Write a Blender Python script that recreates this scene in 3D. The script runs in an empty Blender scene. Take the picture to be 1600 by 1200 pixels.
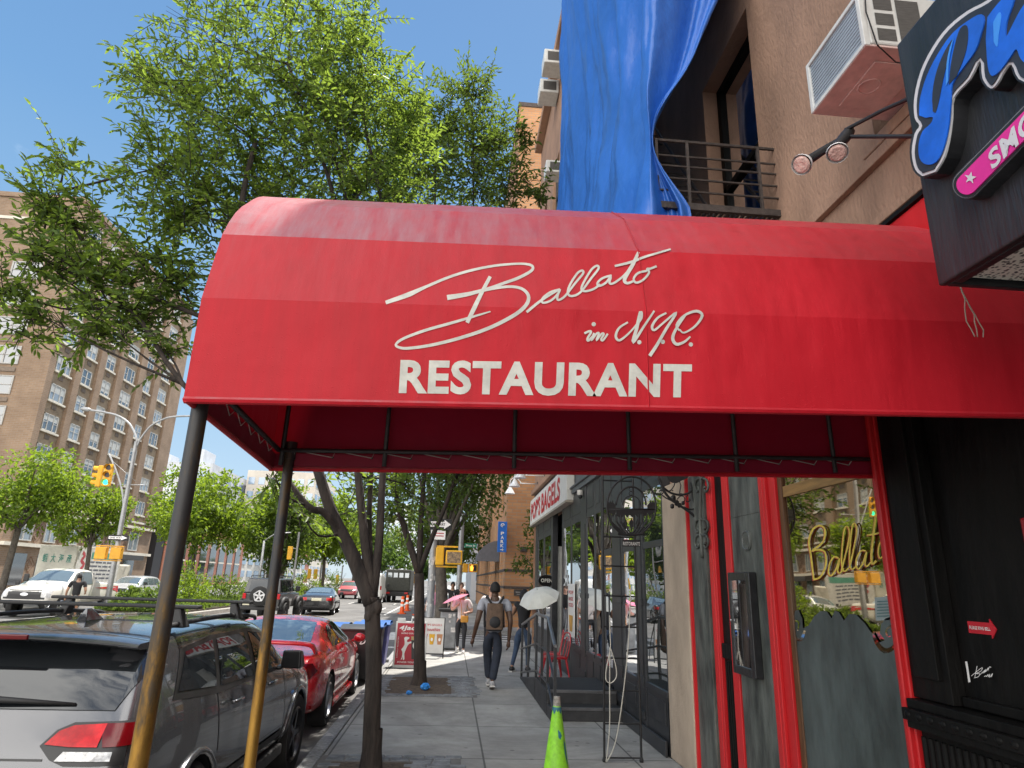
import bpy, bmesh, math, random
import numpy as np
from mathutils import Vector, Matrix
from mathutils.bvhtree import BVHTree
R_ = math.radians
random.seed(7); rng = np.random.default_rng(11)
scene = bpy.context.scene
COL = scene.collection
ROAD = -0.18
# ---------------------------------------------------------------- camera
CAMZ = 1.78
FPX = 1025.19
CR = Matrix(((0.99564177, -0.05399359, -0.07604047), (-0.08839967, -0.28660105, -0.95396296), (0.02971461, 0.95652733, -0.29012499)))
cam = bpy.data.objects.new("camera", bpy.data.cameras.new("camera")); COL.objects.link(cam)
cam.data.sensor_width = 36; cam.data.lens = 36 * FPX / 1600; cam.data.clip_end = 4000; cam.data.clip_start = 0.05
cam.matrix_world = Matrix.Translation((0, 0, CAMZ)) @ CR.to_4x4()
scene.camera = cam
def ray(px, py): return CR @ Vector((px - 800, 600 - py, -FPX))
def at(px, py, x=None, y=None, z=None):      # photo point -> point on a known wall / ground plane of the street
    d = ray(px, py)
    t = x / d.x if x is not None else y / d.y if y is not None else (z - CAMZ) / d.z
    return Vector((0, 0, CAMZ)) + d * t
# ---------------------------------------------------------------- materials
MATS = {}
def nd(nt, t, **kw):
    n = nt.nodes.new(t)
    for k, v in kw.items():
        if k.startswith('i_'):
            n.inputs[k[2:].replace('_', ' ')].default_value = v
        else: setattr(n, k, v)
    return n
def newmat(name):
    m = bpy.data.materials.new(name); m.use_nodes = True
    nt = m.node_tree; b = nt.nodes['Principled BSDF']
    MATS[name] = m
    return m, nt, b
def c4(c): return (c[0], c[1], c[2], 1)
def mat(name, col, rough=0.6, metal=0.0, var=0.25, scale=6.0, bump=0.0, bscale=40.0, spec=0.5, coat=0.0, col2=None, detail=6, stretch=None, trans=0, emit=None):
    if name in MATS: return MATS[name]
    m, nt, b = newmat(name); L = nt.links.new
    tc = nd(nt, 'ShaderNodeTexCoord'); vec = tc.outputs['Object']
    if stretch:
        mp = nd(nt, 'ShaderNodeMapping'); mp.inputs['Scale'].default_value = stretch; L(vec, mp.inputs[0]); vec = mp.outputs[0]
    b.inputs['Roughness'].default_value = rough; b.inputs['Metallic'].default_value = metal
    b.inputs['Specular IOR Level'].default_value = spec; b.inputs['Coat Weight'].default_value = coat
    b.inputs['Coat Roughness'].default_value = 0.03
    if emit: b.inputs['Emission Color'].default_value = c4(emit[:3]); b.inputs['Emission Strength'].default_value = emit[3]
    if var > 0 or col2:
        no = nd(nt, 'ShaderNodeTexNoise', i_Scale=scale, i_Detail=float(detail), i_Roughness=0.65); L(vec, no.inputs['Vector'])
        rp = nd(nt, 'ShaderNodeValToRGB')
        c2 = col2 or tuple(x * (1 - var) for x in col)
        c1 = col if col2 else tuple(min(1, x * (1 + var * .6)) for x in col)
        rp.color_ramp.elements[0].position = 0.35; rp.color_ramp.elements[1].position = 0.68
        rp.color_ramp.elements[0].color = c4(c2); rp.color_ramp.elements[1].color = c4(c1)
        L(no.outputs['Fac'], rp.inputs[0]); L(rp.outputs[0], b.inputs['Base Color'])
        mr = nd(nt, 'ShaderNodeMapRange'); mr.inputs['To Min'].default_value = max(0.0, rough - .08); mr.inputs['To Max'].default_value = min(1, rough + .1)
        L(no.outputs['Fac'], mr.inputs[0]); L(mr.outputs[0], b.inputs['Roughness'])
    else: b.inputs['Base Color'].default_value = c4(col)
    if bump > 0:
        n2 = nd(nt, 'ShaderNodeTexNoise', i_Scale=bscale, i_Detail=5.0); L(vec, n2.inputs['Vector'])
        bp = nd(nt, 'ShaderNodeBump', i_Strength=bump, i_Distance=0.02); L(n2.outputs['Fac'], bp.inputs['Height']); L(bp.outputs[0], b.inputs['Normal'])
    return m
def brick(name, c1, c2, mortar, bw=.21, bh=.07, ms=.012, rough=.85, bump=.5):
    m, nt, b = newmat(name); L = nt.links.new
    tc = nd(nt, 'ShaderNodeTexCoord'); sp = nd(nt, 'ShaderNodeSeparateXYZ'); L(tc.outputs['Object'], sp.inputs[0])
    ad = nd(nt, 'ShaderNodeMath', operation='ADD'); L(sp.outputs[0], ad.inputs[0]); L(sp.outputs[1], ad.inputs[1])
    cb = nd(nt, 'ShaderNodeCombineXYZ'); L(ad.outputs[0], cb.inputs[0]); L(sp.outputs[2], cb.inputs[1])
    br = nd(nt, 'ShaderNodeTexBrick'); br.inputs['Scale'].default_value = 1; br.inputs['Brick Width'].default_value = bw
    br.inputs['Row Height'].default_value = bh; br.inputs['Mortar Size'].default_value = ms
    br.inputs['Color1'].default_value = c4(c1); br.inputs['Color2'].default_value = c4(c2); br.inputs['Mortar'].default_value = c4(mortar)
    L(cb.outputs[0], br.inputs['Vector'])
    no = nd(nt, 'ShaderNodeTexNoise', i_Scale=.6, i_Detail=8.0); L(tc.outputs['Object'], no.inputs['Vector'])
    mx = nd(nt, 'ShaderNodeMix', data_type='RGBA', blend_type='MULTIPLY'); mx.inputs[0].default_value = .6
    rp = nd(nt, 'ShaderNodeValToRGB'); rp.color_ramp.elements[0].color = (.55, .52, .5, 1); rp.color_ramp.elements[0].position = .3
    rp.color_ramp.elements[1].position = .65; L(no.outputs[0], rp.inputs[0])
    L(br.outputs[0], mx.inputs[6]); L(rp.outputs[0], mx.inputs[7]); L(mx.outputs[2], b.inputs['Base Color'])
    b.inputs['Roughness'].default_value = rough
    bp = nd(nt, 'ShaderNodeBump', i_Strength=bump, i_Distance=.01); L(br.outputs['Fac'], bp.inputs['Height']); bp.invert = True; L(bp.outputs[0], b.inputs['Normal'])
    return m
def glass(name, tint=(.02, .025, .03), refl=.25, rough=.01, wav=0.0, clear=0.0, gcol=(.95, .97, 1)):
    m, nt, b = newmat(name); L = nt.links.new
    nt.nodes.remove(b); out = nt.nodes['Material Output']
    df = nd(nt, 'ShaderNodeBsdfDiffuse'); df.inputs[0].default_value = c4(tint)
    base = df
    if clear > 0:
        tr = nd(nt, 'ShaderNodeBsdfTransparent'); tr.inputs[0].default_value = (.75, .8, .8, 1)
        m0 = nd(nt, 'ShaderNodeMixShader'); m0.inputs[0].default_value = clear; L(df.outputs[0], m0.inputs[1]); L(tr.outputs[0], m0.inputs[2]); base = m0
    gl = nd(nt, 'ShaderNodeBsdfGlossy'); gl.inputs['Roughness'].default_value = rough; gl.inputs[0].default_value = c4(gcol)
    fr = nd(nt, 'ShaderNodeFresnel', i_IOR=1.5); ad = nd(nt, 'ShaderNodeMath', operation='ADD', use_clamp=True); ad.inputs[1].default_value = refl
    L(fr.outputs[0], ad.inputs[0]); ms = nd(nt, 'ShaderNodeMixShader'); L(ad.outputs[0], ms.inputs[0]); L(base.outputs[0], ms.inputs[1]); L(gl.outputs[0], ms.inputs[2])
    if wav > 0:
        tc = nd(nt, 'ShaderNodeTexCoord'); no = nd(nt, 'ShaderNodeTexNoise', i_Scale=1.3, i_Detail=1.0); L(tc.outputs['Object'], no.inputs['Vector'])
        bp = nd(nt, 'ShaderNodeBump', i_Strength=wav, i_Distance=.05); L(no.outputs[0], bp.inputs['Height']); L(bp.outputs[0], gl.inputs['Normal'])
    L(ms.outputs[0], out.inputs[0]); return m
def leafmat(name, c, t, var=.4, mixf=.55):
    m, nt, b = newmat(name); L = nt.links.new
    out = nt.nodes['Material Output']
    b.inputs['Roughness'].default_value = .45; b.inputs['Specular IOR Level'].default_value = .35
    tc = nd(nt, 'ShaderNodeTexCoord'); no = nd(nt, 'ShaderNodeTexNoise', i_Scale=15.0, i_Detail=4.0); L(tc.outputs['Object'], no.inputs['Vector'])
    def ramp(col):
        rp = nd(nt, 'ShaderNodeValToRGB'); rp.color_ramp.elements[0].position = .35; rp.color_ramp.elements[1].position = .65
        rp.color_ramp.elements[0].color = c4(tuple(x * (1 - var) for x in col)); rp.color_ramp.elements[1].color = c4(tuple(x * (1 + var * .7) for x in col)); L(no.outputs[0], rp.inputs[0]); return rp
    r1 = ramp(c); r2 = ramp(t); L(r1.outputs[0], b.inputs['Base Color'])
    tr = nd(nt, 'ShaderNodeBsdfTranslucent'); L(r2.outputs[0], tr.inputs[0])
    ms = nd(nt, 'ShaderNodeMixShader'); ms.inputs[0].default_value = mixf; L(b.outputs[0], ms.inputs[1]); L(tr.outputs[0], ms.inputs[2]); L(ms.outputs[0], out.inputs[0])
    return m
# ---------------------------------------------------------------- things, parts
def tag(o, label=None, cat=None, group=None, kind=None):
    if label: o['label'] = label
    if cat: o['category'] = cat
    if group: o['group'] = group
    if kind: o['kind'] = kind
    return o
def T(name, label, cat, loc=(0, 0, 0), rz=0, group=None):
    o = bpy.data.objects.new(name, None); COL.objects.link(o); o.empty_display_size = .2
    o.location = loc; o.rotation_euler = (0, 0, rz)
    return tag(o, label, cat, group)
def copy_tree(o, parent=None):
    c = o.copy(); COL.objects.link(c)
    if parent: c.parent = parent; c.matrix_parent_inverse = o.matrix_parent_inverse.copy()
    for ch in list(o.children): copy_tree(ch, c)
    return c
def link(name, me, mats=None, parent=None, world=False, smooth=False, kind=None, ang=None):
    o = bpy.data.objects.new(name, me); COL.objects.link(o)
    for m in (mats if isinstance(mats, (list, tuple)) else [mats] if mats else []): me.materials.append(m)
    if parent:
        o.parent = parent
        if world and parent.type == 'EMPTY':
            o.matrix_parent_inverse = (Matrix.Translation(parent.location) @ parent.rotation_euler.to_matrix().to_4x4()).inverted()
    if smooth:
        me.polygons.foreach_set('use_smooth', [True] * len(me.polygons))
        if ang: me.set_sharp_from_angle(angle=R_(ang))
    if kind: o['kind'] = kind
    return o
class MB:
    lift = (0, 0, 0)          # each crossing stroke lies a hair above the one before
    def __init__(s): s.v = []; s.f = []; s.m = []; s.cur = 0; s.pc = []; s.rc = 0
    def mi(s, i): s.cur = i; return s
    def add(s, vs, fs):
        o = len(s.v); s.v += [tuple(p) for p in vs]; s.pc.append((o, len(s.f), len(fs)))
        for f in fs: s.f.append(tuple(i + o for i in f)); s.m.append(s.cur)
        return s
    def box(s, x0, x1, y0, y1, z0, z1):
        return s.add([(x, y, z) for z in (z0, z1) for y in (y0, y1) for x in (x0, x1)],
                     [(0, 2, 3, 1), (4, 5, 7, 6), (0, 1, 5, 4), (2, 6, 7, 3), (0, 4, 6, 2), (1, 3, 7, 5)])
    def obox(s, c, ax, ay, az):
        c, ax, ay, az = map(Vector, (c, ax, ay, az))
        return s.add([c + ax * i + ay * j + az * k for k in (-1, 1) for j in (-1, 1) for i in (-1, 1)],
                     [(0, 2, 3, 1), (4, 5, 7, 6), (0, 1, 5, 4), (2, 6, 7, 3), (0, 4, 6, 2), (1, 3, 7, 5)])
    def tube(s, pts, r, n=8, cap=True, closed=False):
        pts = [Vector(p) for p in pts]; N = len(pts)
        rs = r if isinstance(r, (list, tuple)) else [r] * N
        ring = []; prev = None; vs = []
        for i, p in enumerate(pts):
            a = pts[(i - 1) % N] if (closed or i > 0) else p; b = pts[(i + 1) % N] if (closed or i < N - 1) else p
            d = (b - a).normalized() if (b - a).length > 1e-9 else Vector((0, 0, 1))
            if prev is None:
                u = d.orthogonal().normalized()
            else:
                u = prev - d * prev.dot(d); u = u.normalized() if u.length > 1e-6 else d.orthogonal().normalized()
            prev = u; w = d.cross(u)
            vs += [p + (u * math.cos(2 * math.pi * k / n) + w * math.sin(2 * math.pi * k / n)) * rs[i] for k in range(n)]
        fs = []
        for i in range(N if closed else N - 1):
            j = (i + 1) % N
            for k in range(n):
                k2 = (k + 1) % n; fs.append((i * n + k, i * n + k2, j * n + k2, j * n + k))
        if cap and not closed: fs += [tuple(range(n))[::-1], tuple((N - 1) * n + k for k in range(n))]
        return s.add(vs, fs)
    def lathe(s, prof, c=(0, 0, 0), n=16, axis='z', cap=True):
        c = Vector(c); vs = []
        for (r, h) in prof:
            for k in range(n):
                a = 2 * math.pi * k / n; p = (r * math.cos(a), r * math.sin(a), h)
                if axis == 'x': p = (h, p[0], p[1])
                if axis == 'y': p = (p[1], h, p[0])
                vs.append(c + Vector(p))
        fs = [(i * n + k, i * n + (k + 1) % n, (i + 1) * n + (k + 1) % n, (i + 1) * n + k) for i in range(len(prof) - 1) for k in range(n)]
        if cap: fs += [tuple(range(n))[::-1], tuple((len(prof) - 1) * n + k for k in range(n))]
        return s.add(vs, fs)
    def ell(s, c, r, n=12, m=8):
        c = Vector(c); vs = []
        for i in range(m + 1):
            t = math.pi * i / m
            for k in range(n):
                a = 2 * math.pi * k / n; vs.append(c + Vector((r[0] * math.sin(t) * math.cos(a), r[1] * math.sin(t) * math.sin(a), r[2] * math.cos(t))))
        return s.add(vs, [(i * n + k, (i + 1) * n + k, (i + 1) * n + (k + 1) % n, i * n + (k + 1) % n) for i in range(m) for k in range(n)])
    def prism(s, poly, a, b):      # poly: list of 3-D points (face), extruded by vector (b) from offset (a)
        a, b = Vector(a), Vector(b); P = [Vector(p) + a for p in poly]; n = len(P)
        vs = P + [p + b for p in P]
        return s.add(vs, [tuple(range(n))[::-1], tuple(range(n, 2 * n))] + [(i, (i + 1) % n, n + (i + 1) % n, n + i) for i in range(n)])
    def quad(s, *p): return s.add(p, [tuple(range(len(p)))])
    def grid(s, fn, nu, nv, closed=False):
        vs = [fn(i / nu, j / nv) for i in range(nu + 1) for j in range(nv + 1)]
        return s.add(vs, [(i * (nv + 1) + j, (i + 1) * (nv + 1) + j, (i + 1) * (nv + 1) + j + 1, i * (nv + 1) + j + 1) for i in range(nu) for j in range(nv)])
    def ribbon(s, fn, pts, w, step=3, lift=None):  # flat stroke with round-ish look; pts in 2-D, fn maps 2-D to 3-D
        P = smooth2(pts, step); n = len(P)
        if isinstance(w, (list, tuple)): W = [np.interp(i / (n - 1), np.linspace(0, 1, len(w)), w) for i in range(n)]
        else: W = [w] * n
        vs = []
        for i in range(n):
            a = P[max(0, i - 1)]; b = P[min(n - 1, i + 1)]; dx, dy = b[0] - a[0], b[1] - a[1]; l = math.hypot(dx, dy) or 1
            ox, oy = -dy / l * W[i] / 2, dx / l * W[i] / 2
            up = Vector(lift or s.lift) * (s.rc + i / n)
            vs += [Vector(fn(P[i][0] + ox, P[i][1] + oy)) + up, Vector(fn(P[i][0] - ox, P[i][1] - oy)) + up]
        s.rc += 1
        return s.add(vs, [(2 * i, 2 * i + 1, 2 * i + 3, 2 * i + 2) for i in range(n - 1)])
    def disc2(s, fn, x, y, r, n=10): return s.add([fn(x + r * math.cos(2 * math.pi * k / n), y + r * math.sin(2 * math.pi * k / n)) for k in range(n)], [tuple(range(n))])
    def poly2(s, fn, pts):
        from mathutils.geometry import tessellate_polygon
        t = tessellate_polygon([[Vector((p[0], p[1], 0)) for p in pts]])
        return s.add([fn(*p) for p in pts], [tuple(f) for f in t])
    def each(s, name, mats=None, parent=None, **kw):     # every shape of the builder becomes a part of its own
        for i, (o, f0, nf) in enumerate(s.pc):
            e = s.pc[i + 1][0] if i + 1 < len(s.pc) else len(s.v); q = MB()
            q.add(s.v[o:e], [tuple(k - o for k in f) for f in s.f[f0:f0 + nf]]); q.build(name, mats, parent, **kw)
    def build(s, name, mats=None, parent=None, world=False, smooth=False, bevel=0, kind=None, ang=None, seg=2):
        me = bpy.data.meshes.new(name); me.from_pydata(s.v, [], s.f); me.update()
        if any(s.m): me.polygons.foreach_set('material_index', s.m)
        bm = bmesh.new(); bm.from_mesh(me); bmesh.ops.recalc_face_normals(bm, faces=bm.faces); bm.to_mesh(me); bm.free()
        o = link(name, me, mats, parent, world, smooth, kind, ang)
        if bevel:
            md = o.modifiers.new('bevel', 'BEVEL'); md.width = bevel; md.segments = seg; md.limit_method = 'ANGLE'; md.harden_normals = False
        return o
def smooth2(pts, step=4):
    if step <= 1 or len(pts) < 3: return list(pts)
    P = [Vector(p) for p in pts]; out = []
    for i in range(len(P) - 1):
        p0 = P[max(0, i - 1)]; p1 = P[i]; p2 = P[i + 1]; p3 = P[min(len(P) - 1, i + 2)]
        for k in range(step):
            t = k / step
            out.append(.5 * ((2 * p1) + (p2 - p0) * t + (2 * p0 - 5 * p1 + 4 * p2 - p3) * t * t + (3 * p1 - p0 - 3 * p2 + p3) * t ** 3))
    out.append(P[-1]); return [tuple(p) for p in out]
_tx = {}
def text2d(body, bold=0.0, shear=0.0):      # built-in font as flat 2-D faces normalised to its own box; returns verts, faces, aspect
    key = (body, bold, shear)
    if key in _tx: return _tx[key]
    cu = bpy.data.curves.new('txt', 'FONT'); cu.body = body; cu.offset = bold; cu.shear = shear; cu.resolution_u = 4; cu.space_character = 1.0 + bold * 2.2; cu.fill_mode = 'FRONT'
    o = bpy.data.objects.new('txt', cu); COL.objects.link(o)
    dg = bpy.context.evaluated_depsgraph_get(); me = bpy.data.meshes.new_from_object(o.evaluated_get(dg))
    V = np.array([v.co[:2] for v in me.vertices]) if len(me.vertices) else np.zeros((1, 2)); F = [tuple(p.vertices) for p in me.polygons]
    lo = V.min(0); hi = V.max(0); sz = np.maximum(hi - lo, 1e-6)
    bpy.data.objects.remove(o); bpy.data.curves.remove(cu); bpy.data.meshes.remove(me)
    _tx[key] = ((V - lo) / sz, F, sz[0] / sz[1]); return _tx[key]
def put_text(mb, body, fn, bold=0.0, shear=0.0):   # fn(u,v) in 0..1 -> 3-D
    V, F, a = text2d(body, bold, shear); mb.add([fn(u, v) for u, v in V], F); return mb
def plane_fn(o, U, Vv):
    o, U, Vv = Vector(o), Vector(U), Vector(Vv)
    return lambda u, v: o + U * u + Vv * v
# ================================================================ light, sky
CLOUD = (8.6, 8.35, 7.9, 1)
SUN_EL, SUN_AZ = 66.0, math.degrees(math.atan2(.458, .889))   # azimuth from +Y towards +X
w = bpy.data.worlds.new("World"); scene.world = w; w.use_nodes = True
wn = w.node_tree; bg = wn.nodes['Background']
sky = nd(wn, 'ShaderNodeTexSky'); sky.sky_type = 'NISHITA'; sky.sun_disc = False
sky.sun_elevation = R_(SUN_EL); sky.sun_rotation = R_(SUN_AZ); sky.air_density = 1.0; sky.dust_density = .4; sky.ozone_density = 3.0
WL = wn.links.new
# unseen bright cumulus added behind the camera to lift the shade, thin wisps elsewhere
wt = nd(wn, 'ShaderNodeTexCoord'); ws = nd(wn, 'ShaderNodeSeparateXYZ'); WL(wt.outputs['Generated'], ws.inputs[0])
cn_ = nd(wn, 'ShaderNodeTexNoise', i_Scale=2.6, i_Detail=9.0, i_Roughness=.58); wm = nd(wn, 'ShaderNodeMapping'); wm.inputs['Scale'].default_value = (1, 1, 1.8); WL(wt.outputs['Generated'], wm.inputs[0]); WL(wm.outputs[0], cn_.inputs[0])
cy = nd(wn, 'ShaderNodeMapRange'); cy.inputs['From Min'].default_value = .25; cy.inputs['From Max'].default_value = -.55; cy.inputs['To Min'].default_value = -.20; cy.inputs['To Max'].default_value = .16; WL(ws.outputs[1], cy.inputs[0])
ca = nd(wn, 'ShaderNodeMath', operation='ADD'); WL(cn_.outputs[0], ca.inputs[0]); WL(cy.outputs[0], ca.inputs[1])
cm_ = nd(wn, 'ShaderNodeMapRange', interpolation_type='SMOOTHSTEP'); cm_.inputs['From Min'].default_value = .46; cm_.inputs['From Max'].default_value = .68; WL(ca.outputs[0], cm_.inputs[0])
dk = nd(wn, 'ShaderNodeMix', data_type='RGBA', blend_type='DARKEN'); dk.inputs[0].default_value = .93; WL(sky.outputs[0], dk.inputs[6])
cr_ = nd(wn, 'ShaderNodeValToRGB'); ce = cr_.color_ramp.elements; WL(ws.outputs[2], cr_.inputs[0])
ce[0].position = .0; ce[0].color = (1.25, 1.55, 1.8, 1); ce[1].position = .85; ce[1].color = (.25, .58, 1.22, 1); e_ = ce.new(.30); e_.color = (.66, 1.14, 1.62, 1); e_ = ce.new(.55); e_.color = (.38, .82, 1.46, 1)
WL(cr_.outputs[0], dk.inputs[7])
cx = nd(wn, 'ShaderNodeMix', data_type='RGBA'); WL(cm_.outputs[0], cx.inputs[0]); WL(dk.outputs[2], cx.inputs[6]); cx.inputs[7].default_value = CLOUD
WL(cx.outputs[2], bg.inputs[0]); bg.inputs[1].default_value = 0.15
sl = bpy.data.lights.new('sun', 'SUN'); sl.energy = 3.0; sl.angle = R_(.5); sl.color = (1, .95, .87)
so = bpy.data.objects.new('sun', sl); COL.objects.link(so)
sd = Vector((math.sin(R_(SUN_AZ)) * math.cos(R_(SUN_EL)), math.cos(R_(SUN_AZ)) * math.cos(R_(SUN_EL)), math.sin(R_(SUN_EL))))
so.rotation_euler = sd.to_track_quat('Z', 'Y').to_euler(); so.location = (10, 20, 40)
scene.view_settings.view_transform = 'Standard'; scene.view_settings.look = 'None'; scene.view_settings.gamma = 1; scene.view_settings.exposure = 1.6
# ================================================================ ground
def asphalt_mat(name, c, scale=3):
    m = mat(name, c, rough=.85, var=.35, scale=scale, bump=.3, bscale=120)
    return m
M_ground = mat('ground_earth', (.12, .11, .1), .9)
M_asph = asphalt_mat('asphalt', (.135, .13, .125), .8)
M_white = mat('road_paint', (.62, .61, .58), .7, var=.45, scale=9)
def concrete_mat():
    m, nt, b = newmat('sidewalk_concrete'); L = nt.links.new
    tc = nd(nt, 'ShaderNodeTexCoord')
    n1 = nd(nt, 'ShaderNodeTexNoise', i_Scale=1.1, i_Detail=9.0, i_Roughness=.7); L(tc.outputs['Object'], n1.inputs[0])
    rp = nd(nt, 'ShaderNodeValToRGB'); e = rp.color_ramp.elements
    e[0].position = .3; e[0].color = (.25, .245, .23, 1); e[1].position = .7; e[1].color = (.45, .44, .41, 1); L(n1.outputs[0], rp.inputs[0])
    # dark gum spots
    vo = nd(nt, 'ShaderNodeTexVoronoi', i_Scale=3.2); L(tc.outputs['Object'], vo.inputs[0])
    r2 = nd(nt, 'ShaderNodeValToRGB'); r2.color_ramp.elements[0].position = .06; r2.color_ramp.elements[0].color = (.45, .45, .45, 1); r2.color_ramp.elements[1].position = .11; L(vo.outputs['Distance'], r2.inputs[0])
    mx = nd(nt, 'ShaderNodeMix', data_type='RGBA', blend_type='MULTIPLY'); mx.inputs[0].default_value = .8; L(rp.outputs[0], mx.inputs[6]); L(r2.outputs[0], mx.inputs[7])
    n4 = nd(nt, 'ShaderNodeTexNoise', i_Scale=.45, i_Detail=12.0, i_Roughness=.75); n4.inputs['Distortion'].default_value = 1.2; L(tc.outputs['Object'], n4.inputs[0])
    r4 = nd(nt, 'ShaderNodeValToRGB'); r4.color_ramp.elements[0].position = .38; r4.color_ramp.elements[0].color = (.62, .6, .58, 1); r4.color_ramp.elements[1].position = .56; L(n4.outputs[0], r4.inputs[0])
    v5 = nd(nt, 'ShaderNodeTexVoronoi', i_Scale=11.0); L(tc.outputs['Object'], v5.inputs[0]); r5 = nd(nt, 'ShaderNodeValToRGB'); r5.color_ramp.elements[0].position = .05; r5.color_ramp.elements[0].color = (.5, .5, .5, 1); r5.color_ramp.elements[1].position = .085; L(v5.outputs['Distance'], r5.inputs[0])
    m4 = nd(nt, 'ShaderNodeMix', data_type='RGBA', blend_type='MULTIPLY'); m4.inputs[0].default_value = .8; L(r4.outputs[0], m4.inputs[6]); L(r5.outputs[0], m4.inputs[7])
    # joints
    br = nd(nt, 'ShaderNodeTexBrick'); br.offset = 0; br.inputs['Scale'].default_value = 1; br.inputs['Brick Width'].default_value = 1.62; br.inputs['Row Height'].default_value = 1.62; br.inputs['Mortar Size'].default_value = .011
    br.inputs['Color1'].default_value = (1, 1, 1, 1); br.inputs['Color2'].default_value = (.84, .84, .85, 1); br.inputs['Mortar'].default_value = (.3, .3, .3, 1)
    mp = nd(nt, 'ShaderNodeMapping'); mp.inputs['Location'].default_value = (1.18, .35, 0); L(tc.outputs['Object'], mp.inputs[0]); L(mp.outputs[0], br.inputs[0])
    m3 = nd(nt, 'ShaderNodeMix', data_type='RGBA', blend_type='MULTIPLY'); m3.inputs[0].default_value = 1; m6 = nd(nt, 'ShaderNodeMix', data_type='RGBA', blend_type='MULTIPLY'); m6.inputs[0].default_value = .75; L(mx.outputs[2], m6.inputs[6]); L(m4.outputs[2], m6.inputs[7]); L(m6.outputs[2], m3.inputs[6]); L(br.outputs[0], m3.inputs[7])
    L(m3.outputs[2], b.inputs['Base Color']); b.inputs['Roughness'].default_value = .82
    n2 = nd(nt, 'ShaderNodeTexNoise', i_Scale=90.0, i_Detail=4.0); L(tc.outputs['Object'], n2.inputs[0])
    bp = nd(nt, 'ShaderNodeBump', i_Strength=.25, i_Distance=.01); L(n2.outputs[0], bp.inputs['Height']); L(bp.outputs[0], b.inputs['Normal'])
    return m
M_conc = concrete_mat()
M_granite = mat('granite', (.26, .26, .26), .8, var=.4, scale=25, bump=.4, bscale=60)
MB().quad((-1500, -200, ROAD - .02), (1500, -200, ROAD - .02), (1500, 3000, ROAD - .02), (-1500, 3000, ROAD - .02)).build('ground', M_ground, kind='structure')
MB().quad((-34, -60, ROAD), (-1.3, -60, ROAD), (-1.3, 420, ROAD), (-34, 420, ROAD)).build('road', M_asph, kind='structure')
MB().quad((-1.3, 22.3, ROAD), (120, 22.3, ROAD), (120, 27.2, ROAD), (-1.3, 27.2, ROAD)).build('cross_street_road', M_asph, kind='structure')
def slab(name, x0, x1, y0, y1, r=1.3):
    mb = MB(); mb.box(x0, x1, y0, y1, ROAD - .015, 0); return mb.build(name, M_conc, bevel=.02, kind='structure')
slab('sidewalk', -1.24, 30, -40, 22.0)
slab('sidewalk_beyond', -1.24, 30, 27.4, 300)
slab('pavement_opposite', -60, -34, -30, 400)
mb = MB()
y = -40.0
while y < 22: mb.box(-1.40, -1.245, y, min(22.0, y + 2.39), ROAD - .015, .006); y += 2.4
y = 27.4
while y < 200: mb.box(-1.40, -1.245, y, y + 5.9, ROAD - .015, .006); y += 6
mb.box(-1.4, 30, 22.005, 22.16, ROAD - .015, .006); mb.box(-1.4, 30, 27.23, 27.395, ROAD - .015, .006)
mb.build('kerb', M_granite, bevel=.012, kind='structure')
mb = MB()
def stripe(x0, x1, y0, y1): mb.quad((x0, y0, ROAD + .004), (x1, y0, ROAD + .004), (x1, y1, ROAD + .004), (x0, y1, ROAD + .004))
for i in range(22): stripe(-4.6, -4.47, 2 + i * 9, 5 + i * 9); stripe(-8.1, -7.97, 2 + i * 9, 5 + i * 9)
for k in range(11): stripe(-12.2 + k * 1.0, -11.65 + k * 1.0, 24.0, 27.4)
for k in range(7): stripe(-.9, 2.3, 22.6 + k * .95, 23.0 + k * .95)
for k in range(10): stripe(-33 + k * 1.3, -32.3 + k * 1.3, 24, 27.4)
stripe(-12, -1.6, 21.2, 21.6); stripe(-3.75, -3.63, 40, 160)
mb.build('road_marking', M_white, kind='structure')
# planted median
mb = MB(); mb.box(-15.6, -11.9, 31, 300, ROAD - .015, .02); mb.build('median_strip', mat('median_concrete', (.35, .33, .3), .85, bump=.2), bevel=.02, kind='structure')
mb = MB(); mb.box(-15.35, -12.15, 31.3, 299, 0, .1); mb.build('planting_soil', mat('soil', (.06, .045, .03), .95, bump=.6), kind='structure')
# tree pits with granite sett borders
def tree_pit(cx, cy, wx, wy, bx0, bx1):
    m2 = MB(); m2.quad((cx - wx, cy - wy, .006), (cx + wx, cy - wy, .006), (cx + wx, cy + wy, .006), (cx - wx, cy + wy, .006)); m2.build('tree_pit_soil', mat('pit_soil', (.11, .08, .055), .95, var=.5, scale=14, bump=.8, bscale=40), kind='structure')
    m3 = MB(); r = random.Random(3)
    y = cy - wy - .24
    while y < cy + wy + .22:
        x = bx0 + r.uniform(0, .06)
        while x < bx1:
            l = r.uniform(.17, .26)
            if not (cx - wx < x + l / 2 < cx + wx and cy - wy < y + .05 < cy + wy): m3.box(x + .006, x + l - .006, y + .006, y + .108, -.02, .008 + r.uniform(0, .008))
            x += l
        y += .115
    m3.build('tree_pit_setts', mat('sett_stone', (.2, .21, .22), .8, var=.5, scale=5, bump=.5, bscale=50), bevel=.01, kind='structure')
    MB().quad((bx0 - .02, cy - wy - .27, .003), (bx1 + .1, cy - wy - .27, .003), (bx1 + .1, cy + wy + .27, .003), (bx0 - .02, cy + wy + .27, .003)).build('sett_mortar', mat('mortar_bed', (.16, .15, .14), .9), kind='structure')
tree_pit(-.45, 12.75, .55, .95, -1.22, .42)
tree_pit(-.7, 6.95, .4, .6, -1.22, .1)
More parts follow.
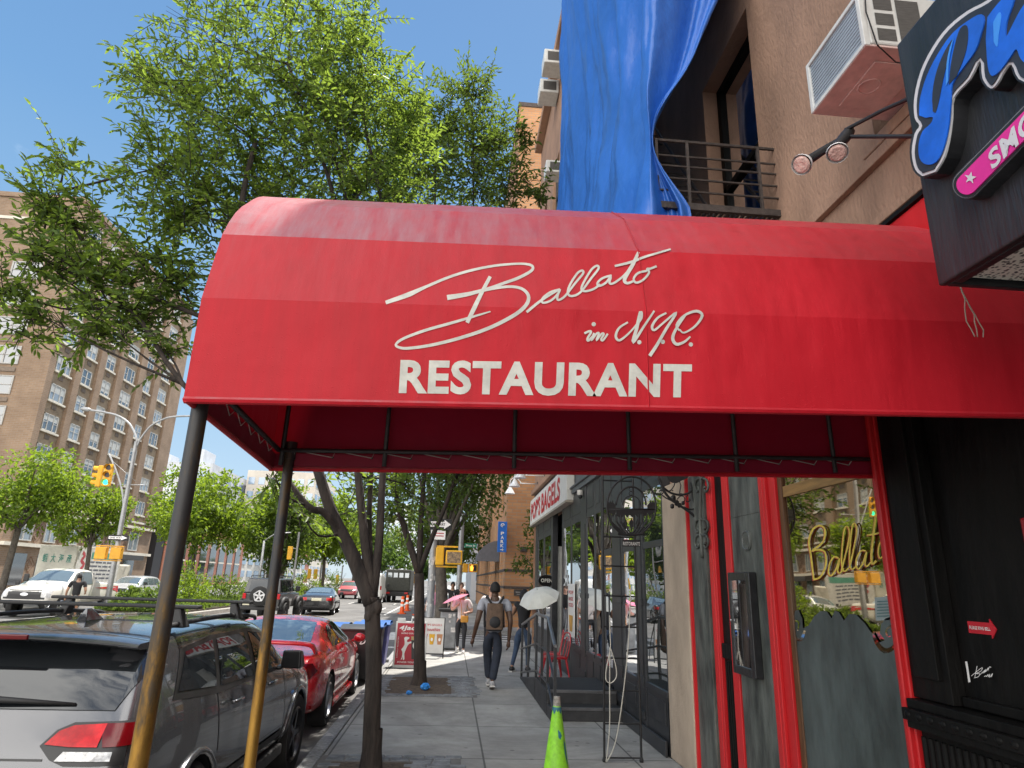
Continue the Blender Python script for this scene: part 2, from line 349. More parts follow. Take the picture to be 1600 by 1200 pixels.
# ================================================================ restaurant awning
AY0, AY1 = 2.55, 3.85             # near and far side planes
AXL, AXR = -1.07, 2.60            # street end, wall
def canvas_mat():
    m, nt, b = newmat('red_canvas'); L = nt.links.new
    tc = nd(nt, 'ShaderNodeTexCoord')
    mp = nd(nt, 'ShaderNodeMapping'); mp.inputs['Scale'].default_value = (9, 9, 1.1); L(tc.outputs['Object'], mp.inputs[0])
    n1 = nd(nt, 'ShaderNodeTexNoise', i_Scale=1.6, i_Detail=8.0, i_Roughness=.65); L(mp.outputs[0], n1.inputs[0])
    n0 = nd(nt, 'ShaderNodeTexNoise', i_Scale=.9, i_Detail=4.0); L(tc.outputs['Object'], n0.inputs[0])
    rp = nd(nt, 'ShaderNodeValToRGB'); e = rp.color_ramp.elements
    e[0].position = .3; e[0].color = (.47, .010, .020, 1); e[1].position = .75; e[1].color = (.60, .016, .030, 1); L(n1.outputs[0], rp.inputs[0])
    r2 = nd(nt, 'ShaderNodeValToRGB'); r2.color_ramp.elements[0].position = .35; r2.color_ramp.elements[0].color = (.8, .8, .8, 1); r2.color_ramp.elements[1].position = .7; L(n0.outputs[0], r2.inputs[0])
    mx = nd(nt, 'ShaderNodeMix', data_type='RGBA', blend_type='MULTIPLY'); mx.inputs[0].default_value = .7; L(rp.outputs[0], mx.inputs[6]); L(r2.outputs[0], mx.inputs[7])
    # sky glare painted in with dust and run marks, upward panels, street end
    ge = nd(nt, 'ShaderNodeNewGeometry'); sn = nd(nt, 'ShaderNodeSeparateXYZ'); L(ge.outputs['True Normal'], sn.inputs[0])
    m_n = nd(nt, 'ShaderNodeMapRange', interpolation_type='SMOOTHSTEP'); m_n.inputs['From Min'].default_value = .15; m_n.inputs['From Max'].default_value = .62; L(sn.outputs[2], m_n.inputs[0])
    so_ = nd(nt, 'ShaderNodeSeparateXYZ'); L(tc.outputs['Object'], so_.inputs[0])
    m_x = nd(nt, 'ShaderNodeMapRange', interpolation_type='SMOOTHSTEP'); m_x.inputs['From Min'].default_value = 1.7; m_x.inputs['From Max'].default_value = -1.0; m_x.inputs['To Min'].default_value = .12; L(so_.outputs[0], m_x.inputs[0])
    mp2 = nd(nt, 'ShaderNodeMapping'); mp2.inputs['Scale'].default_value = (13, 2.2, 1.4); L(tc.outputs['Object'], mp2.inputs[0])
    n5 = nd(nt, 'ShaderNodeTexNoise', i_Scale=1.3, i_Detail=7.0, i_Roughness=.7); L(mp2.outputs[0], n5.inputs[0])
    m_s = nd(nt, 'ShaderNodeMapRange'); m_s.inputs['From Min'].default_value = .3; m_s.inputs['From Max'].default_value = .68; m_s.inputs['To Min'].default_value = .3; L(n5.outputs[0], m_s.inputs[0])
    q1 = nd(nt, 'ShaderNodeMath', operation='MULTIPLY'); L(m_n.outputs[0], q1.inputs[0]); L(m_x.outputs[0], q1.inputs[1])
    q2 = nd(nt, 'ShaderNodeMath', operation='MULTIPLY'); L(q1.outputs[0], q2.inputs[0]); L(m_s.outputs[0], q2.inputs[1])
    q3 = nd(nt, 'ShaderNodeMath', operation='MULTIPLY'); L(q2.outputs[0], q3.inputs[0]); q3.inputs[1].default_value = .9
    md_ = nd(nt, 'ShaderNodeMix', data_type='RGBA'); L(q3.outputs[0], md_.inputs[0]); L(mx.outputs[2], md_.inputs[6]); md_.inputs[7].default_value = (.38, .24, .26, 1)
    mb_ = nd(nt, 'ShaderNodeMix', data_type='RGBA'); L(ge.outputs['Backfacing'], mb_.inputs[0]); L(md_.outputs[2], mb_.inputs[6]); mb_.inputs[7].default_value = (.25, .010, .034, 1)   # underside shade painted into the reverse of the cloth
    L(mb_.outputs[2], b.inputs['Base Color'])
    b.inputs['Roughness'].default_value = .42; b.inputs['Specular IOR Level'].default_value = .22
    mr = nd(nt, 'ShaderNodeMapRange'); mr.inputs['To Min'].default_value = .28; mr.inputs['To Max'].default_value = .62; L(n1.outputs[0], mr.inputs[0]); L(mr.outputs[0], b.inputs['Roughness'])
    b.inputs['Sheen Weight'].default_value = .08; b.inputs['Sheen Roughness'].default_value = .4
    # weave + rain drops + slack
    wv = nd(nt, 'ShaderNodeTexNoise', i_Scale=260.0, i_Detail=2.0); L(tc.outputs['Object'], wv.inputs[0])
    vo = nd(nt, 'ShaderNodeTexVoronoi', i_Scale=55.0); L(tc.outputs['Object'], vo.inputs[0])
    rv = nd(nt, 'ShaderNodeValToRGB'); rv.color_ramp.elements[0].position = .1; rv.color_ramp.elements[0].color = (1, 1, 1, 1); rv.color_ramp.elements[1].position = .2; rv.color_ramp.elements[1].color = (0, 0, 0, 1); L(vo.outputs['Distance'], rv.inputs[0])
    sl_ = nd(nt, 'ShaderNodeTexNoise', i_Scale=2.2, i_Detail=3.0); L(tc.outputs['Object'], sl_.inputs[0])
    b1 = nd(nt, 'ShaderNodeBump', i_Strength=.12, i_Distance=.01); L(wv.outputs[0], b1.inputs['Height'])
    b2 = nd(nt, 'ShaderNodeBump', i_Strength=.25, i_Distance=.004); L(rv.outputs[0], b2.inputs['Height']); L(b1.outputs[0], b2.inputs['Normal'])
    b3 = nd(nt, 'ShaderNodeBump', i_Strength=.6, i_Distance=.04); L(sl_.outputs[0], b3.inputs['Height']); L(b2.outputs[0], b3.inputs['Normal'])
    L(b3.outputs[0], b.inputs['Normal'])
    tr = nd(nt, 'ShaderNodeBsdfTranslucent'); tr.inputs[0].default_value = (.55, .01, .02, 1)
    ms = nd(nt, 'ShaderNodeMixShader'); ms.inputs[0].default_value = .08; L(b.outputs[0], ms.inputs[1]); L(tr.outputs[0], ms.inputs[2]); L(ms.outputs[0], nt.nodes['Material Output'].inputs[0])
    return m
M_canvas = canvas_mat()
M_pipe = mat('dark_pipe', (.045, .04, .04), .5, metal=.3, var=.4, scale=14)
M_paintw = mat('grey_white_lettering', (.56, .55, .50), .6, var=.2, scale=14)
def zlow(x, yfrac):   # lower hem height: the frame falls slightly towards the kerb
    return (2.42 + (x - AXL) * .034) * (1 - yfrac) + (2.36 + (x - AXL) * .031) * yfrac
# profile (fraction across, height above hem)
PROF = [(0, 0), (0, .43), (.07, .775), (.25, 1.09), (.44, 1.29), (.58, 1.295), (.80, 1.09), (.94, .77), (1, .42), (1, 0)]
def aw(x, k):
    f, h = PROF[k]
    return Vector((x, AY0 + f * (AY1 - AY0), zlow(x, f) + h))
aw_thing = T('restaurant_awning', 'long red canvas entrance awning with white script lettering on two brass posts', 'awning', (.8, 3.2, 0))
mb = MB(); NX = 60
sag = lambda i, k: .006 * math.sin(i * .9 + k) * (0 if k in (0, 9) else 1)
PR = []
for k in range(len(PROF) - 1):
    n = 8 if k in (0, 8) else 4
    for j in range(n): PR.append((k, j / n))
PR.append((len(PROF) - 2, 1.0))
def awp(x, q):
    k, t = PR[q]; a = aw(x, k); b = aw(x, k + 1); p = a.lerp(b, t)
    if 2 <= k <= 6:      # bent end hoop: the cloth rounds off at the street end
        n = Vector((0, -(b.z - a.z), b.y - a.y)).normalized(); p += n * (.022 if k in (2, 6) else .012) * math.sin(math.pi * t) * math.exp(-((x - AXL) / .16) ** 2)
    return p
mb.grid(lambda u, v: awp(AXL + (AXR - AXL) * u, round(v * (len(PR) - 1))) + Vector((0, 0, 0)), NX, len(PR) - 1)
# rounded roll along both hems
mb.tube([aw(AXL + (AXR - AXL) * i / 20, 0) + Vector((0, .012, .004)) for i in range(21)], .016, 8)
mb.tube([aw(AXL + (AXR - AXL) * i / 20, 9) + Vector((0, -.012, .004)) for i in range(21)], .014, 8)
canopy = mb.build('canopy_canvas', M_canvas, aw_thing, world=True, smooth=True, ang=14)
# street-end valance (lower border only shows from inside), curved head above
mb = MB(); pl = [aw(AXL, k) for k in range(len(PROF))]
mb.add([p + Vector((.004, 0, 0)) for p in (awp(AXL, q) for q in range(len(PR)))], [tuple(range(len(PR)))])
mb.tube([pl[0] + Vector((.01, 0, .004)), pl[-1] + Vector((.01, 0, .004))], .014, 8)
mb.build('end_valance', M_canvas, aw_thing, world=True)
# inward hem bands
mb = MB()
for (k, s_) in ((0, 1), (9, -1)):
    mb.grid(lambda u, v: aw(AXL + (AXR - AXL) * u, k) + Vector((0, s_ * (.012 + .012 * v), .005 + .085 * v)), 20, 1)
mb.grid(lambda u, v: pl[0].lerp(pl[-1], u) + Vector((.016 + .01 * v, 0, .005 + .085 * v)), 6, 1)
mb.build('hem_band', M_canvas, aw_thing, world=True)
# pipe frame
mb = MB()
rail = lambda k, x, dz: aw(x, k) + Vector((0, (.05 if k == 0 else -.05), dz))
for k in (0, 9): mb.tube([rail(k, AXL + .05 + (AXR - AXL - .06) * i / 12, .105) for i in range(13)], .013, 8)
for k in (1, 8): mb.tube([aw(AXL + .05 + (AXR - AXL - .06) * i / 12, k) + Vector((0, .03 if k == 1 else -.03, 0)) for i in range(13)], .012, 8)
mb.tube([rail(0, AXL + .05, .105), rail(9, AXL + .05, .105)], .014, 8)
for x in (-1.0, -.42, .33, 1.02, 1.68, 2.3):
    mb.tube([rail(0, x, .105)] + [aw(x, k) + Vector((0, .035 if k < 5 else -.035, -.03)) for k in range(1, 9)] + [rail(9, x, .02)], .0135, 8)
mb.build('pipe_frame', M_pipe, aw_thing, world=True, smooth=True)
# lacing cord
mb = MB(); M_cord = mat('lacing_cord', (.42, .36, .33), .8, var=.2)
def lace(P, n, up):
    pts = []
    for i in range(n):
        t = (i + .3) / n; t2 = (i + .38) / n
        pts += [P(t, 0), P(t2, 1)]
    mb.tube(pts, .0028, 5)
for (k, s_) in ((9, -1), (0, 1)):
    lace(lambda t, j: aw(AXL + .06 + (AXR - AXL - .1) * t, k) + Vector((0, s_ * (.05 if j else .028), .105 if j else .07)), 16, 1)
lace(lambda t, j: pl[0].lerp(pl[-1], .04 + .92 * t) + Vector((.05 if j else .028, 0, .105 if j else .07)), 7, 1)
mb.build('lacing', M_cord, aw_thing, world=True)
mb = MB()
for (k, s_) in ((9, -1),):
    for i in range(16): mb.ell(aw(AXL + .06 + (AXR - AXL - .1) * (i + .3) / 16, k) + Vector((0, s_ * .026, .07)), (.007, .005, .007), 6, 4)
mb.each('grommet', M_pipe, aw_thing, world=True)
# seam across the roof
mb = MB()
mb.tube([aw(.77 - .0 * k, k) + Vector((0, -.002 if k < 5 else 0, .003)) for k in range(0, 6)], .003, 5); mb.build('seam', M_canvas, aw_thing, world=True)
# posts
def post_mat():
    m, nt, b = newmat('worn_brass'); L = nt.links.new
    tc = nd(nt, 'ShaderNodeTexCoord'); sp = nd(nt, 'ShaderNodeSeparateXYZ'); L(tc.outputs['Object'], sp.inputs[0])
    mp = nd(nt, 'ShaderNodeMapping'); mp.inputs['Scale'].default_value = (14, 14, 3.5); L(tc.outputs['Object'], mp.inputs[0])
    no = nd(nt, 'ShaderNodeTexNoise', i_Scale=1.6, i_Detail=9.0, i_Roughness=.7); L(mp.outputs[0], no.inputs[0])
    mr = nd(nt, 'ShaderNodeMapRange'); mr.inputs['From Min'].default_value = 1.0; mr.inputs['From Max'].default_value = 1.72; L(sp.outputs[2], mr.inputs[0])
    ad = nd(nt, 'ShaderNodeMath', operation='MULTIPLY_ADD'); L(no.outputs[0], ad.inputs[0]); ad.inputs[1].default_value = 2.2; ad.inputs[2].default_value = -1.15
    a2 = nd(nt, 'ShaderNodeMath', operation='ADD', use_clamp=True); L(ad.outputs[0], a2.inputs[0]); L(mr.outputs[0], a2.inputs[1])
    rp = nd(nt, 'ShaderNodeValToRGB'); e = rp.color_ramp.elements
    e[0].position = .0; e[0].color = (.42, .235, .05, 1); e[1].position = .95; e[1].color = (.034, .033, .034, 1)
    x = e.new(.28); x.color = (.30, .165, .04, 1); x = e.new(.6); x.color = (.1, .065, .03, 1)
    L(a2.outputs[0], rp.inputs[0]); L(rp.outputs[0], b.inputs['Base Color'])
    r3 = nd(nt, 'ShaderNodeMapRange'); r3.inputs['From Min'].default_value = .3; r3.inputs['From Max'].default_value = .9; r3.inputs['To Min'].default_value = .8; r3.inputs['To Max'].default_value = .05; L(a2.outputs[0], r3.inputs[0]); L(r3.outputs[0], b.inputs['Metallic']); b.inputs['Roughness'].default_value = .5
    bp = nd(nt, 'ShaderNodeBump', i_Strength=.3, i_Distance=.003); L(no.outputs[0], bp.inputs['Height']); L(bp.outputs[0], b.inputs['Normal'])
    return m
M_brass = post_mat()
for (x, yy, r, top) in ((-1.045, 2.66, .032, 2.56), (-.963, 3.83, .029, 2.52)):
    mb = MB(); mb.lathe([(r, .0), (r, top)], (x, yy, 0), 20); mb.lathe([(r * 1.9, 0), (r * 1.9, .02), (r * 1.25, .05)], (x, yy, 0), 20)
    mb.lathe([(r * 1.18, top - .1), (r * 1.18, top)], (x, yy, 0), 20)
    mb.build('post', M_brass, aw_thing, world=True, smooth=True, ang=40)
# lettering: strokes traced onto the canvas panels
from mathutils.geometry import intersect_ray_tri
def on_canvas(px, py):
    d = ray(px, py); o = Vector((0, 0, CAMZ)); best = None
    for k in range(4):
        a, b, c = aw(-4, k), aw(6, k), aw(-4, k + 1); n = (b - a).cross(c - a).normalized()
        den = d.dot(n)
        if abs(den) < 1e-9: continue
        t = (a - o).dot(n) / den; p = o + d * t
        f = (p - aw(p.x, k)).dot(aw(p.x, k + 1) - aw(p.x, k)) / (aw(p.x, k + 1) - aw(p.x, k)).length_squared
        if -1e-4 <= f <= 1.0001 or (k == 0 and f < 0): 
            if best is None: best = p + n * (-.002 if n.y > 0 else .002)
    return best if best is not None else at(px, py, y=AY0 - .004)
zc = lambda x, y: on_canvas(580 + x * .34375, 370 + y * .34375)
mb = MB(); mb.lift = (0, -.00035, .0001); RB = lambda pts, w, st=4: mb.ribbon(zc, pts, w, st)
RB([(66, 300), (120, 282), (175, 262), (250, 228), (350, 186), (450, 155), (560, 133), (660, 124), (715, 127), (735, 140), (722, 160), (665, 190), (600, 213), (540, 235), (480, 252), (430, 264), (345, 278)], [16, 20, 22, 13, 12, 12, 11, 10, 11, 12, 13, 14, 13, 14, 16, 19, 24])
RB([(470, 256), (545, 238), (630, 228), (685, 238), (714, 268), (708, 305), (672, 342), (610, 380), (520, 422), (400, 462), (270, 494), (165, 508), (122, 502), (114, 488), (150, 462), (250, 425), (350, 397), (450, 368), (542, 341)], [13, 13, 12, 13, 15, 17, 17, 17, 16, 15, 14, 13, 11, 11, 12, 13, 13, 11, 6])
RB([(541, 182), (505, 250), (468, 325), (436, 392)], [15, 17, 20, 17])
RB([(706, 344), (760, 300), (810, 268), (858, 240)], [12, 12, 9, 8])
RB([(855, 242), (812, 255), (778, 283), (780, 302), (815, 293), (848, 262), (858, 240), (846, 272), (850, 290), (880, 272), (925, 215), (962, 170), (958, 156), (935, 170), (902, 222), (893, 258), (910, 272), (950, 255), (1000, 190), (1032, 148), (1026, 134), (1000, 152), (965, 210), (955, 240), (972, 250), (1010, 240), (1040, 218)], 10)
RB([(1092, 178), (1052, 190), (1028, 212), (1035, 226), (1065, 212), (1088, 184), (1082, 212), (1100, 214), (1140, 186), (1165, 160)], 10)
RB([(1214, 72), (1190, 125), (1162, 172), (1150, 202), (1165, 214), (1195, 202)], [12, 17, 18, 16, 12, 9])
RB([(1106, 136), (1180, 118), (1240, 95), (1310, 74), (1360, 60)], [10, 12, 11, 9, 8])
RB([(1252, 158), (1212, 168), (1192, 194), (1204, 212), (1236, 198), (1262, 166), (1252, 150), (1268, 148), (1296, 137)], 10)
# in N.Y.C.
RB([(968, 442), (990, 432), (998, 437), (982, 465), (986, 475), (1006, 455)], 10); mb.disc2(zc, 1011, 398, 10)
RB([(1012, 440), (1000, 474), (1022, 444), (1034, 442), (1022, 474), (1046, 444), (1056, 446), (1044, 468), (1052, 474), (1074, 444)], 9)
RB([(1165, 392), (1125, 418), (1110, 455), (1125, 474), (1155, 455), (1190, 420), (1225, 375), (1222, 345), (1205, 420), (1188, 484), (1235, 415), (1285, 340)], [8, 10, 12, 11, 9, 8, 12, 14, 16, 14, 11, 8])
mb.disc2(zc, 1218, 480, 10)
RB([(1340, 350), (1300, 372), (1275, 410), (1285, 428), (1320, 400), (1385, 348), (1340, 420), (1300, 490), (1264, 545)], [9, 10, 12, 10, 9, 10, 13, 14, 16])
mb.disc2(zc, 1325, 478, 10)
RB([(1400, 430), (1385, 405), (1420, 362), (1475, 342), (1502, 362), (1470, 410), (1420, 440), (1400, 425)], [8, 9, 10, 12, 13, 10, 8, 6]); RB([(1425, 362), (1385, 420), (1368, 465), (1385, 492), (1420, 482), (1448, 458)], [8, 12, 15, 14, 11, 8])
mb.disc2(zc, 1452, 490, 10)
mb.build('script_lettering', M_paintw, canopy)
mb = MB()
def quadmap(TL, TR, BL, BR, fn): return lambda u, v: fn(*(Vector(BL) * (1 - u) * (1 - v) + Vector(BR) * u * (1 - v) + Vector(TL) * (1 - u) * v + Vector(TR) * u * v))
put_text(mb, 'RESTAURANT', quadmap((626, 562), (1081, 569), (623, 615), (1080, 622), on_canvas), bold=.036)
mb.build('block_lettering', M_paintw, canopy)
# ================================================================ restaurant building
WX = 2.62
M_red = mat('red_trim_paint', (.58, .016, .02), .4, var=.12, scale=5, bump=.06, bscale=14, stretch=(1, 1, .2))
M_black = mat('black_wood', (.0055, .005, .0046), .6, spec=.2, var=.55, scale=9, bump=.35, bscale=22, stretch=(1, 1, .25))
M_blackgl = mat('black_gloss_paint', (.02, .021, .023), .32, var=.4, scale=8, bump=.12, bscale=20)
M_verd = mat('verdigris_iron', (.15, .16, .14), .6, var=.6, scale=5, bump=.35, bscale=26, col2=(.028, .031, .028), stretch=(1, 1, .28))
M_stucco = mat('brown_stucco', (.365, .22, .15), .9, var=.3, scale=1.6, bump=.5, bscale=42, detail=9, stretch=(1, 1, .45))
M_beige = mat('beige_stucco', (.43, .335, .25), .9, var=.22, scale=2.2, bump=.4, bscale=60, stretch=(1, 1, .5))
M_dark = mat('interior_dark', (.012, .011, .01), .8, var=.3)
M_iron = mat('black_iron', (.012, .012, .013), .55, var=.4, scale=20)
M_iron2 = mat('rusty_dark_iron', (.05, .038, .033), .65, var=.5, scale=22, bump=.3, bscale=80)
G_win = glass('restaurant_glass', (.016, .012, .006), .0, .018, wav=.06, gcol=(.52, .46, .36))
G_shop = glass('shop_glass', (.02, .024, .022), .24, .008, wav=.08)
G_up = glass('upper_glass', (.015, .018, .022), .06, .03)
rest = T('restaurant_building', 'brown stucco building with red trimmed dark restaurant front under the awning', 'building', (4, 3, 0))
mb = MB()
# wall with real window openings (upper floors)
WINS = [(4.93, 6.10, 4.62, 7.3), (2.62, 3.42, 4.60, 6.9), (-.6, .5, 4.6, 6.9), (4.93, 6.10, 8.2, 10.4), (2.62, 3.42, 8.2, 10.2), (-.6, .5, 8.2, 10.2)]
def wall_x(mb, x, y0, y1, z0, z1, wins, dep=.28):
    ys = sorted({y0, y1} | {a for q in wins for a in q[:2]}); zs = sorted({z0, z1} | {a for q in wins for a in q[2:]})
    for i in range(len(ys) - 1):
        for j in range(len(zs) - 1):
            cy, cz = (ys[i] + ys[i + 1]) / 2, (zs[j] + zs[j + 1]) / 2
            if any(a < cy < b and c < cz < d for a, b, c, d in wins): continue
            mb.quad((x, ys[i], zs[j]), (x, ys[i + 1], zs[j]), (x, ys[i + 1], zs[j + 1]), (x, ys[i], zs[j + 1]))
    for a, b, c, d in wins:
        mb.quad((x, a, c), (x + dep, a, c), (x + dep, a, d), (x, a, d)); mb.quad((x, b, c), (x + dep, b, c), (x + dep, b, d), (x, b, d))
        mb.quad((x, a, c), (x, b, c), (x + dep, b, c), (x + dep, a, c)); mb.quad((x, a, d), (x, b, d), (x + dep, b, d), (x + dep, a, d))
wall_x(mb, WX - .02, -12, 7.86, 2.92, 16.5, WINS)
mb.quad((WX - .02, -12, 16.5), (WX - .02, 7.86, 16.5), (22, 7.86, 16.5), (22, -12, 16.5))
mb.quad((WX - .02, -12, 0), (22, -12, 0), (22, -12, 16.5), (WX - .02, -12, 16.5))
mb.quad((22, -12, 0), (22, 7.86, 0), (22, 7.86, 16.5), (22, -12, 16.5))
mb.build('wall', M_stucco, rest, world=True)
mb = MB()
# projecting string courses seen above the awning
mb.box(WX - .07, WX - .02, -12, 7.8, 4.42, 4.50); mb.box(WX - .05, WX - .02, -12, 7.8, 4.02, 4.08)
mb.box(WX - .12, WX - .02, -12, 7.86, 16.2, 16.5)
mb.each('string_course', M_stucco, rest, world=True, bevel=.006)
mb = MB(); mb.box(WX - .09, WX - .022, -6, 3.42, 3.72, 3.93); mb.build('cornice', M_red, rest, world=True, bevel=.01)
mb = MB(); mb.box(WX - .11, WX - .022, -6, 3.44, 3.932, 3.96); mb.build('cornice_flashing', M_black, rest, world=True)
for (a, b, c, d) in WINS:
    mb = MB(); fx = WX + .14
    for (y0, y1, z0, z1) in ((a, a + .09, c, d), (b - .09, b, c, d), (a, b, c, c + .09), (a, b, d - .09, d), (a, b, (c + d) / 2 - .04, (c + d) / 2 + .04)): mb.box(fx, fx + .07 + .002 * (y0 + z0), y0 + .001, y1 - .001, z0 + .001, z1 - .001)
    f = mb.build('window_frame', M_black if a > 4 else M_blackgl, rest, world=True, bevel=.008)
    m2 = MB(); m2.quad((fx + .04, a, c), (fx + .04, b, c), (fx + .04, b, d), (fx + .04, a, d)); m2.build('pane', G_up, f)
    m2 = MB(); m2.box(WX - .07, WX + .02, a - .08, b + .08, c - .09, c - .003); m2.build('sill', M_stucco, f, bevel=.01)
# ---- ground floor, piece by piece along the facade
def strip(name, m, y0, y1, z0, z1, x0, x1, bev=.008, parent=rest):
    mb = MB(); mb.box(x0, x1, y0, y1, z0, z1); return mb.build(name, m, parent, world=True, bevel=bev)
TOP = 2.95
strip('beige_pier', M_beige, 7.06, 7.86, 0, TOP, 2.49, 2.9, .02)
strip('red_edge', M_red, 7.03, 7.058, 0, TOP, 2.50, 2.8, .004)
strip('iron_pilaster', M_verd, 6.60, 7.028, 0, TOP, 2.53, 2.9, .01)
mb = MB(); mb.box(2.555, 2.9, 6.43, 6.585, 0, TOP); mb.box(2.548, 2.56, 6.47, 6.54, 0, TOP); mb.build('red_jamb', M_red, rest, world=True, bevel=.008)
mb = MB(); mb.box(2.59, 2.95, 6.19, 6.425, 0, TOP); 
for i in range(4): mb.tube([(2.585, 6.225 + i * .05, .1), (2.585, 6.225 + i * .05, 1.15)], .012, 8)
mb.box(2.565, 2.62, 6.195, 6.42, 1.17, 1.3)
mb.build('fluted_colonnette', M_black, rest, world=True, bevel=.006)
strip('red_jamb', M_red, 6.055, 6.185, 0, TOP, 2.558, 2.9)
mb = MB(); mb.box(2.575, 2.9, 5.405, 6.045, 0, TOP); mb.box(2.57, 2.62, 5.405, 6.045, 2.42, 2.425); mb.build('iron_panel', M_verd, rest, world=True, bevel=.006)
mb = MB(); mb.box(2.555, 2.9, 5.27, 5.395, 0, TOP); mb.box(2.58, 2.9, 5.15, 5.266, 0, TOP); mb.box(2.549, 2.56, 5.31, 5.35, 0, TOP); mb.build('red_window_jamb', M_red, rest, world=True, bevel=.008)
strip('timber_stop', mat('varnished_timber', (.13, .06, .025), .4, var=.4, scale=9, stretch=(4, 4, .4)), 5.075, 5.146, .35, TOP, 2.60, 2.9, .006)
mb = MB(); mb.box(2.545, 2.9, 3.735, 3.80, 0, TOP); mb.box(2.565, 2.9, 3.804, 3.86, 0, TOP); mb.box(2.515, 2.55, 3.745, 3.775, .0, TOP); mb.build('red_window_jamb', M_red, rest, world=True, bevel=.008)
strip('window_sill', M_red, 3.864, 5.07, .2, .34, 2.54, 2.9)
strip('stall_riser', M_verd, 3.864, 5.07, 0, .198, 2.58, 2.9)
strip('red_head', M_red, 3.864, 5.14, 2.80, TOP, 2.55, 2.9)
mb = MB(); mb.quad((2.62, 3.86, .34), (2.62, 5.075, .34), (2.62, 5.075, 2.8), (2.62, 3.86, 2.8)); pane = mb.build('window_pane', G_win, rest, world=True)
mb = MB(); mb.box(2.63, 3.6, 3.865, 5.07, .345, 2.79); mb.build('window_interior', M_dark, rest, world=True)
# timber transom seen behind the glass
strip('transom_bar', mat('warm_timber', (.34, .19, .06), .5, var=.35, scale=8, stretch=(1, .4, 4)), 3.868, 5.07, 2.50, 2.585, 2.606, 2.617, .002)
# frosted lower film with scroll top
M_frost = mat('frosted_film', (.085, .105, .10), .5, var=.55, scale=3.2, bump=.1, bscale=10, stretch=(1, 1, .35), spec=.6)
wf = lambda x, y: at(1240 + x * .3831, 740 + y * .3833, x=2.612)
mb = MB()
mb.poly2(wf, [(-60, 690), (0, 680), (0, 600), (5, 560), (20, 555), (35, 590), (38, 630), (60, 620), (85, 580), (110, 560), (135, 562), (155, 590), (168, 558), (185, 565), (205, 600), (225, 572), (255, 575), (290, 610), (325, 660), (345, 690), (372, 680), (352, 650), (356, 615), (375, 590), (400, 582), (420, 600), (428, 640), (428, 700), (485, 1240), (-60, 1240)])
mb.disc2(lambda x, y: wf(x, y) + Vector((-.0006, 0, 0)), 10, 640, 20)
film = mb.build('frosted_film', M_frost, pane)
mb = MB(); mb.lift = (-.0008, 0, 0); mb.rc = 1; mb.ribbon(wf, [(322, 648), (340, 690), (372, 722), (410, 706), (424, 660), (405, 622), (380, 636), (383, 662), (398, 662)], [6, 16, 22, 16, 11, 9, 8, 7, 4]); mb.ribbon(wf, [(46, 640), (32, 676), (6, 668), (-2, 630), (8, 600), (22, 610), (18, 640)], [8, 14, 12, 9, 7, 6, 4])
mb.each('scroll_ornament', G_win, film)
# gilded lettering
M_gold = mat('gold_leaf', (.95, .66, .10), .4, metal=.1, var=.25, scale=30)
M_goldred = mat('lettering_outline', (.50, .05, .05), .5)
B_ = [([(82, 430), (70, 330), (62, 275), (80, 225), (110, 212), (128, 230), (122, 275), (95, 300), (75, 315), (100, 310), (128, 320), (132, 370), (110, 420), (80, 432)], 9),
      ([(185, 345), (165, 340), (148, 365), (142, 405), (155, 415), (175, 385), (188, 345), (180, 395), (190, 405), (205, 385)], 8),
      ([(195, 395), (215, 320), (228, 250), (222, 218), (208, 225), (200, 290), (196, 360), (205, 398), (225, 385)], 8),
      ([(228, 385), (245, 310), (258, 235), (252, 205), (240, 212), (232, 280), (228, 350), (236, 390), (258, 375)], 8),
      ([(295, 315), (275, 315), (258, 345), (256, 378), (268, 388), (285, 360), (298, 318), (292, 365), (300, 378), (315, 362)], 8),
      ([(335, 172), (326, 250), (318, 330), (322, 368), (338, 355)], 11), ([(300, 250), (325, 248), (362, 238)], 8),
      ([(372, 270), (352, 285), (346, 325), (355, 345), (370, 325), (378, 285), (390, 275)], 8)]
mb = MB(); wfo = lambda x, y: at(1240 + x * .3831, 740 + y * .3833, x=2.609)
mb.lift = (-.0002, 0, 0)
for p, ww in B_: mb.ribbon(wfo, [(a - 3, b + 4) for a, b in p], ww * .55)
mb.build('lettering_shadow', M_goldred, pane)
mb = MB(); wg = lambda x, y: at(1240 + x * .3831, 740 + y * .3833, x=2.605)
mb.lift = (-.0002, 0, 0)
for p, ww in B_: mb.ribbon(wg, p, ww * .8)
mb.build('gold_lettering', M_gold, pane)
# notice sheet behind the glass, lower right
mb = MB(); mb.quad(wf(330, 505), wf(405, 500), wf(412, 595), wf(335, 600)); nt_ = mb.build('notice_sheet', mat('notice_paper', (.33, .38, .36), .7, var=.1), pane)
mb = MB()
for i in range(6): mb.quad(wg(340, 520 + i * 12), wg(400, 517 + i * 12), wg(400, 521 + i * 12), wg(340, 524 + i * 12))
mb.build('notice_print', mat('faint_print', (.1, .2, .2), .7), nt_)
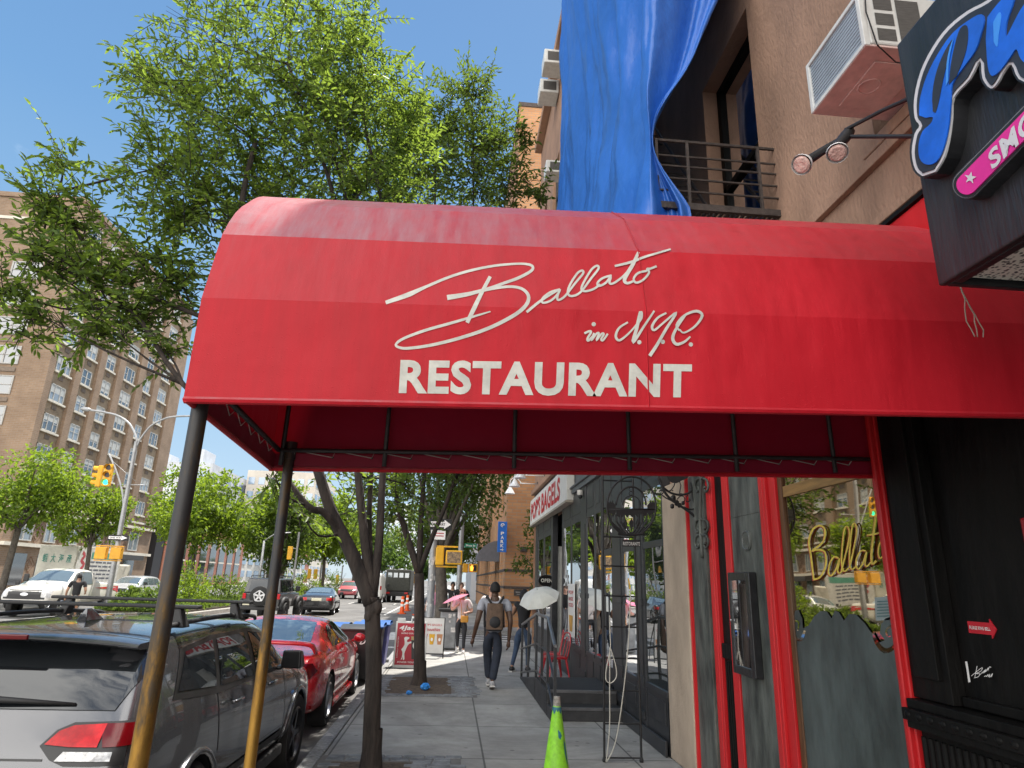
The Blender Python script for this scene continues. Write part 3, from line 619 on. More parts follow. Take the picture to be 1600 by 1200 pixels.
# number plaque "307"-style oval
mb = MB(); pc = (2.598, 5.72, 2.2)
mb.prism([(2.598, 5.72 + .085 * math.copysign(abs(math.cos(a)) ** .7, math.cos(a)), 2.2 + .088 * math.copysign(abs(math.sin(a)) ** .7, math.sin(a))) for a in [2 * math.pi * k / 28 for k in range(28)]], (-.035, 0, 0), (.03, 0, 0))
plq = mb.build('number_plaque', M_verd, rest, world=True, bevel=.004)
mb = MB(); ring = [(2.562, 5.72 + .07 * math.copysign(abs(math.cos(a)) ** .7, math.cos(a)), 2.2 + .073 * math.copysign(abs(math.sin(a)) ** .7, math.sin(a))) for a in [2 * math.pi * k / 28 for k in range(28)]]
mb.tube(ring, .005, 5, closed=True); put_text(mb, '310', plane_fn((2.560, 5.768, 2.165), (0, -.096, 0), (0, 0, .07)), bold=.02); mb.build('plaque_numerals', mat('worn_pewter', (.2, .2, .19), .4, metal=.6, var=.3), plq)
# ---- dark entrance front on the right
mb = MB(); mb.box(2.64, 3.0, -12, 3.732, 0, TOP); mb.build('dark_front_wall', M_black, rest, world=True)
mb = MB()
mb.box(2.56, 2.639, 3.43, 3.728, 1.25, TOP - .01); mb.box(2.535, 2.562, 3.48, 3.67, 1.36, TOP - .05)
for (z0, z1, o) in ((1.10, 1.14, .10), (1.14, 1.20, .125), (1.20, 1.245, .09)): mb.box(2.60 - o, 2.638, 2.2, 3.725, z0, z1 - .001)
mb.box(2.57, 2.638, 2.2, 3.72, 0, 1.095)
r0 = 3.70
while r0 > 2.25: mb.tube([(2.57, r0, .08), (2.57, r0, 1.06)], .017, 8); r0 -= .05
for i in range(16): mb.ell((2.485, 3.68 - i * .088, 1.17), (.022, .03, .022), 8, 6)
mb.build('carved_pilaster', M_black, rest, world=True, bevel=.006)
mb = MB()
for (y0, y1, z0, z1) in ((2.72, 2.77, 1.25, TOP - .01), (2.77, 3.42, 1.25, 1.30)): mb.box(2.60, 2.638, y0 + .001, y1 - .001, z0, z1)
mb.build('panel_moulding', M_black, rest, world=True, bevel=.008)
mb = MB(); mb.box(2.61, 2.639, 2.45, 2.88, 1.84, 2.14); mb.build('red_notice_board', mat('dark_red_board', (.30, .012, .02), .4, var=.3), rest, world=True, bevel=.01)
# ---- menu case
mc = T('menu_case', 'black glazed menu case on the dark iron panel between red jambs', 'menu case', (2.55, 5.8, 1.5))
mb = MB(); y0, y1, z0, z1 = 5.585, 6.03, 1.09, 1.93
for (a, b, c, d) in ((y0, y0 + .075, z0, z1), (y1 - .055, y1, z0, z1), (y0 + .075, y1 - .055, z0, z0 + .07), (y0 + .075, y1 - .055, z1 - .07, z1)): mb.box(2.50, 2.573, a + .0005, b - .0005, c, d)
mb.build('case_frame', M_blackgl, mc, world=True, bevel=.008)
mb = MB(); mb.quad((2.53, y0 + .07, z0 + .06), (2.53, y1 - .05, z0 + .06), (2.53, y1 - .05, z1 - .06), (2.53, y0 + .07, z1 - .06)); mb.build('menu_sheet', mat('menu_paper', (.30, .29, .26), .7, var=.75, scale=7), mc, world=True)
mb = MB(); mb.quad((2.51, y0 + .07, z0 + .06), (2.51, y1 - .05, z0 + .06), (2.51, y1 - .05, z1 - .06), (2.51, y0 + .07, z1 - .06)); mb.build('case_glass', glass('case_glass', (.05, .05, .05), .04, .03, clear=.8), mc, world=True)
mb = MB(); mb.ell((2.497, 6.0, 1.52), (.008, .008, .012), 8, 6); mb.build('case_lock', mat('steel', (.5, .5, .5), .3, metal=1, var=.1), mc, world=True)
# ---- small signs on the dark front
sg = T('arrow_sign', 'small red arrow sign reading PLEASE RING BELL on the dark wall', 'sign', (2.6, 3.24, 1.63))
a0, a1 = at(1504, 974, x=2.59), at(1548, 992, x=2.59)
Y0, Y1, zc_ = 3.335, 3.155, 1.635
mb = MB(); mb.prism([(2.632, Y0, zc_ - .028), (2.632, Y1 + .035, zc_ - .028), (2.632, Y1 + .035, zc_ - .045), (2.632, Y1, zc_), (2.632, Y1 + .035, zc_ + .045), (2.632, Y1 + .035, zc_ + .028), (2.632, Y0, zc_ + .028)], (0, 0, 0), (.006, 0, 0))
mb.build('arrow_plate', mat('sign_red', (.55, .015, .03), .45, var=.1), sg, world=True)
mb = MB(); put_text(mb, 'PLEASE RING BELL', plane_fn((2.629, Y0 - .012, zc_ - .009), (0, -.135, 0), (0, 0, .016)), bold=.01); mb.build('arrow_lettering', mat('sign_white', (.8, .78, .76), .6, var=0), sg, world=True)
sg = T('signature_sign', 'white handwritten restaurant signature with a white bar low on the dark wall', 'sign', (2.6, 3.2, 1.4))
sx = lambda x, y: at(1400 + x * .3503, 780 + y * .35, x=2.628)
mb = MB()
for p in ([(335, 790), (365, 765), (385, 752), (378, 768), (352, 780), (372, 778), (368, 792), (348, 798)], [(362, 745), (352, 795)], [(374, 784), (390, 770), (388, 778), (396, 762), (394, 776), (402, 758), (400, 772), (412, 752), (410, 766), (418, 748), (424, 752)], [(394, 792), (402, 788), (404, 792), (412, 782), (412, 794), (420, 780), (418, 796), (432, 778), (426, 794)]): mb.ribbon(sx, p, 2.6, lift=(-.0003, 0, 0))
mb.poly2(sx, [(308, 724), (318, 724), (332, 816), (323, 818)])
mb.build('signature_lettering', mat('sign_white', (.8, .78, .76)), sg, world=True)
# ---- air conditioner in the upper window
ac = T('air_conditioner', 'white window air conditioner jutting from the brown wall beside the black sign', 'air conditioner', (2.35, 3.0, 4.64))
M_acw = mat('ac_white', (.62, .62, .60), .5, var=.12, scale=9)
M_acs = mat('ac_coil', (.33, .38, .44), .5, var=.15)
ax0, ax1, ay0, ay1, az0, az1 = 2.08, 2.72, 2.70, 3.26, 4.635, 5.0
mb = MB(); mb.box(ax0 + .03, ax1, ay0, ay1, az0 + .012, az1); mb.build('ac_case', M_acw, ac, world=True, bevel=.012)
mb = MB()
for (a, b, c, d) in ((ay0, ay0 + .03, az0, az1), (ay1 - .03, ay1, az0, az1), (ay0 + .03, ay1 - .03, az0, az0 + .028), (ay0 + .03, ay1 - .03, az1 - .028, az1)): mb.box(ax0, ax0 + .034, a, b, c, d)
mb.build('coil_frame', M_acw, ac, world=True, bevel=.004)
mb = MB(); mb.box(ax0 + .014, ax0 + .03, ay0 + .03, ay1 - .03, az0 + .028, az1 - .028)
for i in range(13): mb.box(ax0 + .010, ax0 + .014, ay0 + .032, ay1 - .032, az0 + .04 + i * .0235, az0 + .044 + i * .0235)
mb.build('coil', M_acs, ac, world=True)
mb = MB(); gx = lambda a: ax0 + .06 + a * .36
for (a, b, c, d) in ((.06, .36, .06, .30), (.06, .36, .38, .62), (.06, .36, .70, .94), (.42, .80, .06, .94)):
    mb.quad((gx(a), ay0 - .003, az0 + .02 + c * .33), (gx(b), ay0 - .003, az0 + .02 + c * .33), (gx(b), ay0 - .003, az0 + .02 + d * .33), (gx(a), ay0 - .003, az0 + .02 + d * .33))
mb.build('side_vent', mat('vent_dark', (.09, .085, .08), .8, var=.3, scale=60, stretch=(.3, 1, 3)), ac, world=True)
mb = MB(); mb.box(ax0 + .005, ax1, ay0 + .004, ay1 - .004, az0 - .003, az0 + .01); mb.box(ax0 + .12, ax0 + .4, ay0 + .1, ay1 - .1, az0 - .012, az0 - .004)
mb.tube([(ax0 + .2 + .06 * math.cos(t), ay0 + .28 + .06 * math.sin(t), az0 - .012) for t in [k * .52 for k in range(13)]], .006, 5)
mb.build('base_pan', mat('pinkish_pan', (.72, .52, .48), .6, var=.2, scale=8), ac, world=True, bevel=.003)  # underside in a pinkish tone, unlike the white case
mb = MB(); mb.tube([(ax0 + .05, ay0 - .006, az1 + .1), (ax0 + .02, ay0 - .02, az0 + .2), (ax0 + .06, ay0 - .012, az0 - .01), (ax0 + .2, ay0 + .05, az0 - .05), (ax0 + .34, ay0 + .1, az0 - .01)], .004, 5); mb.build('power_cable', M_iron, ac, world=True)
# ---- black shop sign box, upper right
sb = T('shop_sign_box', 'black projecting shop sign with blue script letters and pink strip', 'sign', (2.1, 1.0, 2.86))
SX = 1.70
M_sblk = mat('sign_black', (.022, .023, .026), .38, var=.5, scale=5, bump=.15, bscale=30, stretch=(1, 3, .3), spec=.6)
mb = MB(); mb.box(SX, SX + .03, -.9, 2.03, 2.855, 4.6); mb.box(SX + .03, 2.6, 2.0, 2.03, 2.855, 3.93)
mb.box(SX + .03, 2.6, -.9, 2.0, 3.80, 3.93); mb.box(SX + .03, SX + .07, -.9, 2.0, 2.856, 2.90)
mb.v = [(x, y, (3.935 if z > 4.5 else z)) for x, y, z in mb.v]
mb.build('sign_case', M_sblk, sb, world=True, bevel=.006)
mgr, nt, b = newmat('sign_mesh'); ck = nd(nt, 'ShaderNodeTexVoronoi', i_Scale=70.0); tc = nd(nt, 'ShaderNodeTexCoord'); nt.links.new(tc.outputs['Object'], ck.inputs[0])
rp = nd(nt, 'ShaderNodeValToRGB'); rp.color_ramp.elements[0].color = (.04, .04, .03, 1); rp.color_ramp.elements[1].color = (.95, .93, .82, 1); rp.color_ramp.elements[0].position = .25; rp.color_ramp.elements[1].position = .5
nt.links.new(ck.outputs[0], rp.inputs[0]); nt.links.new(rp.outputs[0], b.inputs['Base Color']); b.inputs['Metallic'].default_value = .2; b.inputs['Roughness'].default_value = .35
mb = MB(); mb.box(SX + .075, 2.58, -.9, 1.985, 2.875, 2.89); mb.build('underside_mesh', mgr, sb, world=True)
mb = MB(); mb.box(SX + .8, 2.58, -.9, 1.99, 2.80, 2.872); mb.build('underside_trim', M_sblk, sb, world=True)
S = .3833
def sgn(dx): return lambda x, y: at(1400 + x * S, y * S, x=SX - dx)
def solid(poly, d0, d1, m, name, par):
    P = [at(1400 + x * S, y * S, x=SX - d1) for x, y in poly]
    mb = MB(); t = [Vector((SX - d0, p.y, p.z)) for p in P]; n = len(t)
    from mathutils.geometry import tessellate_polygon
    tri = tessellate_polygon([[Vector((p.y, p.z, 0)) for p in P]])
    vs = t + [Vector((SX - d1, p.y, p.z)) for p in P]
    mb.add(vs, [tuple(n + i for i in f) for f in tri] + [(i, (i + 1) % n, n + (i + 1) % n, n + i) for i in range(n)])
    return mb.build(name, m, par, world=par.type == 'EMPTY')
def inset(poly, d):
    n = len(poly); out = []
    ar = sum(poly[i][0] * poly[(i + 1) % n][1] - poly[(i + 1) % n][0] * poly[i][1] for i in range(n))
    sg_ = 1 if ar > 0 else -1
    for i in range(n):
        a, p, c = Vector(poly[i - 1]), Vector(poly[i]), Vector(poly[(i + 1) % n])
        t = ((c - a)).normalized(); out.append((p.x - t.y * d * sg_, p.y + t.x * d * sg_))
    return out
blob = smooth2([(108, 718), (78, 690), (64, 620), (76, 545), (95, 512), (76, 480), (74, 400), (100, 290), (150, 190), (210, 110), (290, 45), (370, 2), (440, -60), (560, -160), (760, -260), (960, -320), (1000, -150), (900, -40), (760, 60), (640, 180), (600, 300), (560, 335), (500, 322), (470, 262), (440, 290), (412, 340), (384, 360), (352, 318), (342, 245), (300, 322), (234, 398), (226, 480), (216, 560), (196, 640), (160, 700)], 3)
bo = solid(inset(blob, -9), .0, .055, M_sblk, 'letter_backing', sb)
solid(inset(blob, 0), .055, .062, mat('sign_white_plastic', (.62, .62, .64), .4, var=.1), 'white_outline', bo)
solid(inset(blob, 12), .062, .066, mat('sign_dark_blue', (.03, .035, .05), .4, var=.3), 'dark_outline', bo)
M_sblue = mat('sign_blue', (.012, .14, .72), .3, var=.25, scale=6, coat=.3); M_sblue2 = mat('sign_light_blue', (.06, .30, .85), .3, var=.1)
P1 = smooth2([(94, 470), (98, 400), (125, 310), (170, 220), (230, 135), (300, 80), (345, 58), (358, 85), (345, 140), (320, 210), (270, 280), (228, 345), (222, 420), (212, 520), (190, 610), (160, 662), (122, 670), (96, 645), (92, 590), (108, 535), (140, 505), (150, 478), (120, 480)], 3)
blu = solid(P1, .066, .071, M_sblue, 'blue_letter', bo)
solid(smooth2([(150, 455), (148, 380), (165, 290), (200, 205), (232, 160), (214, 230), (190, 330), (172, 420), (160, 460)], 3), .071, .073, mat('sign_dark_blue', (0, 0, 0)), 'letter_counter', blu)
solid(smooth2([(215, 345), (222, 270), (240, 180), (262, 115), (288, 105), (292, 160), (278, 230), (246, 310)], 3), .071, .073, mat('sign_dark_blue', (0, 0, 0)), 'letter_counter', blu)
solid(smooth2([(212, 330), (214, 250), (232, 165), (236, 152), (220, 190), (206, 260), (203, 350)], 3), .0735, .075, M_sblue2, 'letter_highlight', blu)
W1 = smooth2([(372, 70), (410, 20), (470, -40), (480, 0), (450, 90), (448, 150), (480, 90), (520, 20), (600, -70), (640, -60), (600, 40), (590, 90), (640, 40), (760, -80), (800, -60), (720, 60), (620, 160), (580, 240), (540, 262), (508, 240), (490, 200), (466, 230), (430, 280), (392, 310), (374, 270), (366, 160)], 3)
wl = solid(W1, .066, .071, M_sblue, 'blue_letter', bo)
solid(smooth2([(396, 90), (420, 50), (428, 70), (418, 140), (412, 190), (398, 170)], 3), .0715, .073, M_sblue2, 'letter_highlight', wl)
def pill(r):
    a = Vector((287, 752)); b = Vector((660, 370)); d = (b - a).normalized(); n_ = Vector((-d.y, d.x))
    return [tuple(a + (n_ * math.cos(t) - d * math.sin(t)) * r) for t in [math.pi * k / 14 for k in range(15)]] + [tuple(b - n_ * r), tuple(b + n_ * r)]
pb = solid(pill(60), .0, .05, M_sblk, 'strip_backing', sb)
solid(pill(56), .05, .052, mat('sign_grey_edge', (.2, .2, .21), .4), 'strip_edge', pb); solid(pill(53), .052, .054, M_sblk, 'strip_inner', pb)
pk = solid(pill(41), .054, .059, mat('sign_pink', (.72, .03, .30), .4, var=.12), 'pink_strip', pb)
mb = MB(); mb.poly2(sgn(.062), [(303 + (26 if k % 2 == 0 else 10.5) * math.sin(k * math.pi / 5 + .15), 725 - (26 if k % 2 == 0 else 10.5) * math.cos(k * math.pi / 5 + .15)) for k in range(10)])
Sm = mat('sign_white_plastic', (.6, .6, .6)); mb.build('star', Sm, pk); mb = MB()
put_text(mb, 'SMO', quadmap((372, 625), (560, 425), (392, 695), (580, 512), sgn(.062)), bold=.03); mb.build('strip_lettering', Sm, pk)
# ---- flood lamps on arms
fl = T('flood_lamps', 'pair of bare flood lamp bulbs on black arms beside the sign', 'lamp', (1.8, 2.1, 3.6))
M_bulb = mat('lamp_white', (.80, .76, .74), .35, var=.05); M_lens = mat('lamp_lens', (.72, .46, .40), .2, var=.35, scale=40, bump=.5, bscale=70)
J = at(1322, 212, y=2.3)
mb = MB(); mb.tube([at(1425, 152, y=2.02), at(1380, 172, y=2.15), J + Vector((0, 0, .03))], .0085, 8); mb.tube([at(1428, 213, y=2.02), J + Vector((0, 0, -.005))], .0085, 8)
E1, E2 = at(1308, 236, y=2.26), at(1256, 255, y=2.30)
D1, D2 = Vector((-.30, -.45, -.75)).normalized(), Vector((-.62, -.30, -.55)).normalized()
mb.tube([J + (J - E1 + D1 * .05) * .4, J, E1 - D1 * .04], [.022, .026, .024], 12); mb.tube([J + Vector((0, .02, 0)), J.lerp(E2 - D2 * .045, .5), E2 - D2 * .04], [.015, .017, .021], 12)
mb.build('lamp_arm', M_iron, fl, world=True, smooth=True, ang=40)
for (q, d) in ((E1, D1), (E2, D2)):
    d = d.normalized(); m_ = MB(); m_.tube([q - d * .05, q - d * .03, q - d * .005, q + d * .02, q + d * .026], [.018, .02, .036, .045, .044], 18, cap=False); bl = m_.build('bulb', M_bulb, fl, world=True, smooth=True)
    m_ = MB(); m_.tube([q + d * .022, q + d * .029], [.036, .028], 18); m_.build('bulb_lens', M_lens, bl, smooth=True, ang=30)
# ---- frayed rope strands hanging by the sign
mb = MB(); r = random.Random(5)
for k in range(3):
    p = at(1500, 446, y=2.3); pts = [p]
    for i in range(7): p = p + Vector((r.uniform(-.008, .016), 0, -.032)); pts.append(p)
    mb.tube(pts, .0022, 5)
tag(mb.build('frayed_rope', mat('old_rope', (.33, .28, .22), .9)), 'short frayed rope end dangling below the black sign', 'rope')
# ---- fire escape
fe = T('fire_escape', 'dark iron fire escape balcony with rails behind the blue tarp', 'fire escape', (2.1, 6.6, 4.9))
mb = MB(); FX = 1.55; FY = 4.68; FZ = 4.86
for z in (5.47, 5.32, 5.22, 5.10, 4.98): mb.tube([(FX, FY, z), (2.6, FY, z)], .016 if z > 5.4 else .010, 6); mb.tube([(FX, FY, z), (FX, 9.6, z)], .016 if z > 5.4 else .010, 6)
mb.each('rail', M_iron2, fe, world=True)
mb = MB()
for x in (FX, 1.82, 2.45): mb.box(x - .012, x + .012, FY - .012, FY + .012, FZ, 5.48)
for i in range(1, 9): mb.box(FX - .012, FX + .012, FY + i * .6 - .012, FY + i * .6 + .012, FZ, 5.48)
mb.each('baluster', M_iron2, fe, world=True)
mb = MB(); mb.box(FX - .02, 2.6, FY - .02, FY + .02, FZ - .06, FZ); mb.box(FX - .02, FX + .02, FY + .021, 9.6, FZ - .06, FZ)
for i in range(22): mb.box(FX + .05 + i * .047, FX + .07 + i * .047, FY + .03, 9.6, FZ - .03, FZ - .01)
mb.build('platform_slats', M_iron2, fe, world=True)
mb = MB(); mb.tube([(2.0, 5.3, FZ), (2.25, 7.6, 8.0)], .02, 6); mb.tube([(2.45, 5.3, FZ), (2.5, 7.6, 8.0)], .02, 6)
for i in range(10): mb.tube([(2.0 + i * .025, 5.3 + i * .23, FZ + i * .31), (2.45, 5.3 + i * .23, FZ + i * .31)], .012, 5)
mb.build('stair', M_iron2, fe, world=True)
# ---- blue tarpaulin
from mathutils import noise as mnoise
M_tarp = mat('blue_tarpaulin', (.022, .135, .52), .38, var=.14, scale=1.2, bump=.6, bscale=10, spec=.55, stretch=(1, 1, .7))
KN = Vector((1.50, 4.66, 5.42))
def tarp(u, v):
    z = 4.45 + v * 9.3
    xe = float(np.interp(z, [4.8, 5.2, 5.42, 6.3, 7.1, 8.0, 9], [1.80, 1.62, 1.50, 1.92, 2.18, 2.45, 2.6]))
    lenA = 5.0; lenB = max(.02, math.hypot(xe - 1.5, .12)); yf = 9.55 + .35 * math.sin(v * 3.1) - .5 * max(0, .12 - v) / .12
    s = u * (lenA + 1.2)
    if s < lenA: p = Vector((1.47, yf + (4.7 - yf) * s / lenA, z))
    else:
        t = (s - lenA) / 1.2; p = Vector((1.49 + (xe - 1.49) * t, 4.7 - .1 * math.sin(t * 1.57), z))
    near = max(0, (s - 2.4) / 3.8)
    f = .085 * math.sin(s * 6.5 + .9 * math.sin(z * .6)) * (.25 + near) + .03 * math.sin(s * 19 + z * .5) * near ** 2 + .16 * mnoise.noise(Vector((s * .7, z * .35, 1.0))) + .05 * mnoise.noise(Vector((s * 2.6, z * .9, 5.0))) - .10 * abs(mnoise.noise(Vector((s * 1.7 + z * .25, z * .4, 3.0)))) - .07 * abs(mnoise.noise(Vector((s * 4 - z * .3, z * .35, 7.0)))) + .014 * mnoise.noise(Vector((s * 7, z * 5, 9.0)))
    bulge = .22 * math.sin(min(1, s / lenA) * math.pi) * (.5 + .5 * math.sin(z * .55))
    p.x -= (f + bulge) if s < lenA else f * .6
    if s >= lenA: p.y -= f * .9
    g = math.exp(-((z - KN.z) / .38) ** 2) * min(1, max(0, (s - lenA + 1.3) / 1.6))
    return p.lerp(Vector((KN.x, KN.y - .03, z)), .8 * g)
mb = MB(); mb.grid(tarp, 150, 110)
to = mb.build('blue_tarp', M_tarp, smooth=True); tag(to, 'creased blue tarpaulin draped over the fire escape and tied at its rail', 'tarpaulin')
sm = to.modifiers.new('thickness', 'SOLIDIFY'); sm.thickness = .004
# ---- fire-escape drop ladder with rope
ld = T('drop_ladder', 'narrow black iron ladder standing before the dark shop front, white rope on it', 'ladder', (1.91, 7.67, 0))
LB, RBm, LT, RT = Vector((1.715, 7.67, .02)), Vector((2.115, 7.67, .02)), Vector((1.73, 7.67, 4.9)), Vector((2.075, 7.67, 4.9))
mb = MB(); mb.tube([LB, LT], .013, 8); mb.build('side_rail', M_iron, ld, world=True)
mb = MB(); mb.tube([RBm, RT], .013, 8); mb.build('side_rail', M_iron, ld, world=True)
for k in range(15):
    t = (.02 + k * .328) / 4.9
    mb = MB(); mb.tube([LB.lerp(LT, t), RBm.lerp(RT, t)], .009, 6); mb.build('rung', M_iron, ld, world=True)
for q in (LB, RBm):
    mb = MB(); mb.lathe([(.02, 0), (.024, .02), (.014, .05)], (q.x, q.y, 0), 10); mb.build('ladder_foot', M_iron, ld, world=True)
zz = lambda x, y, Y=7.62: at(780 + x * .25, 900 + y * .25, y=Y)
mb = MB(); mb.tube([zz(*p) for p in smooth2([(690, 245), (692, 350), (695, 450), (670, 580), (668, 650), (700, 668), (732, 630), (728, 560), (698, 455)], 4)], .006, 6)
mb.tube([zz(*p) for p in smooth2([(692, 450), (690, 700), (690, 950), (668, 1160)], 3)], .006, 6); mb.tube([zz(*p) for p in smooth2([(822, 80), (805, 450), (760, 850), (720, 1060), (672, 1160)], 4)], .006, 6)
tag(mb.build('rope', mat('white_rope', (.5, .48, .42), .9, var=.2, scale=60)), 'off white rope looped and hanging on the black drop ladder', 'rope')
# ---- hanging wrought iron sign and bracket
hs = T('hanging_iron_sign', 'round black wrought iron sign hung from the scrolled bracket with lettered plate', 'sign', (2.08, 7.4, 2.3))
HY = 6.88
h = lambda x, y: at(930 + x * .1416, 730 + y * .1417, y=HY)
mb = MB(); cen = (400, 430)
mb.tube([h(400 + 270 * math.cos(t), 430 + 325 * math.sin(t)) for t in [k * math.pi / 20 for k in range(40)]], .011, 8, closed=True)
mb.tube([h(395 + 165 * math.cos(t), 420 + 205 * math.sin(t)) for t in [math.pi + k * math.pi / 16 for k in range(17)]], .010, 8)
mb.tube([h(400 + 100 * math.cos(t), 420 + 105 * math.sin(t)) for t in [math.pi + k * math.pi / 14 for k in range(15)]], .006, 6)
for c_ in ((395, 245), (395, 290)): mb.tube([h(c_[0] + 22 * math.cos(t), c_[1] + 22 * math.sin(t)) for t in [k * .628 for k in range(10)]], .004, 6, closed=True)
mb.tube([h(130, 465), h(670, 465)], .008, 6)
mb.build('sign_ring', M_iron, hs, world=True, smooth=True)
mb = MB(); r = random.Random(2)
def flat(poly, th=.008): 
    q = [h(*p) for p in poly]; mb.prism(q, (0, -th / 2, 0), (0, th, 0))
for s_ in (0, 1):
    f = (lambda x: x) if s_ == 0 else (lambda x: 800 - x)
    flat([(f(130), 400), (f(140), 370), (f(155), 395), (f(165), 365), (f(178), 395), (f(190), 362), (f(205), 400), (f(225), 420), (f(225), 500), (f(195), 560), (f(180), 510), (f(165), 530), (f(155), 500), (f(140), 510)])
    for (x0, x1) in ((170, 270), (230, 300), (280, 330), (320, 360)): mb.tube([h(f(x0), 520), h(f(x0 + 5), 600), h(f(x1), 690), h(f(x1 + 40), 735)], .010, 6)
flat([(225, 455), (575, 455), (575, 520), (540, 545), (500, 515), (470, 560), (440, 520), (410, 555), (380, 525), (350, 560), (330, 520), (290, 560), (240, 540)])
for x in (330, 400, 470): flat([(x, 560), (x + 26, 620), (x, 720), (x - 26, 620)], .006)
mb.tube([h(250, 735), h(400, 748), h(550, 735)], .014, 6)
mb.build('sign_ornament', M_iron, hs, world=True)
mb = MB(); q = [h(300, 800), h(500, 800), h(500, 875), h(300, 875)]; mb.prism(q, (0, -.004, 0), (0, .008, 0)); mb.tube([h(350, 760), h(350, 805)], .004, 5); mb.tube([h(450, 760), h(450, 805)], .004, 5)
pt = mb.build('lettered_plate', M_iron, hs, world=True)
mb = MB(); hq = lambda x, y: at(930 + x * .1416, 730 + y * .1417, y=HY - .007); put_text(mb, 'RISTORANTE', quadmap((308, 822), (494, 826), (308, 862), (494, 866), hq), bold=.02); mb.build('plate_lettering', mat('plate_white', (.5, .5, .48), .6, var=.1), pt)
br = T('scroll_bracket', 'black scrolled wrought iron bracket with a rooster fixed to the green pilaster', 'bracket', (2.5, 7.1, 2.5))
mb = MB()
def tb(pts, r_=.009, n=5): mb.tube([h(*p) for p in smooth2(pts, n)], r_, 6)
tb([(1145, 590), (1060, 510), (960, 440), (830, 350), (760, 260), (715, 150), (700, 60), (690, -60)], .014)
tb([(690, 110), (740, 210), (830, 280), (930, 305), (1030, 285), (1090, 220), (1120, 120), (1100, 40)], .012)
tb([(1150, 560), (1110, 450), (1075, 340), (1065, 250), (1050, 170)], .009); tb([(660, 280), (690, 300), (735, 300), (750, 270), (725, 250), (705, 270)], .007)
tb([(1020, 305), (1000, 340), (1010, 380), (1045, 370), (1040, 345)], .006); tb([(1070, 300), (1130, 340), (1140, 400), (1100, 455), (1040, 465), (980, 440)], .009)
tb([(740, 310), (800, 350), (870, 380)], .007); tb([(900, 360), (940, 320), (980, 330), (985, 380)], .005)
for (x, y, a) in ((860, 345, 35), (900, 395, 30), (850, 430, 26), (930, 420, 26), (970, 395, 22)): mb.prism([h(x + a * math.cos(t) * (1 if int(t * 2) % 2 else .8), y + a * math.sin(t) * 1.1) for t in [k * .628 for k in range(10)]], (0, -.004, 0), (0, .008, 0))
mb.build('bracket_scroll', M_iron, br, world=True, smooth=True)
mb = MB(); mb.prism([h(*p) for p in smooth2([(785, 100), (810, 140), (850, 170), (900, 175), (950, 150), (1000, 130), (1040, 90), (1050, 20), (1010, 40), (960, 60), (900, 40), (850, -30), (815, -110), (790, -100), (775, -60), (795, 0)], 3)], (0, -.005, 0), (0, .01, 0))
for p in ([(880, 165), (870, 205), (840, 250), (815, 265)], [(930, 155), (945, 200), (935, 260), (930, 295)], [(840, 250), (860, 262)], [(936, 290), (960, 295)]): mb.tube([h(*k) for k in p], .006, 6)
mb.build('rooster', M_iron, br, world=True)
mb = MB(); g = lambda x, y: at(930 + x * .1416, 730 + y * .1417, x=2.522)
def tg(pts, r_=.012): mb.tube([g(*p) for p in smooth2(pts, 4)], r_, 6)
tg([(1170, 60), (1165, 300), (1160, 600), (1185, 1000)], .02)
for s_, cx in ((1, 1225), (-1, 1125)):
    for cy in (230, 680, 850): tg([(1165, cy - 110), (cx + 5 * s_, cy - 90), (cx + 22 * s_, cy - 10), (cx, cy + 40), (cx - 22 * s_, cy + 10), (cx - 8 * s_, cy - 15)], .013)
mb.build('wall_plate_scroll', M_verd, br, world=True, smooth=True)
# ---- green cone
M_cone = mat('cone_lime', (.30, .74, .03), .55, var=.45, scale=16, col2=(.20, .48, .03), detail=10)
cn = T('traffic_cone', 'lime green traffic cone with blue scuffs on the pavement before the steps', 'traffic cone', (1.035, 6.6, 0))
mb = MB(); mb.lathe([(.165, .035), (.15, .05), (.128, .1), (.035, .72), (.03, .755)], (0, 0, 0), 28, cap=False); mb.lathe([(.03, .70), (.028, .775), (.018, .785)], (0, 0, 0), 20, cap=True)
cb = mb.build('cone_body', [M_cone], cn, smooth=True, ang=30)
mb = MB(); mb.box(-.18, .18, -.18, .18, 0, .035); mb.build('cone_base', M_cone, cn, bevel=.015)
mb = MB()
def conept(a, z): rr = .128 + (.035 - .128) * (z - .1) / .62 + .0025; return Vector((rr * math.sin(a), -rr * math.cos(a), z))
mb.poly2(conept, [(.0, .52), (.35, .50), (.5, .47), (.3, .44), (.05, .46)]); mb.poly2(conept, [(.75, .44), (1.0, .40), (1.0, .24), (.9, .25), (.72, .34)])
for k in range(24): mb.quad(conept(k * .2618, .66 + .02 * math.sin(k * 1.7)), conept((k + 1) * .2618, .66 + .02 * math.sin((k + 1) * 1.7)), conept((k + 1) * .2618, .70), conept(k * .2618, .70))
mb.build('blue_scuff', mat('cone_blue', (.03, .16, .22), .6, var=.4, scale=20), cb)
mb = MB(); mb.lathe([(.037, .705), (.036, .74), (.030, .786)], (0, 0, 0), 20); mb.build('cone_tip', mat('cone_grey', (.3, .28, .25), .7, var=.5, scale=40), cb, smooth=True, ang=40)
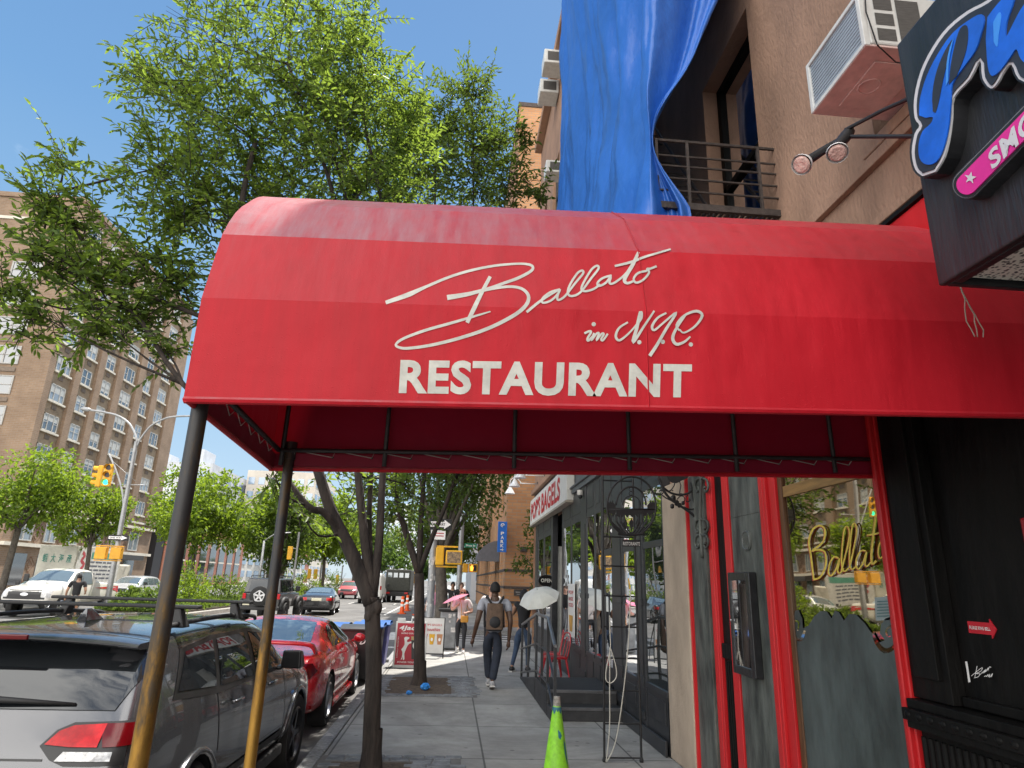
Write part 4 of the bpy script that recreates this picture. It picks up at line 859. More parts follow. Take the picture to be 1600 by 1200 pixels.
# ================================================================ bagel shop building
SXX = 2.5
M_shopblk = mat('shop_charcoal', (.032, .033, .036), .42, var=.4, scale=5, bump=.08, spec=.5)
M_band = mat('shop_grey_panel', (.10, .115, .125), .5, var=.3, scale=3)
M_brown2 = mat('brown_facade', (.34, .20, .13), .9, var=.25, scale=1.2, bump=.3)
shop = T('bagel_shop_building', 'brown building with a charcoal bagel shop front and white sign with red letters', 'building', (4, 14, 0))
YE = 20.9
mb = MB(); SW = [(a, a + 1.3, z, z + 1.9) for a in (8.6, 11.2, 13.8, 16.4, 19.0) for z in (5.6, 8.9, 12.2)]
wall_x(mb, SXX, 7.87, YE, 4.5, 17.5, SW, .2)
mb.quad((SXX, YE, 0), (22, YE, 0), (22, YE, 17.5), (SXX, YE, 17.5)); mb.quad((SXX, 7.87, 17.5), (SXX, YE, 17.5), (22, YE, 17.5), (22, 7.87, 17.5)); mb.quad((SXX, 7.87, 16), (22, 7.87, 16), (22, 7.87, 17.5), (SXX, 7.87, 17.5))
mb.build('wall', M_brown2, shop, world=True)
mb = MB(); mb.box(SXX - .25, SXX - .001, 7.9, YE, 17.2, 17.5); mb.box(SXX - .12, SXX - .001, 7.9, YE, 4.45, 4.6); mb.each('cornice', M_brown2, shop, world=True, bevel=.02)
for (a, b, c, d) in SW:
    mb = MB()
    for (y0, y1, z0, z1) in ((a, a + .08, c, d), (b - .08, b, c, d), (a + .08, b - .08, c, c + .08), (a + .08, b - .08, d - .08, d), (a + .08, b - .08, (c + d) / 2 - .03, (c + d) / 2 + .03)): mb.box(SXX + .1, SXX + .16, y0 + .001, y1 - .001, z0 + .001, z1 - .001)
    f = mb.build('window', M_shopblk, shop, world=True); m2 = MB(); m2.quad((SXX + .14, a, c), (SXX + .14, b, c), (SXX + .14, b, d), (SXX + .14, a, d)); m2.build('pane', G_up, f)
# shop front divided as in the picture (positions along the street)
yv = lambda px: at(px, 960, x=SXX).y
GT, TZ = 3.0, 3.62      # glass top, transom-panel top
mb = MB()
mb.box(SXX + .02, SXX + .3, 7.87, YE, TZ, 4.46)                       # fascia backing
mb.box(SXX - .06, SXX + .02, 7.87, YE, TZ, TZ + .10)                 # cornice
mb.box(SXX - .10, SXX + .02, 7.87, YE, TZ + .101, TZ + .14)
mb.build('fascia', M_band, shop, world=True, bevel=.008)
posts = [(1042, 1049), (996, 1009), (960, 976), (941, 945), (930, 932), (909, 918), (892, 894), (878, 880), (860, 863), (848, 850), (836, 840)]
posts = [(yv(b), yv(a)) for a, b in posts]
posts[0] = (7.865, yv(1042)); 
for i, (a, b) in enumerate(posts):
    wide = (b - a) > .45 or i in (1, 2, 5); mb = MB()
    mb.box(SXX - (.022 if wide else .012), SXX + .12, a, b, .0, TZ - .001)
    if wide:
        mb.box(SXX - .034, SXX - .0215, a + .08, b - .08, .55, 2.9)
        for z in (.22, .62, 1.55): mb.box(SXX - .045, SXX - .0225, a + .04, b - .04, z, z + .09)
    mb.build('shopfront_post', M_shopblk, shop, world=True, bevel=.004)
bays = [(posts[0][1], posts[1][0]), (posts[1][1], posts[2][0]), (posts[2][1], posts[3][0]), (posts[3][1], posts[4][0]), (posts[4][1], posts[5][0]), (posts[5][1], posts[6][0]), (posts[6][1], posts[7][0]), (posts[8][1], posts[9][0]), (posts[9][1], posts[10][0])]
for i, (a, b) in enumerate(bays):
    if b - a < .05: continue
    door = i == 2; sill = .12 if door else .62; mbk = MB()
    m2 = MB(); m2.quad((SXX - .004, a, sill), (SXX - .004, b, sill), (SXX - .004, b, GT), (SXX - .004, a, GT)); m2.build('shop_window', G_shop, shop, world=True)
    if not door:
        mbk.box(SXX - .012, SXX + .1, a + .001, b - .001, 0, .60); mbk.box(SXX - .025, SXX - .0115, a + .1, b - .1, .30, .54); mbk.box(SXX - .03, SXX + .06, a + .001, b - .001, .60, .66)
    mbk.box(SXX - .014, SXX + .1, a + .001, b - .001, GT, GT + .1)
    mbk.box(SXX - .006, SXX + .1, a + .001, b - .001, GT + .1, TZ - .002); mbk.box(SXX - .016, SXX - .0055, a + .06, b - .06, GT + .16, TZ - .06)
    if i in (0, 1): mbk.box(SXX - .014, SXX + .09, a + .001, b - .001, 2.26, 2.34)
    mbk.each('shopfront_panel', M_shopblk, shop, world=True, bevel=.004)
mb = MB(); mb.box(SXX - .06, SXX - .031, 7.87, yv(976), 0, .16); mb.build('plinth', M_shopblk, shop, world=True, bevel=.006)
# glazed door
a, b = bays[2]; mb = MB(); 
for (y0, y1, z0, z1) in ((a, a + .09, .36, 2.35), (b - .09, b, .36, 2.35), (a + .09, b - .09, .36, .6), (a + .09, b - .09, 2.25, 2.35)): mb.box(SXX - .014, SXX + .07, y0 + .001, y1 - .001, z0, z1)
mb.tube([(SXX - .05, a + .12, 1.0), (SXX - .05, a + .12, 1.7)], .014, 8); mb.build('glazed_door', M_shopblk, shop, world=True, bevel=.006)
# dark open entrance of the bagel shop, white jamb inside
ya, yb = yv(878), yv(862)
mb = MB(); mb.quad((SXX + .9, ya, 0), (SXX + .9, yb, 0), (SXX + .9, yb, TZ), (SXX + .9, ya, TZ)); mb.quad((SXX + .1, ya, 0), (SXX + .9, ya, 0), (SXX + .9, ya, TZ), (SXX + .1, ya, TZ)); mb.build('entrance_recess', M_dark, shop, world=True)
mb = MB(); mb.box(SXX + .1, SXX + .9, yb - .04, yb - .001, 0, 2.7); mb.build('entrance_jamb', mat('white_jamb', (.62, .62, .58), .5, var=.1), shop, world=True)
mb = MB(); mb.box(SXX + .4, 8, 7.95, YE - .05, .0, TZ); mb.build('shop_interior', mat('shop_interior', (.05, .05, .048), .8, var=.5, scale=1.5), shop, world=True)
# sign board
sgb = T('bagel_sign_board', "long white sign board reading POP'S BAGELS in red on the shop fascia", 'sign', (2.4, 17, 3.4))
ys0, ys1, zs0, zs1 = 13.85, 20.6, 3.50, 4.24
mb = MB(); mb.box(SXX - .16, SXX + .01, ys0, ys1, zs0, zs1); mb.build('board', mat('sign_cream', (.66, .65, .61), .5, var=.1, scale=3), sgb, world=True, bevel=.01)
M_sred = mat('sign_letter_red', (.50, .012, .02), .5, var=.3, scale=3)
for w_, y_, l_ in (("POP'S", 20.35, 2.15), ("BAGELS", 17.95, 3.2)): mb = MB(); put_text(mb, w_, plane_fn((SXX - .166, y_, zs0 + .10), (0, -l_, 0), (0, 0, .54)), bold=.035); mb.build('board_lettering', M_sred, sgb, world=True)
mb = MB(); mb.box(SXX - .18, SXX + .01, ys0, ys1, zs0 - .05, zs0 - .002); mb.build('board_edge', mat('sign_edge_tan', (.35, .31, .25), .6), sgb, world=True)
# gooseneck lamps
M_lampw = mat('enamel_white', (.74, .75, .76), .35, var=.06)
def goose(y, first=None):
    g = T('gooseneck_lamp', 'x', 'lamp', (SXX, y, 4.62), 0, "white gooseneck lamps over the bagel sign")
    mb = MB(); mb.tube([(0, 0, .12), (-.55, 0, .12)], .012, 8); mb.tube(smooth2([(-.5, 0, .12), (-.62, 0, .24), (-.74, 0, .27), (-.83, 0, .20), (-.85, 0, .06)], 4), .014, 8); mb.build('arm', M_lampw, g, smooth=True)
    mb = MB(); mb.lathe([(.03, .08), (.035, .0), (.05, -.03), (.16, -.22), (.155, -.22), (.04, -.03)], (-.85, 0, 0), 20, cap=False); mb.build('lamp_shade', M_lampw, g, smooth=True, ang=40)
    mb = MB(); mb.ell((-.85, 0, -.12), (.05, .05, .07), 8, 6); mb.build('bulb', mat('bulb_glass', (.8, .8, .75), .2), g)
    mb = MB(); mb.box(-.01, .12, -.06, .06, .06, .18); mb.build('wall_bracket', M_shopblk, g)
    return g
g0 = goose(20.2)
for y in (18.6, 17.0, 15.4): g = copy_tree(g0); g.location.y = y
gl_ = [o for o in COL.objects if o.name.startswith('gooseneck_lamp')]
for o, l in zip(sorted(gl_, key=lambda o: -o.location.y), ('white gooseneck lamp over the first letter of the bagel sign, lowest in view', 'white gooseneck lamp second from the far end of the bagel sign', 'white gooseneck lamp third from the far end, above the bagel lettering', 'white gooseneck lamp nearest the red awning, above the end of the bagel sign')): o['label'] = l
# security camera and small lights on the fascia
cm = T('security_camera', 'small white dome security camera under the shop fascia', 'camera', (2.45, 12.7, 3.5)); mb = MB(); mb.lathe([(.06, 0), (.06, -.08), (.05, -.1)], (2.42, 12.75, 3.56), 14); mb.build('camera_mount', mat('cam_white', (.6, .58, .54), .4), cm, world=True); mb = MB(); mb.ell((2.42, 12.75, 3.44), (.045, .045, .05), 12, 8); mb.build('camera_dome', M_blackgl, cm, world=True, smooth=True)
# OPEN blade sign and poster
op = T('open_sign', 'small black oval OPEN sign hung at the bagel shop entrance', 'sign', (2.3, 16.9, 1.85))
mb = MB(); mb.prism([(2.36 + .2 * math.cos(t), 16.9, 1.86 + .14 * math.sin(t)) for t in [k * .3142 for k in range(20)]], (0, 0, 0), (0, .03, 0)); mb.tube([(2.36, 16.91, 2.0), (2.36, 16.91, 2.3), (2.5, 16.91, 2.3)], .012, 6); mb.build('oval_plate', M_black, op, world=True)
mb = MB(); put_text(mb, 'OPEN', plane_fn((2.22, 16.895, 1.82), (.28, 0, 0), (0, 0, .09)), bold=.03); mb.build('open_lettering', M_paintw, op, world=True)
po = T('shop_poster', 'tall white menu poster with red words in the shop window', 'poster', (2.45, 13.9, .8))
fnp = lambda u, v: Vector((SXX - .035 + 0 * u, 14.35 - .75 * u, .78 + 1.02 * v))
mb = MB(); mb.prism([fnp(0, 0), fnp(1, 0), fnp(1, 1), fnp(0, 1)], (0, 0, 0), (.012, 0, 0)); mb.build('poster_sheet', mat('poster_white', (.72, .70, .66), .6, var=.05), po, world=True)
pf2 = lambda u, v: fnp(u, v) + Vector((-.005, 0, 0))
mb = MB(); 
for k, t_ in enumerate(('POP', 'BAGEL', 'ICED')): put_text(mb, t_, (lambda k: lambda u, v: pf2(.15 + .7 * u, .80 - k * .12 + .07 * v))(k), bold=.02)
mb.build('poster_lettering', M_sred, po, world=True); mb = MB(); mb.poly2(lambda x, y: pf2(x, y), [(.3, .1), (.7, .1), (.8, .4), (.2, .4)]); mb.build('poster_picture', mat('poster_amber', (.6, .32, .06), .6), po, world=True)
# ---- entrance platform with steps and handrail
pl_ = T('entrance_steps', 'black entrance platform with two steps in front of the shop door', 'steps', (1.95, 10.6, 0))
mb = MB()
mb.box(1.44, 2.455, 10.12, 11.5, 0, .325); mb.box(1.44, 2.455, 9.76, 10.119, 0, .16)
mb.add([(1.44, 11.501, 0), (2.05, 11.501, 0), (1.44, 13.9, 0), (2.05, 13.9, 0), (1.44, 11.501, .325), (2.05, 11.501, .325), (1.44, 13.9, .03), (2.05, 13.9, .03)], [(0, 1, 3, 2), (4, 6, 7, 5), (0, 4, 5, 1), (2, 3, 7, 6), (0, 2, 6, 4), (1, 5, 7, 3)])
mb.build('step_block', mat('step_black', (.035, .035, .037), .6, var=.4, scale=6, bump=.2), pl_, world=True, bevel=.012)
mb = MB(); mb.box(1.46, 2.44, 10.14, 11.48, .326, .338); mb.box(1.46, 2.44, 9.78, 10.10, .161, .17); mb.build('rubber_mat', mat('rubber_mat', (.02, .021, .022), .8, var=.3, bump=.4, bscale=120), pl_, world=True)
mb = MB(); mb.box(1.45, 2.45, 10.112, 10.145, .30, .343); mb.box(1.45, 2.45, 9.752, 9.785, .135, .175); mb.build('step_nosing', mat('nosing_metal', (.16, .16, .165), .35, metal=.7), pl_, world=True, bevel=.004)
hr = T('handrail', 'black metal stair handrail along the shop platform', 'handrail', (1.46, 11.5, 0))
RX = 1.46; M_rail = mat('rail_black', (.03, .031, .034), .35, var=.3, spec=.6); M_railtop = mat('rail_top_worn', (.20, .20, .205), .3, metal=.6, var=.4, scale=18)
top = [(RX, 13.8, 1.0), (RX, 11.55, 1.30), (RX, 10.2, 1.30), (RX, 9.55, .98), (RX, 9.45, .98)]
low = [(RX, 13.8, .55), (RX, 11.55, .84), (RX, 10.2, .84), (RX, 9.5, .52)]
bot = [(RX, 13.8, .12), (RX, 11.55, .42), (RX, 10.2, .42), (RX, 9.5, .1)]
mb = MB(); mb.tube(top, .026, 8); mb.build('top_rail', M_railtop, hr, world=True, smooth=True, ang=50)
mb = MB(); mb.tube(low, .019, 8); mb.tube(bot, .017, 8); mb.build('lower_rail', M_rail, hr, world=True, smooth=True, ang=50)
for y, zt in ((13.8, 1.0), (12.7, 1.14), (11.55, 1.3), (10.85, 1.3), (10.2, 1.3), (9.5, .98)):
    mb = MB(); mb.box(RX - .02, RX + .02, y - .02, y + .02, .0, zt); mb.build('rail_post', M_rail, hr, world=True)
# ---- red metal chairs
M_chair = mat('chair_red', (.48, .02, .03), .3, var=.15, coat=.4)
def chair():
    c = T('metal_chair', 'x', 'chair', (0, 0, 0), 0, 'red metal chairs outside the bagel shop')
    mb = MB(); mb.box(-.18, .18, -.18, .18, .44, .455); mb.box(-.18, .18, -.18, .18, .415, .44); mb.build('seat', M_chair, c, bevel=.02)
    for sx_ in (-1, 1):
        for sy in (-1, 1):
            mb = MB(); mb.tube([(.15 * sx_, .15 * sy, .43), (.21 * sx_, .22 * sy, 0)], [.026, .012], 8); mb.build('leg', M_chair, c)
    mb = MB(); mb.tube(smooth2([(-.18, .17, .44), (-.19, .22, .68), (-.13, .25, .85), (0, .255, .88), (.13, .25, .85), (.19, .22, .68), (.18, .17, .44)], 5), .012, 8); mb.build('back_frame', M_chair, c, smooth=True)
    mb = MB(); mb.tube(smooth2([(-.06, .18, .45), (-.07, .235, .7), (0, .25, .80), (.07, .235, .7), (.06, .18, .45)], 5), .009, 8); mb.build('back_slat', M_chair, c, smooth=True)
    return c
c0 = chair(); c0.location = (2.08, 13.5, 0); c0.rotation_euler.z = R_(-75); c0['label'] = 'red metal chair nearer the steps, its back toward the shop window'
c1 = copy_tree(c0); c1.location = (2.1, 14.25, 0); c1.rotation_euler.z = R_(-100); c1['label'] = 'red metal chair further along, half hidden behind the first red chair'
# air conditioners sticking out of the upper facade
M_acw2 = M_acw
acs = []
for i, (px, py, s_, lab) in enumerate(((864, 100, .8, 'topmost white air conditioner sticking out at the edge of the blue tarp'), (857, 145, .8, 'lower white air conditioner sticking out beside the tree top'), (869, 268, .6, 'small white air conditioner low on the facade next to the tarp'))):
    p = at(px, py, x=SXX - .3)
    a = T('wall_air_conditioner', lab, 'air conditioner', p, 0, 'air conditioners high on the brown facade'); mb = MB(); mb.box(-.3, .28, -.4 * s_, .4 * s_, -.3 * s_, .3 * s_); mb.build('ac_case', M_acw2, a, bevel=.02)
    mb = MB(); mb.quad((-.2, -.4 * s_ - .003, -.2 * s_), (.2, -.4 * s_ - .003, -.2 * s_), (.2, -.4 * s_ - .003, .2 * s_), (-.2, -.4 * s_ - .003, .2 * s_)); mb.build('side_vent', MATS['vent_dark'], a)
# ================================================================ orange brick building across the side street
OX, OY = 2.27, 29.2
M_obr = brick('orange_brick', (.50, .26, .12), (.42, .20, .09), (.34, .24, .16), .42, .14, .016)
M_obr2 = mat('dark_brick_band', (.07, .055, .05), .85, var=.3)
M_frd = mat('bronze_frame', (.05, .045, .042), .45)
ob = T('orange_brick_building', 'orange brick building with dark bands across the side street', 'building', (8, 40, 0))
mb = MB(); OH = 26.2
ow = [(31.0 + k * 3.2, 32.6 + k * 3.2, z, z + 1.8) for k in range(9) for z in (4.9, 8.0, 11.1, 14.2, 17.3, 20.4)] + [(30.6 + k * 2.1, 31.9 + k * 2.1, 1.0, 3.4) for k in range(12)]
wall_x(mb, OX, OY, 62, 0, OH, ow, .2)
mb.quad((OX, 62, 0), (20, 62, 0), (20, 62, OH), (OX, 62, OH)); mb.quad((OX, OY, OH), (OX, 62, OH), (20, 62, OH), (20, OY, OH))
# near face with window openings
ow2 = [(4.0 + k * 3.0, 5.3 + k * 3.0, z, z + 1.9) for k in range(4) for z in (1.2, 5.0, 8.3, 11.4, 14.5, 17.6, 20.7)] + [(2.75, 3.0, z, z + .5) for z in ()]
nf = MB(); wall_x(nf, OX, 0, 18, 0, OH, [(a - OX, b - OX, c, d) for a, b, c, d in ow2], .2)
mb.add([(OX + y, OY + (x - OX), z) for x, y, z in nf.v], nf.f)
mb.build('wall', M_obr, ob, world=True)
mb = MB()
for z in (.95, 1.55, 2.25): mb.box(OX - .03, OX - .002, OY - .03, 62, z, z + .1); mb.box(OX - .03, 20, OY - .03, OY - .002, z, z + .1)
mb.box(OX - .05, 20, OY - .05, 62, OH, OH + .25)
mb.each('brick_band', M_obr2, ob, world=True)
for (a, b, c, d) in ow[:54] + ow[54:]:
    mb = MB(); mb.quad((OX + .15, a, c), (OX + .15, b, c), (OX + .15, b, d), (OX + .15, a, d)); mb.mi(1)
    for (y0, y1, z0, z1) in ((a, a + .08, c, d), (b - .08, b, c, d), ((a + b) / 2 - .03, (a + b) / 2 + .03, c, d), (a, b, (c + d) / 2 - .03, (c + d) / 2 + .03)): mb.box(OX + .1, OX + .14, y0, y1, z0, z1)
    mb.build('window', [G_up, M_frd], ob, world=True)
for (a, b, c, d) in ow2:
    mb = MB(); mb.quad((a, OY + .15, c), (b, OY + .15, c), (b, OY + .15, d), (a, OY + .15, d)); mb.mi(1)
    for (y0, y1, z0, z1) in ((a, a + .1, c, d), (b - .1, b, c, d), (a, b, (c + d) / 2 - .04, (c + d) / 2 + .04)): mb.box(y0, y1, OY + .08, OY + .13, z0, z1)
    mb.mi(2).box(a - .15, b + .15, OY - .06, OY, c - .14, c - .01); mb.mi(3).box(a - .1, b + .1, OY - .015, OY - .001, d, d + .3); mb.box(a + .1, b - .1, OY - .02, OY - .001, c - .8, c - .4)
    mb.build('window', [glass('pale_glass', (.25, .29, .32), .1, .05), M_frd, mat('sill_grey', (.4, .38, .36), .8), M_obr2], ob, world=True)
# small dome awning and wall lamps
mb = MB(); A = at(765, 887, x=OX).y
mb.grid(lambda u, v: Vector((OX - 1.1 * math.sin(v * 1.57), 33.0 + 2.6 * u, 2.75 + 1.0 * math.cos(v * 1.57))), 6, 6); mb.grid(lambda u, v: Vector((OX - 1.1, 33.0 + 2.6 * u, 2.75 - .25 * v)), 2, 1)
mb.add([(OX, 33.0, 2.75)] + [(OX - 1.1 * math.sin(v * .2617), 33.0, 2.75 + math.cos(v * .2617)) for v in range(7)], [tuple(range(8))])
mb.build('door_awning', mat('grey_awning', (.10, .10, .115), .7, var=.2), ob, world=True)
mb = MB(); mb.box(OX - .25, OX, 29.6, 29.9, 3.15, 3.4); mb.box(2.9, 3.2, OY - .2, OY, 3.1, 3.3); mb.each('wall_lamp', M_frd, ob, world=True)
pq = T('wall_plaque', 'dark rectangular plaque on the orange brick wall near the corner', 'plaque', (3.2, 29.1, 1.7)); mb = MB(); a, b = at(803, 921, y=OY - .05), at(817, 931, y=OY - .05); mb.box(a.x, b.x, OY - .07, OY - .032, b.z, a.z); mb.build('plaque_plate', M_frd, pq, world=True)
mb = MB(); mb.box(a.x + .08, b.x - .08, OY - .074, OY - .0705, a.z - .12, a.z - .09); mb.box(a.x + .12, b.x - .12, OY - .074, OY - .0705, a.z - .2, a.z - .18); mb.build('plaque_print', mat('faint_white', (.35, .35, .35)), pq, world=True)
pk_ = T('park_sign', 'tall blue PARK sign with white arrow mounted on the orange brick corner', 'sign', (2.0, 28.8, 3.0))
a, b = at(778.5, 815, y=28.9), at(791, 863, y=28.9)
mb = MB(); mb.box(a.x, b.x, 28.85, 28.95, b.z, a.z); mb.build('sign_panel', mat('park_blue', (.02, .16, .62), .4, var=.1), pk_, world=True, bevel=.01)
mb = MB(); mb.box(b.x - .02, 2.27, 28.88, 28.92, a.z - .2, a.z - .15); mb.box(b.x - .02, 2.27, 28.88, 28.92, b.z + .2, b.z + .25); mb.build('sign_bracket', M_frd, pk_, world=True)
mb = MB(); Wd, Hd = b.x - a.x, a.z - b.z; F = lambda u0, u1, v0, v1: (lambda u, v: Vector((a.x + Wd * (u0 + (u1 - u0) * u), 28.845, b.z + Hd * (v0 + (v1 - v0) * v))))
for k, ch in enumerate('PARK'): put_text(mb, ch, F(.32, .68, .56 - k * .135, .665 - k * .135), bold=.05)
f1 = F(0, 1, 0, 1); mb.tube([f1(.5 + .18 * math.cos(t), .88 + .055 * math.sin(t)) for t in [k * .4 for k in range(13)]], .02, 4); mb.ribbon(f1, [(.42, .9), (.5, .86), (.6, .9)], .03)
mb.ribbon(f1, [(.3, .08), (.7, .08)], .025, 1); mb.ribbon(f1, [(.52, .11), (.7, .08), (.52, .05)], .04, 1)
mb.build('park_lettering', mat('sign_white', (.8, .78, .76)), pk_, world=True)
# ================================================================ brick apartment block across the avenue
LX, LY0, LY1, LH = -38.0, 60.4, 88.5, 36.5
M_lbr = brick('tan_brick', (.27, .18, .115), (.225, .145, .09), (.25, .20, .155), .5, .16, .02, bump=.3)
M_lbr2 = brick('light_tan_brick', (.35, .255, .16), (.30, .215, .135), (.30, .25, .19), .5, .16, .02, bump=.3)
M_lwin = glass('apartment_glass', (.20, .23, .26), .12, .05)
M_lwind = glass('apartment_glass_dark', (.05, .055, .06), .14, .05)
M_ltrim = mat('limestone', (.58, .54, .46), .8, var=.15, scale=1)
ap = T('apartment_block', 'tall tan brick apartment block with stacked window bays across the avenue', 'building', (-45, 72, 0))
mb = MB(); mb.box(LX - 22, LX, LY0, LY1, 0, LH); mb.build('wall', M_lbr, ap, world=True)
mb = MB(); mb.box(LX - 22.1, LX + .15, LY0 - .15, LY1 + .15, LH, LH + .5); mb.build('parapet', M_lbr, ap, world=True); mb = MB(); mb.box(LX - 22.1, LX + .02, LY0 - .1, LY0 - .001, LH - 2.4, LH - 2.1)
for z in (3.6, 6.6): mb.box(LX + .001, LX + .35, LY0 - .1, LY1 + .1, z, z + .3)
mb.box(LX + .001, LX + .3, LY0 - .1, LY1 + .1, 7.25, 7.45)
mb.each('stone_course', M_ltrim, ap, world=True)
# recessed lighter window bays between brick piers
cols = [(63.0, 2.3), (67.0, 1.7), (70.8, 1.7), (75.1, 2.3), (79.5, 1.6), (83.8, 2.2)]
mb = MB()
for (c, wd) in cols: mb.box(LX + .001, LX + .06, c - wd / 2 - .45, c + wd / 2 + .45, 7.5, LH - 2.2)
mb.each('bay_panel', M_lbr2, ap, world=True)
mb = MB()
for i in range(len(cols) - 1):
    c = (cols[i][0] + cols[i][1] / 2 + .45 + cols[i + 1][0] - cols[i + 1][1] / 2 - .45) / 2; d = cols[i + 1][0] - cols[i + 1][1] / 2 - .45 - cols[i][0] - cols[i][1] / 2 - .45
    mb.box(LX + .001, LX + .38, c - d / 2 + .05, c + d / 2 - .05, 7.5, LH - 1.2)
mb.box(LX + .001, LX + .38, LY0, 61.3, 7.5, LH - 1.2); mb.box(LX + .001, LX + .38, 85.45, LY1, 7.5, LH - 1.2)
mb.each('brick_pier', M_lbr, ap, world=True)
nrow = 10
for (c, wd) in cols:
    for k in range(nrow):
        z = 8.3 + k * 2.82; a, b = c - wd / 2, c + wd / 2; mb = MB(); x = LX + .07
        mb.box(x, x + .02, a, b, z, z + 1.55); mb.mi(1)
        r = random.random()
        for (y0, y1, z0, z1) in ((a, a + .09, z, z + 1.55), (b - .09, b, z, z + 1.55), (a, b, z, z + .08), (a, b, z + 1.47, z + 1.55)) + (((a + wd * .28, a + wd * .28 + .08, z, z + 1.55), (b - wd * .28 - .08, b - wd * .28, z, z + 1.55)) if wd > 2 else ((c - .05, c + .05, z, z + 1.55),)): mb.box(x + .021, x + .07, y0, y1, z0, z1)
        if wd > 2: mb.box(x + .021, x + .06, a, a + wd * .28, z + .75, z + .8); mb.box(x + .021, x + .06, b - wd * .28, b, z + .75, z + .8)
        else: mb.box(x + .021, x + .06, a, b, z + .75, z + .81)
        mb.mi(2).box(x, x + .22, a - .25, b + .25, z - .2, z - .03); mb.mi(3).box(x, x + .05, c - .38, c + .38, z - .75, z - .35)
        mb.mi(4)
        if r < .8: bl = random.uniform(.15, 1.3); mb.box(x + .0205, x + .0255, a + .1, b - .1, z + 1.5 - bl, z + 1.48)
        mb.build('window', [M_lwind if r > .4 else M_lwin, mat('window_white', (.46, .455, .43), .5), M_ltrim, mat('vent_brown', (.16, .12, .09), .7), mat('blind', (.42, .43, .42), .7, var=.1)], ap, world=True)
# windows on the shaded end wall
for k in range(7):
    z = 8.3 + k * 2.82 + 2.8; mb = MB(); y = LY0 - .02
    mb.box(-43.0, -40.4, y - .02, y, z, z + 1.55); mb.mi(1)
    for (x0, x1, z0, z1) in ((-43.1, -40.3, z - .1, z), (-43.1, -40.3, z + 1.55, z + 1.65), (-43.1, -42.95, z, z + 1.55), (-40.45, -40.3, z, z + 1.55), (-41.75, -41.6, z, z + 1.55), (-43, -40.4, z + .75, z + .82)): mb.box(x0, x1, y - .08, y - .021, z0, z1)
    mb.mi(2).box(-43.0, -40.4, y - .06, y - .02, z - .8, z - .4)
    mb.build('window', [M_lwind, mat('window_grey', (.36, .35, .33), .6), mat('vent_brown', (.16, .12, .09))], ap, world=True)
# base: dark openings, entrance canopy, diaper-pattern piers
for (c, wd) in cols:
    mb = MB(); mb.box(LX + .001, LX + .05, c - wd / 2, c + wd / 2, 4.2, 6.2); mb.mi(1)
    for (y0, y1, z0, z1) in ((c - wd / 2, c + wd / 2, 4.1, 4.2), (c - .05, c + .05, 4.2, 6.2), (c - wd / 2 - .06, c - wd / 2, 4.1, 6.25), (c + wd / 2, c + wd / 2 + .06, 4.1, 6.25)): mb.box(LX + .051, LX + .15, y0, y1, z0, z1)
    mb.build('window', [M_lwin, MATS['window_white']], ap, world=True)
    mb = MB(); mb.box(LX + .001, LX + .04, c - wd / 2 - .2, c + wd / 2 + .2, .3, 3.0); mb.build('ground_floor_opening', M_lwind, ap, world=True)
mb = MB()
for i in range(len(cols) - 1):
    c = (cols[i][0] + cols[i + 1][0]) / 2
    for z in (.8, 2.1, 4.6, 5.9):
        for s_ in (.75, .35): mb.tube([(LX + .01, c + s_, z), (LX + .01, c, z + s_ * .9), (LX + .01, c - s_, z), (LX + .01, c, z - s_ * .9)], .04, 4, closed=True)
mb.each('diaper_brickwork', mat('dark_red_brick', (.16, .09, .06), .85), ap, world=True)
mb = MB(); mb.box(LX, LX + 2.2, 77.0, 82.5, 3.0, 3.5); mb.build('entrance_canopy', M_frd, ap, world=True)
# ================================================================ far side and distance
fb = T('arched_brick_hall', 'low red brick hall with tall arched openings beyond the apartment block', 'building', (-40, 110, 0))
M_rbr = brick('red_brick', (.36, .12, .07), (.30, .10, .06), (.30, .2, .16), .5, .16, .02)
mb = MB(); mb.box(-52, -38.2, 97, 128, 0, 10.5); mb.mi(1).box(-52.2, -37.9, 96.8, 128.2, 10.5, 11); mb.build('wall', [M_rbr, M_ltrim], fb, world=True)
for k in range(7):
    c = 99.5 + k * 4.2; P = [(-38.15, c - 1.3, .5)] + [(-38.15, c - 1.3 * math.cos(t), 5.6 + 1.6 * math.sin(t)) for t in [i * math.pi / 10 for i in range(11)]] + [(-38.15, c + 1.3, .5)]
    mb = MB(); mb.prism(P, (0, 0, 0), (.05, 0, 0)); mb.mi(1).tube(P[1:-1], .12, 4); mb.mi(1).box(-38.1, -38.0, c - 1.3, c + 1.3, 3.4, 3.6); mb.build('arched_window', [M_lwind, M_ltrim], fb, world=True)
bb = T('dark_billboard_wall', 'black and rust flank wall with planted roof beside the apartment block', 'building', (-41, 92, 0))
mb = MB(); mb.box(-46, -38.3, 91, 93.6, 0, 8.6); mb.build('black_wall', mat('black_render', (.02, .02, .024), .8), bb, world=True); mb = MB(); mb.box(-46, -38.2, 93.61, 96.7, 0, 8.4); mb.build('rust_wall', mat('rust_render', (.30, .11, .06), .85, var=.2), bb, world=True)
wb = T('white_gable_house', 'white walled house with blue panel above the planted roof', 'building', (-55, 118, 0))
mb = MB(); mb.prism([(-52.5, 120, 8), (-52.5, 150, 8), (-52.5, 150, 12), (-52.5, 120, 20)], (0, 0, 0), (-14, 0, 0)); mb.build('wall', mat('white_render', (.62, .63, .63), .8, var=.1), wb, world=True)
mb = MB(); mb.box(-52.45, -52.2, 127, 134, 10.5, 15.5); mb.build('blue_panel', mat('blue_panel', (.03, .22, .5), .5), wb, world=True)
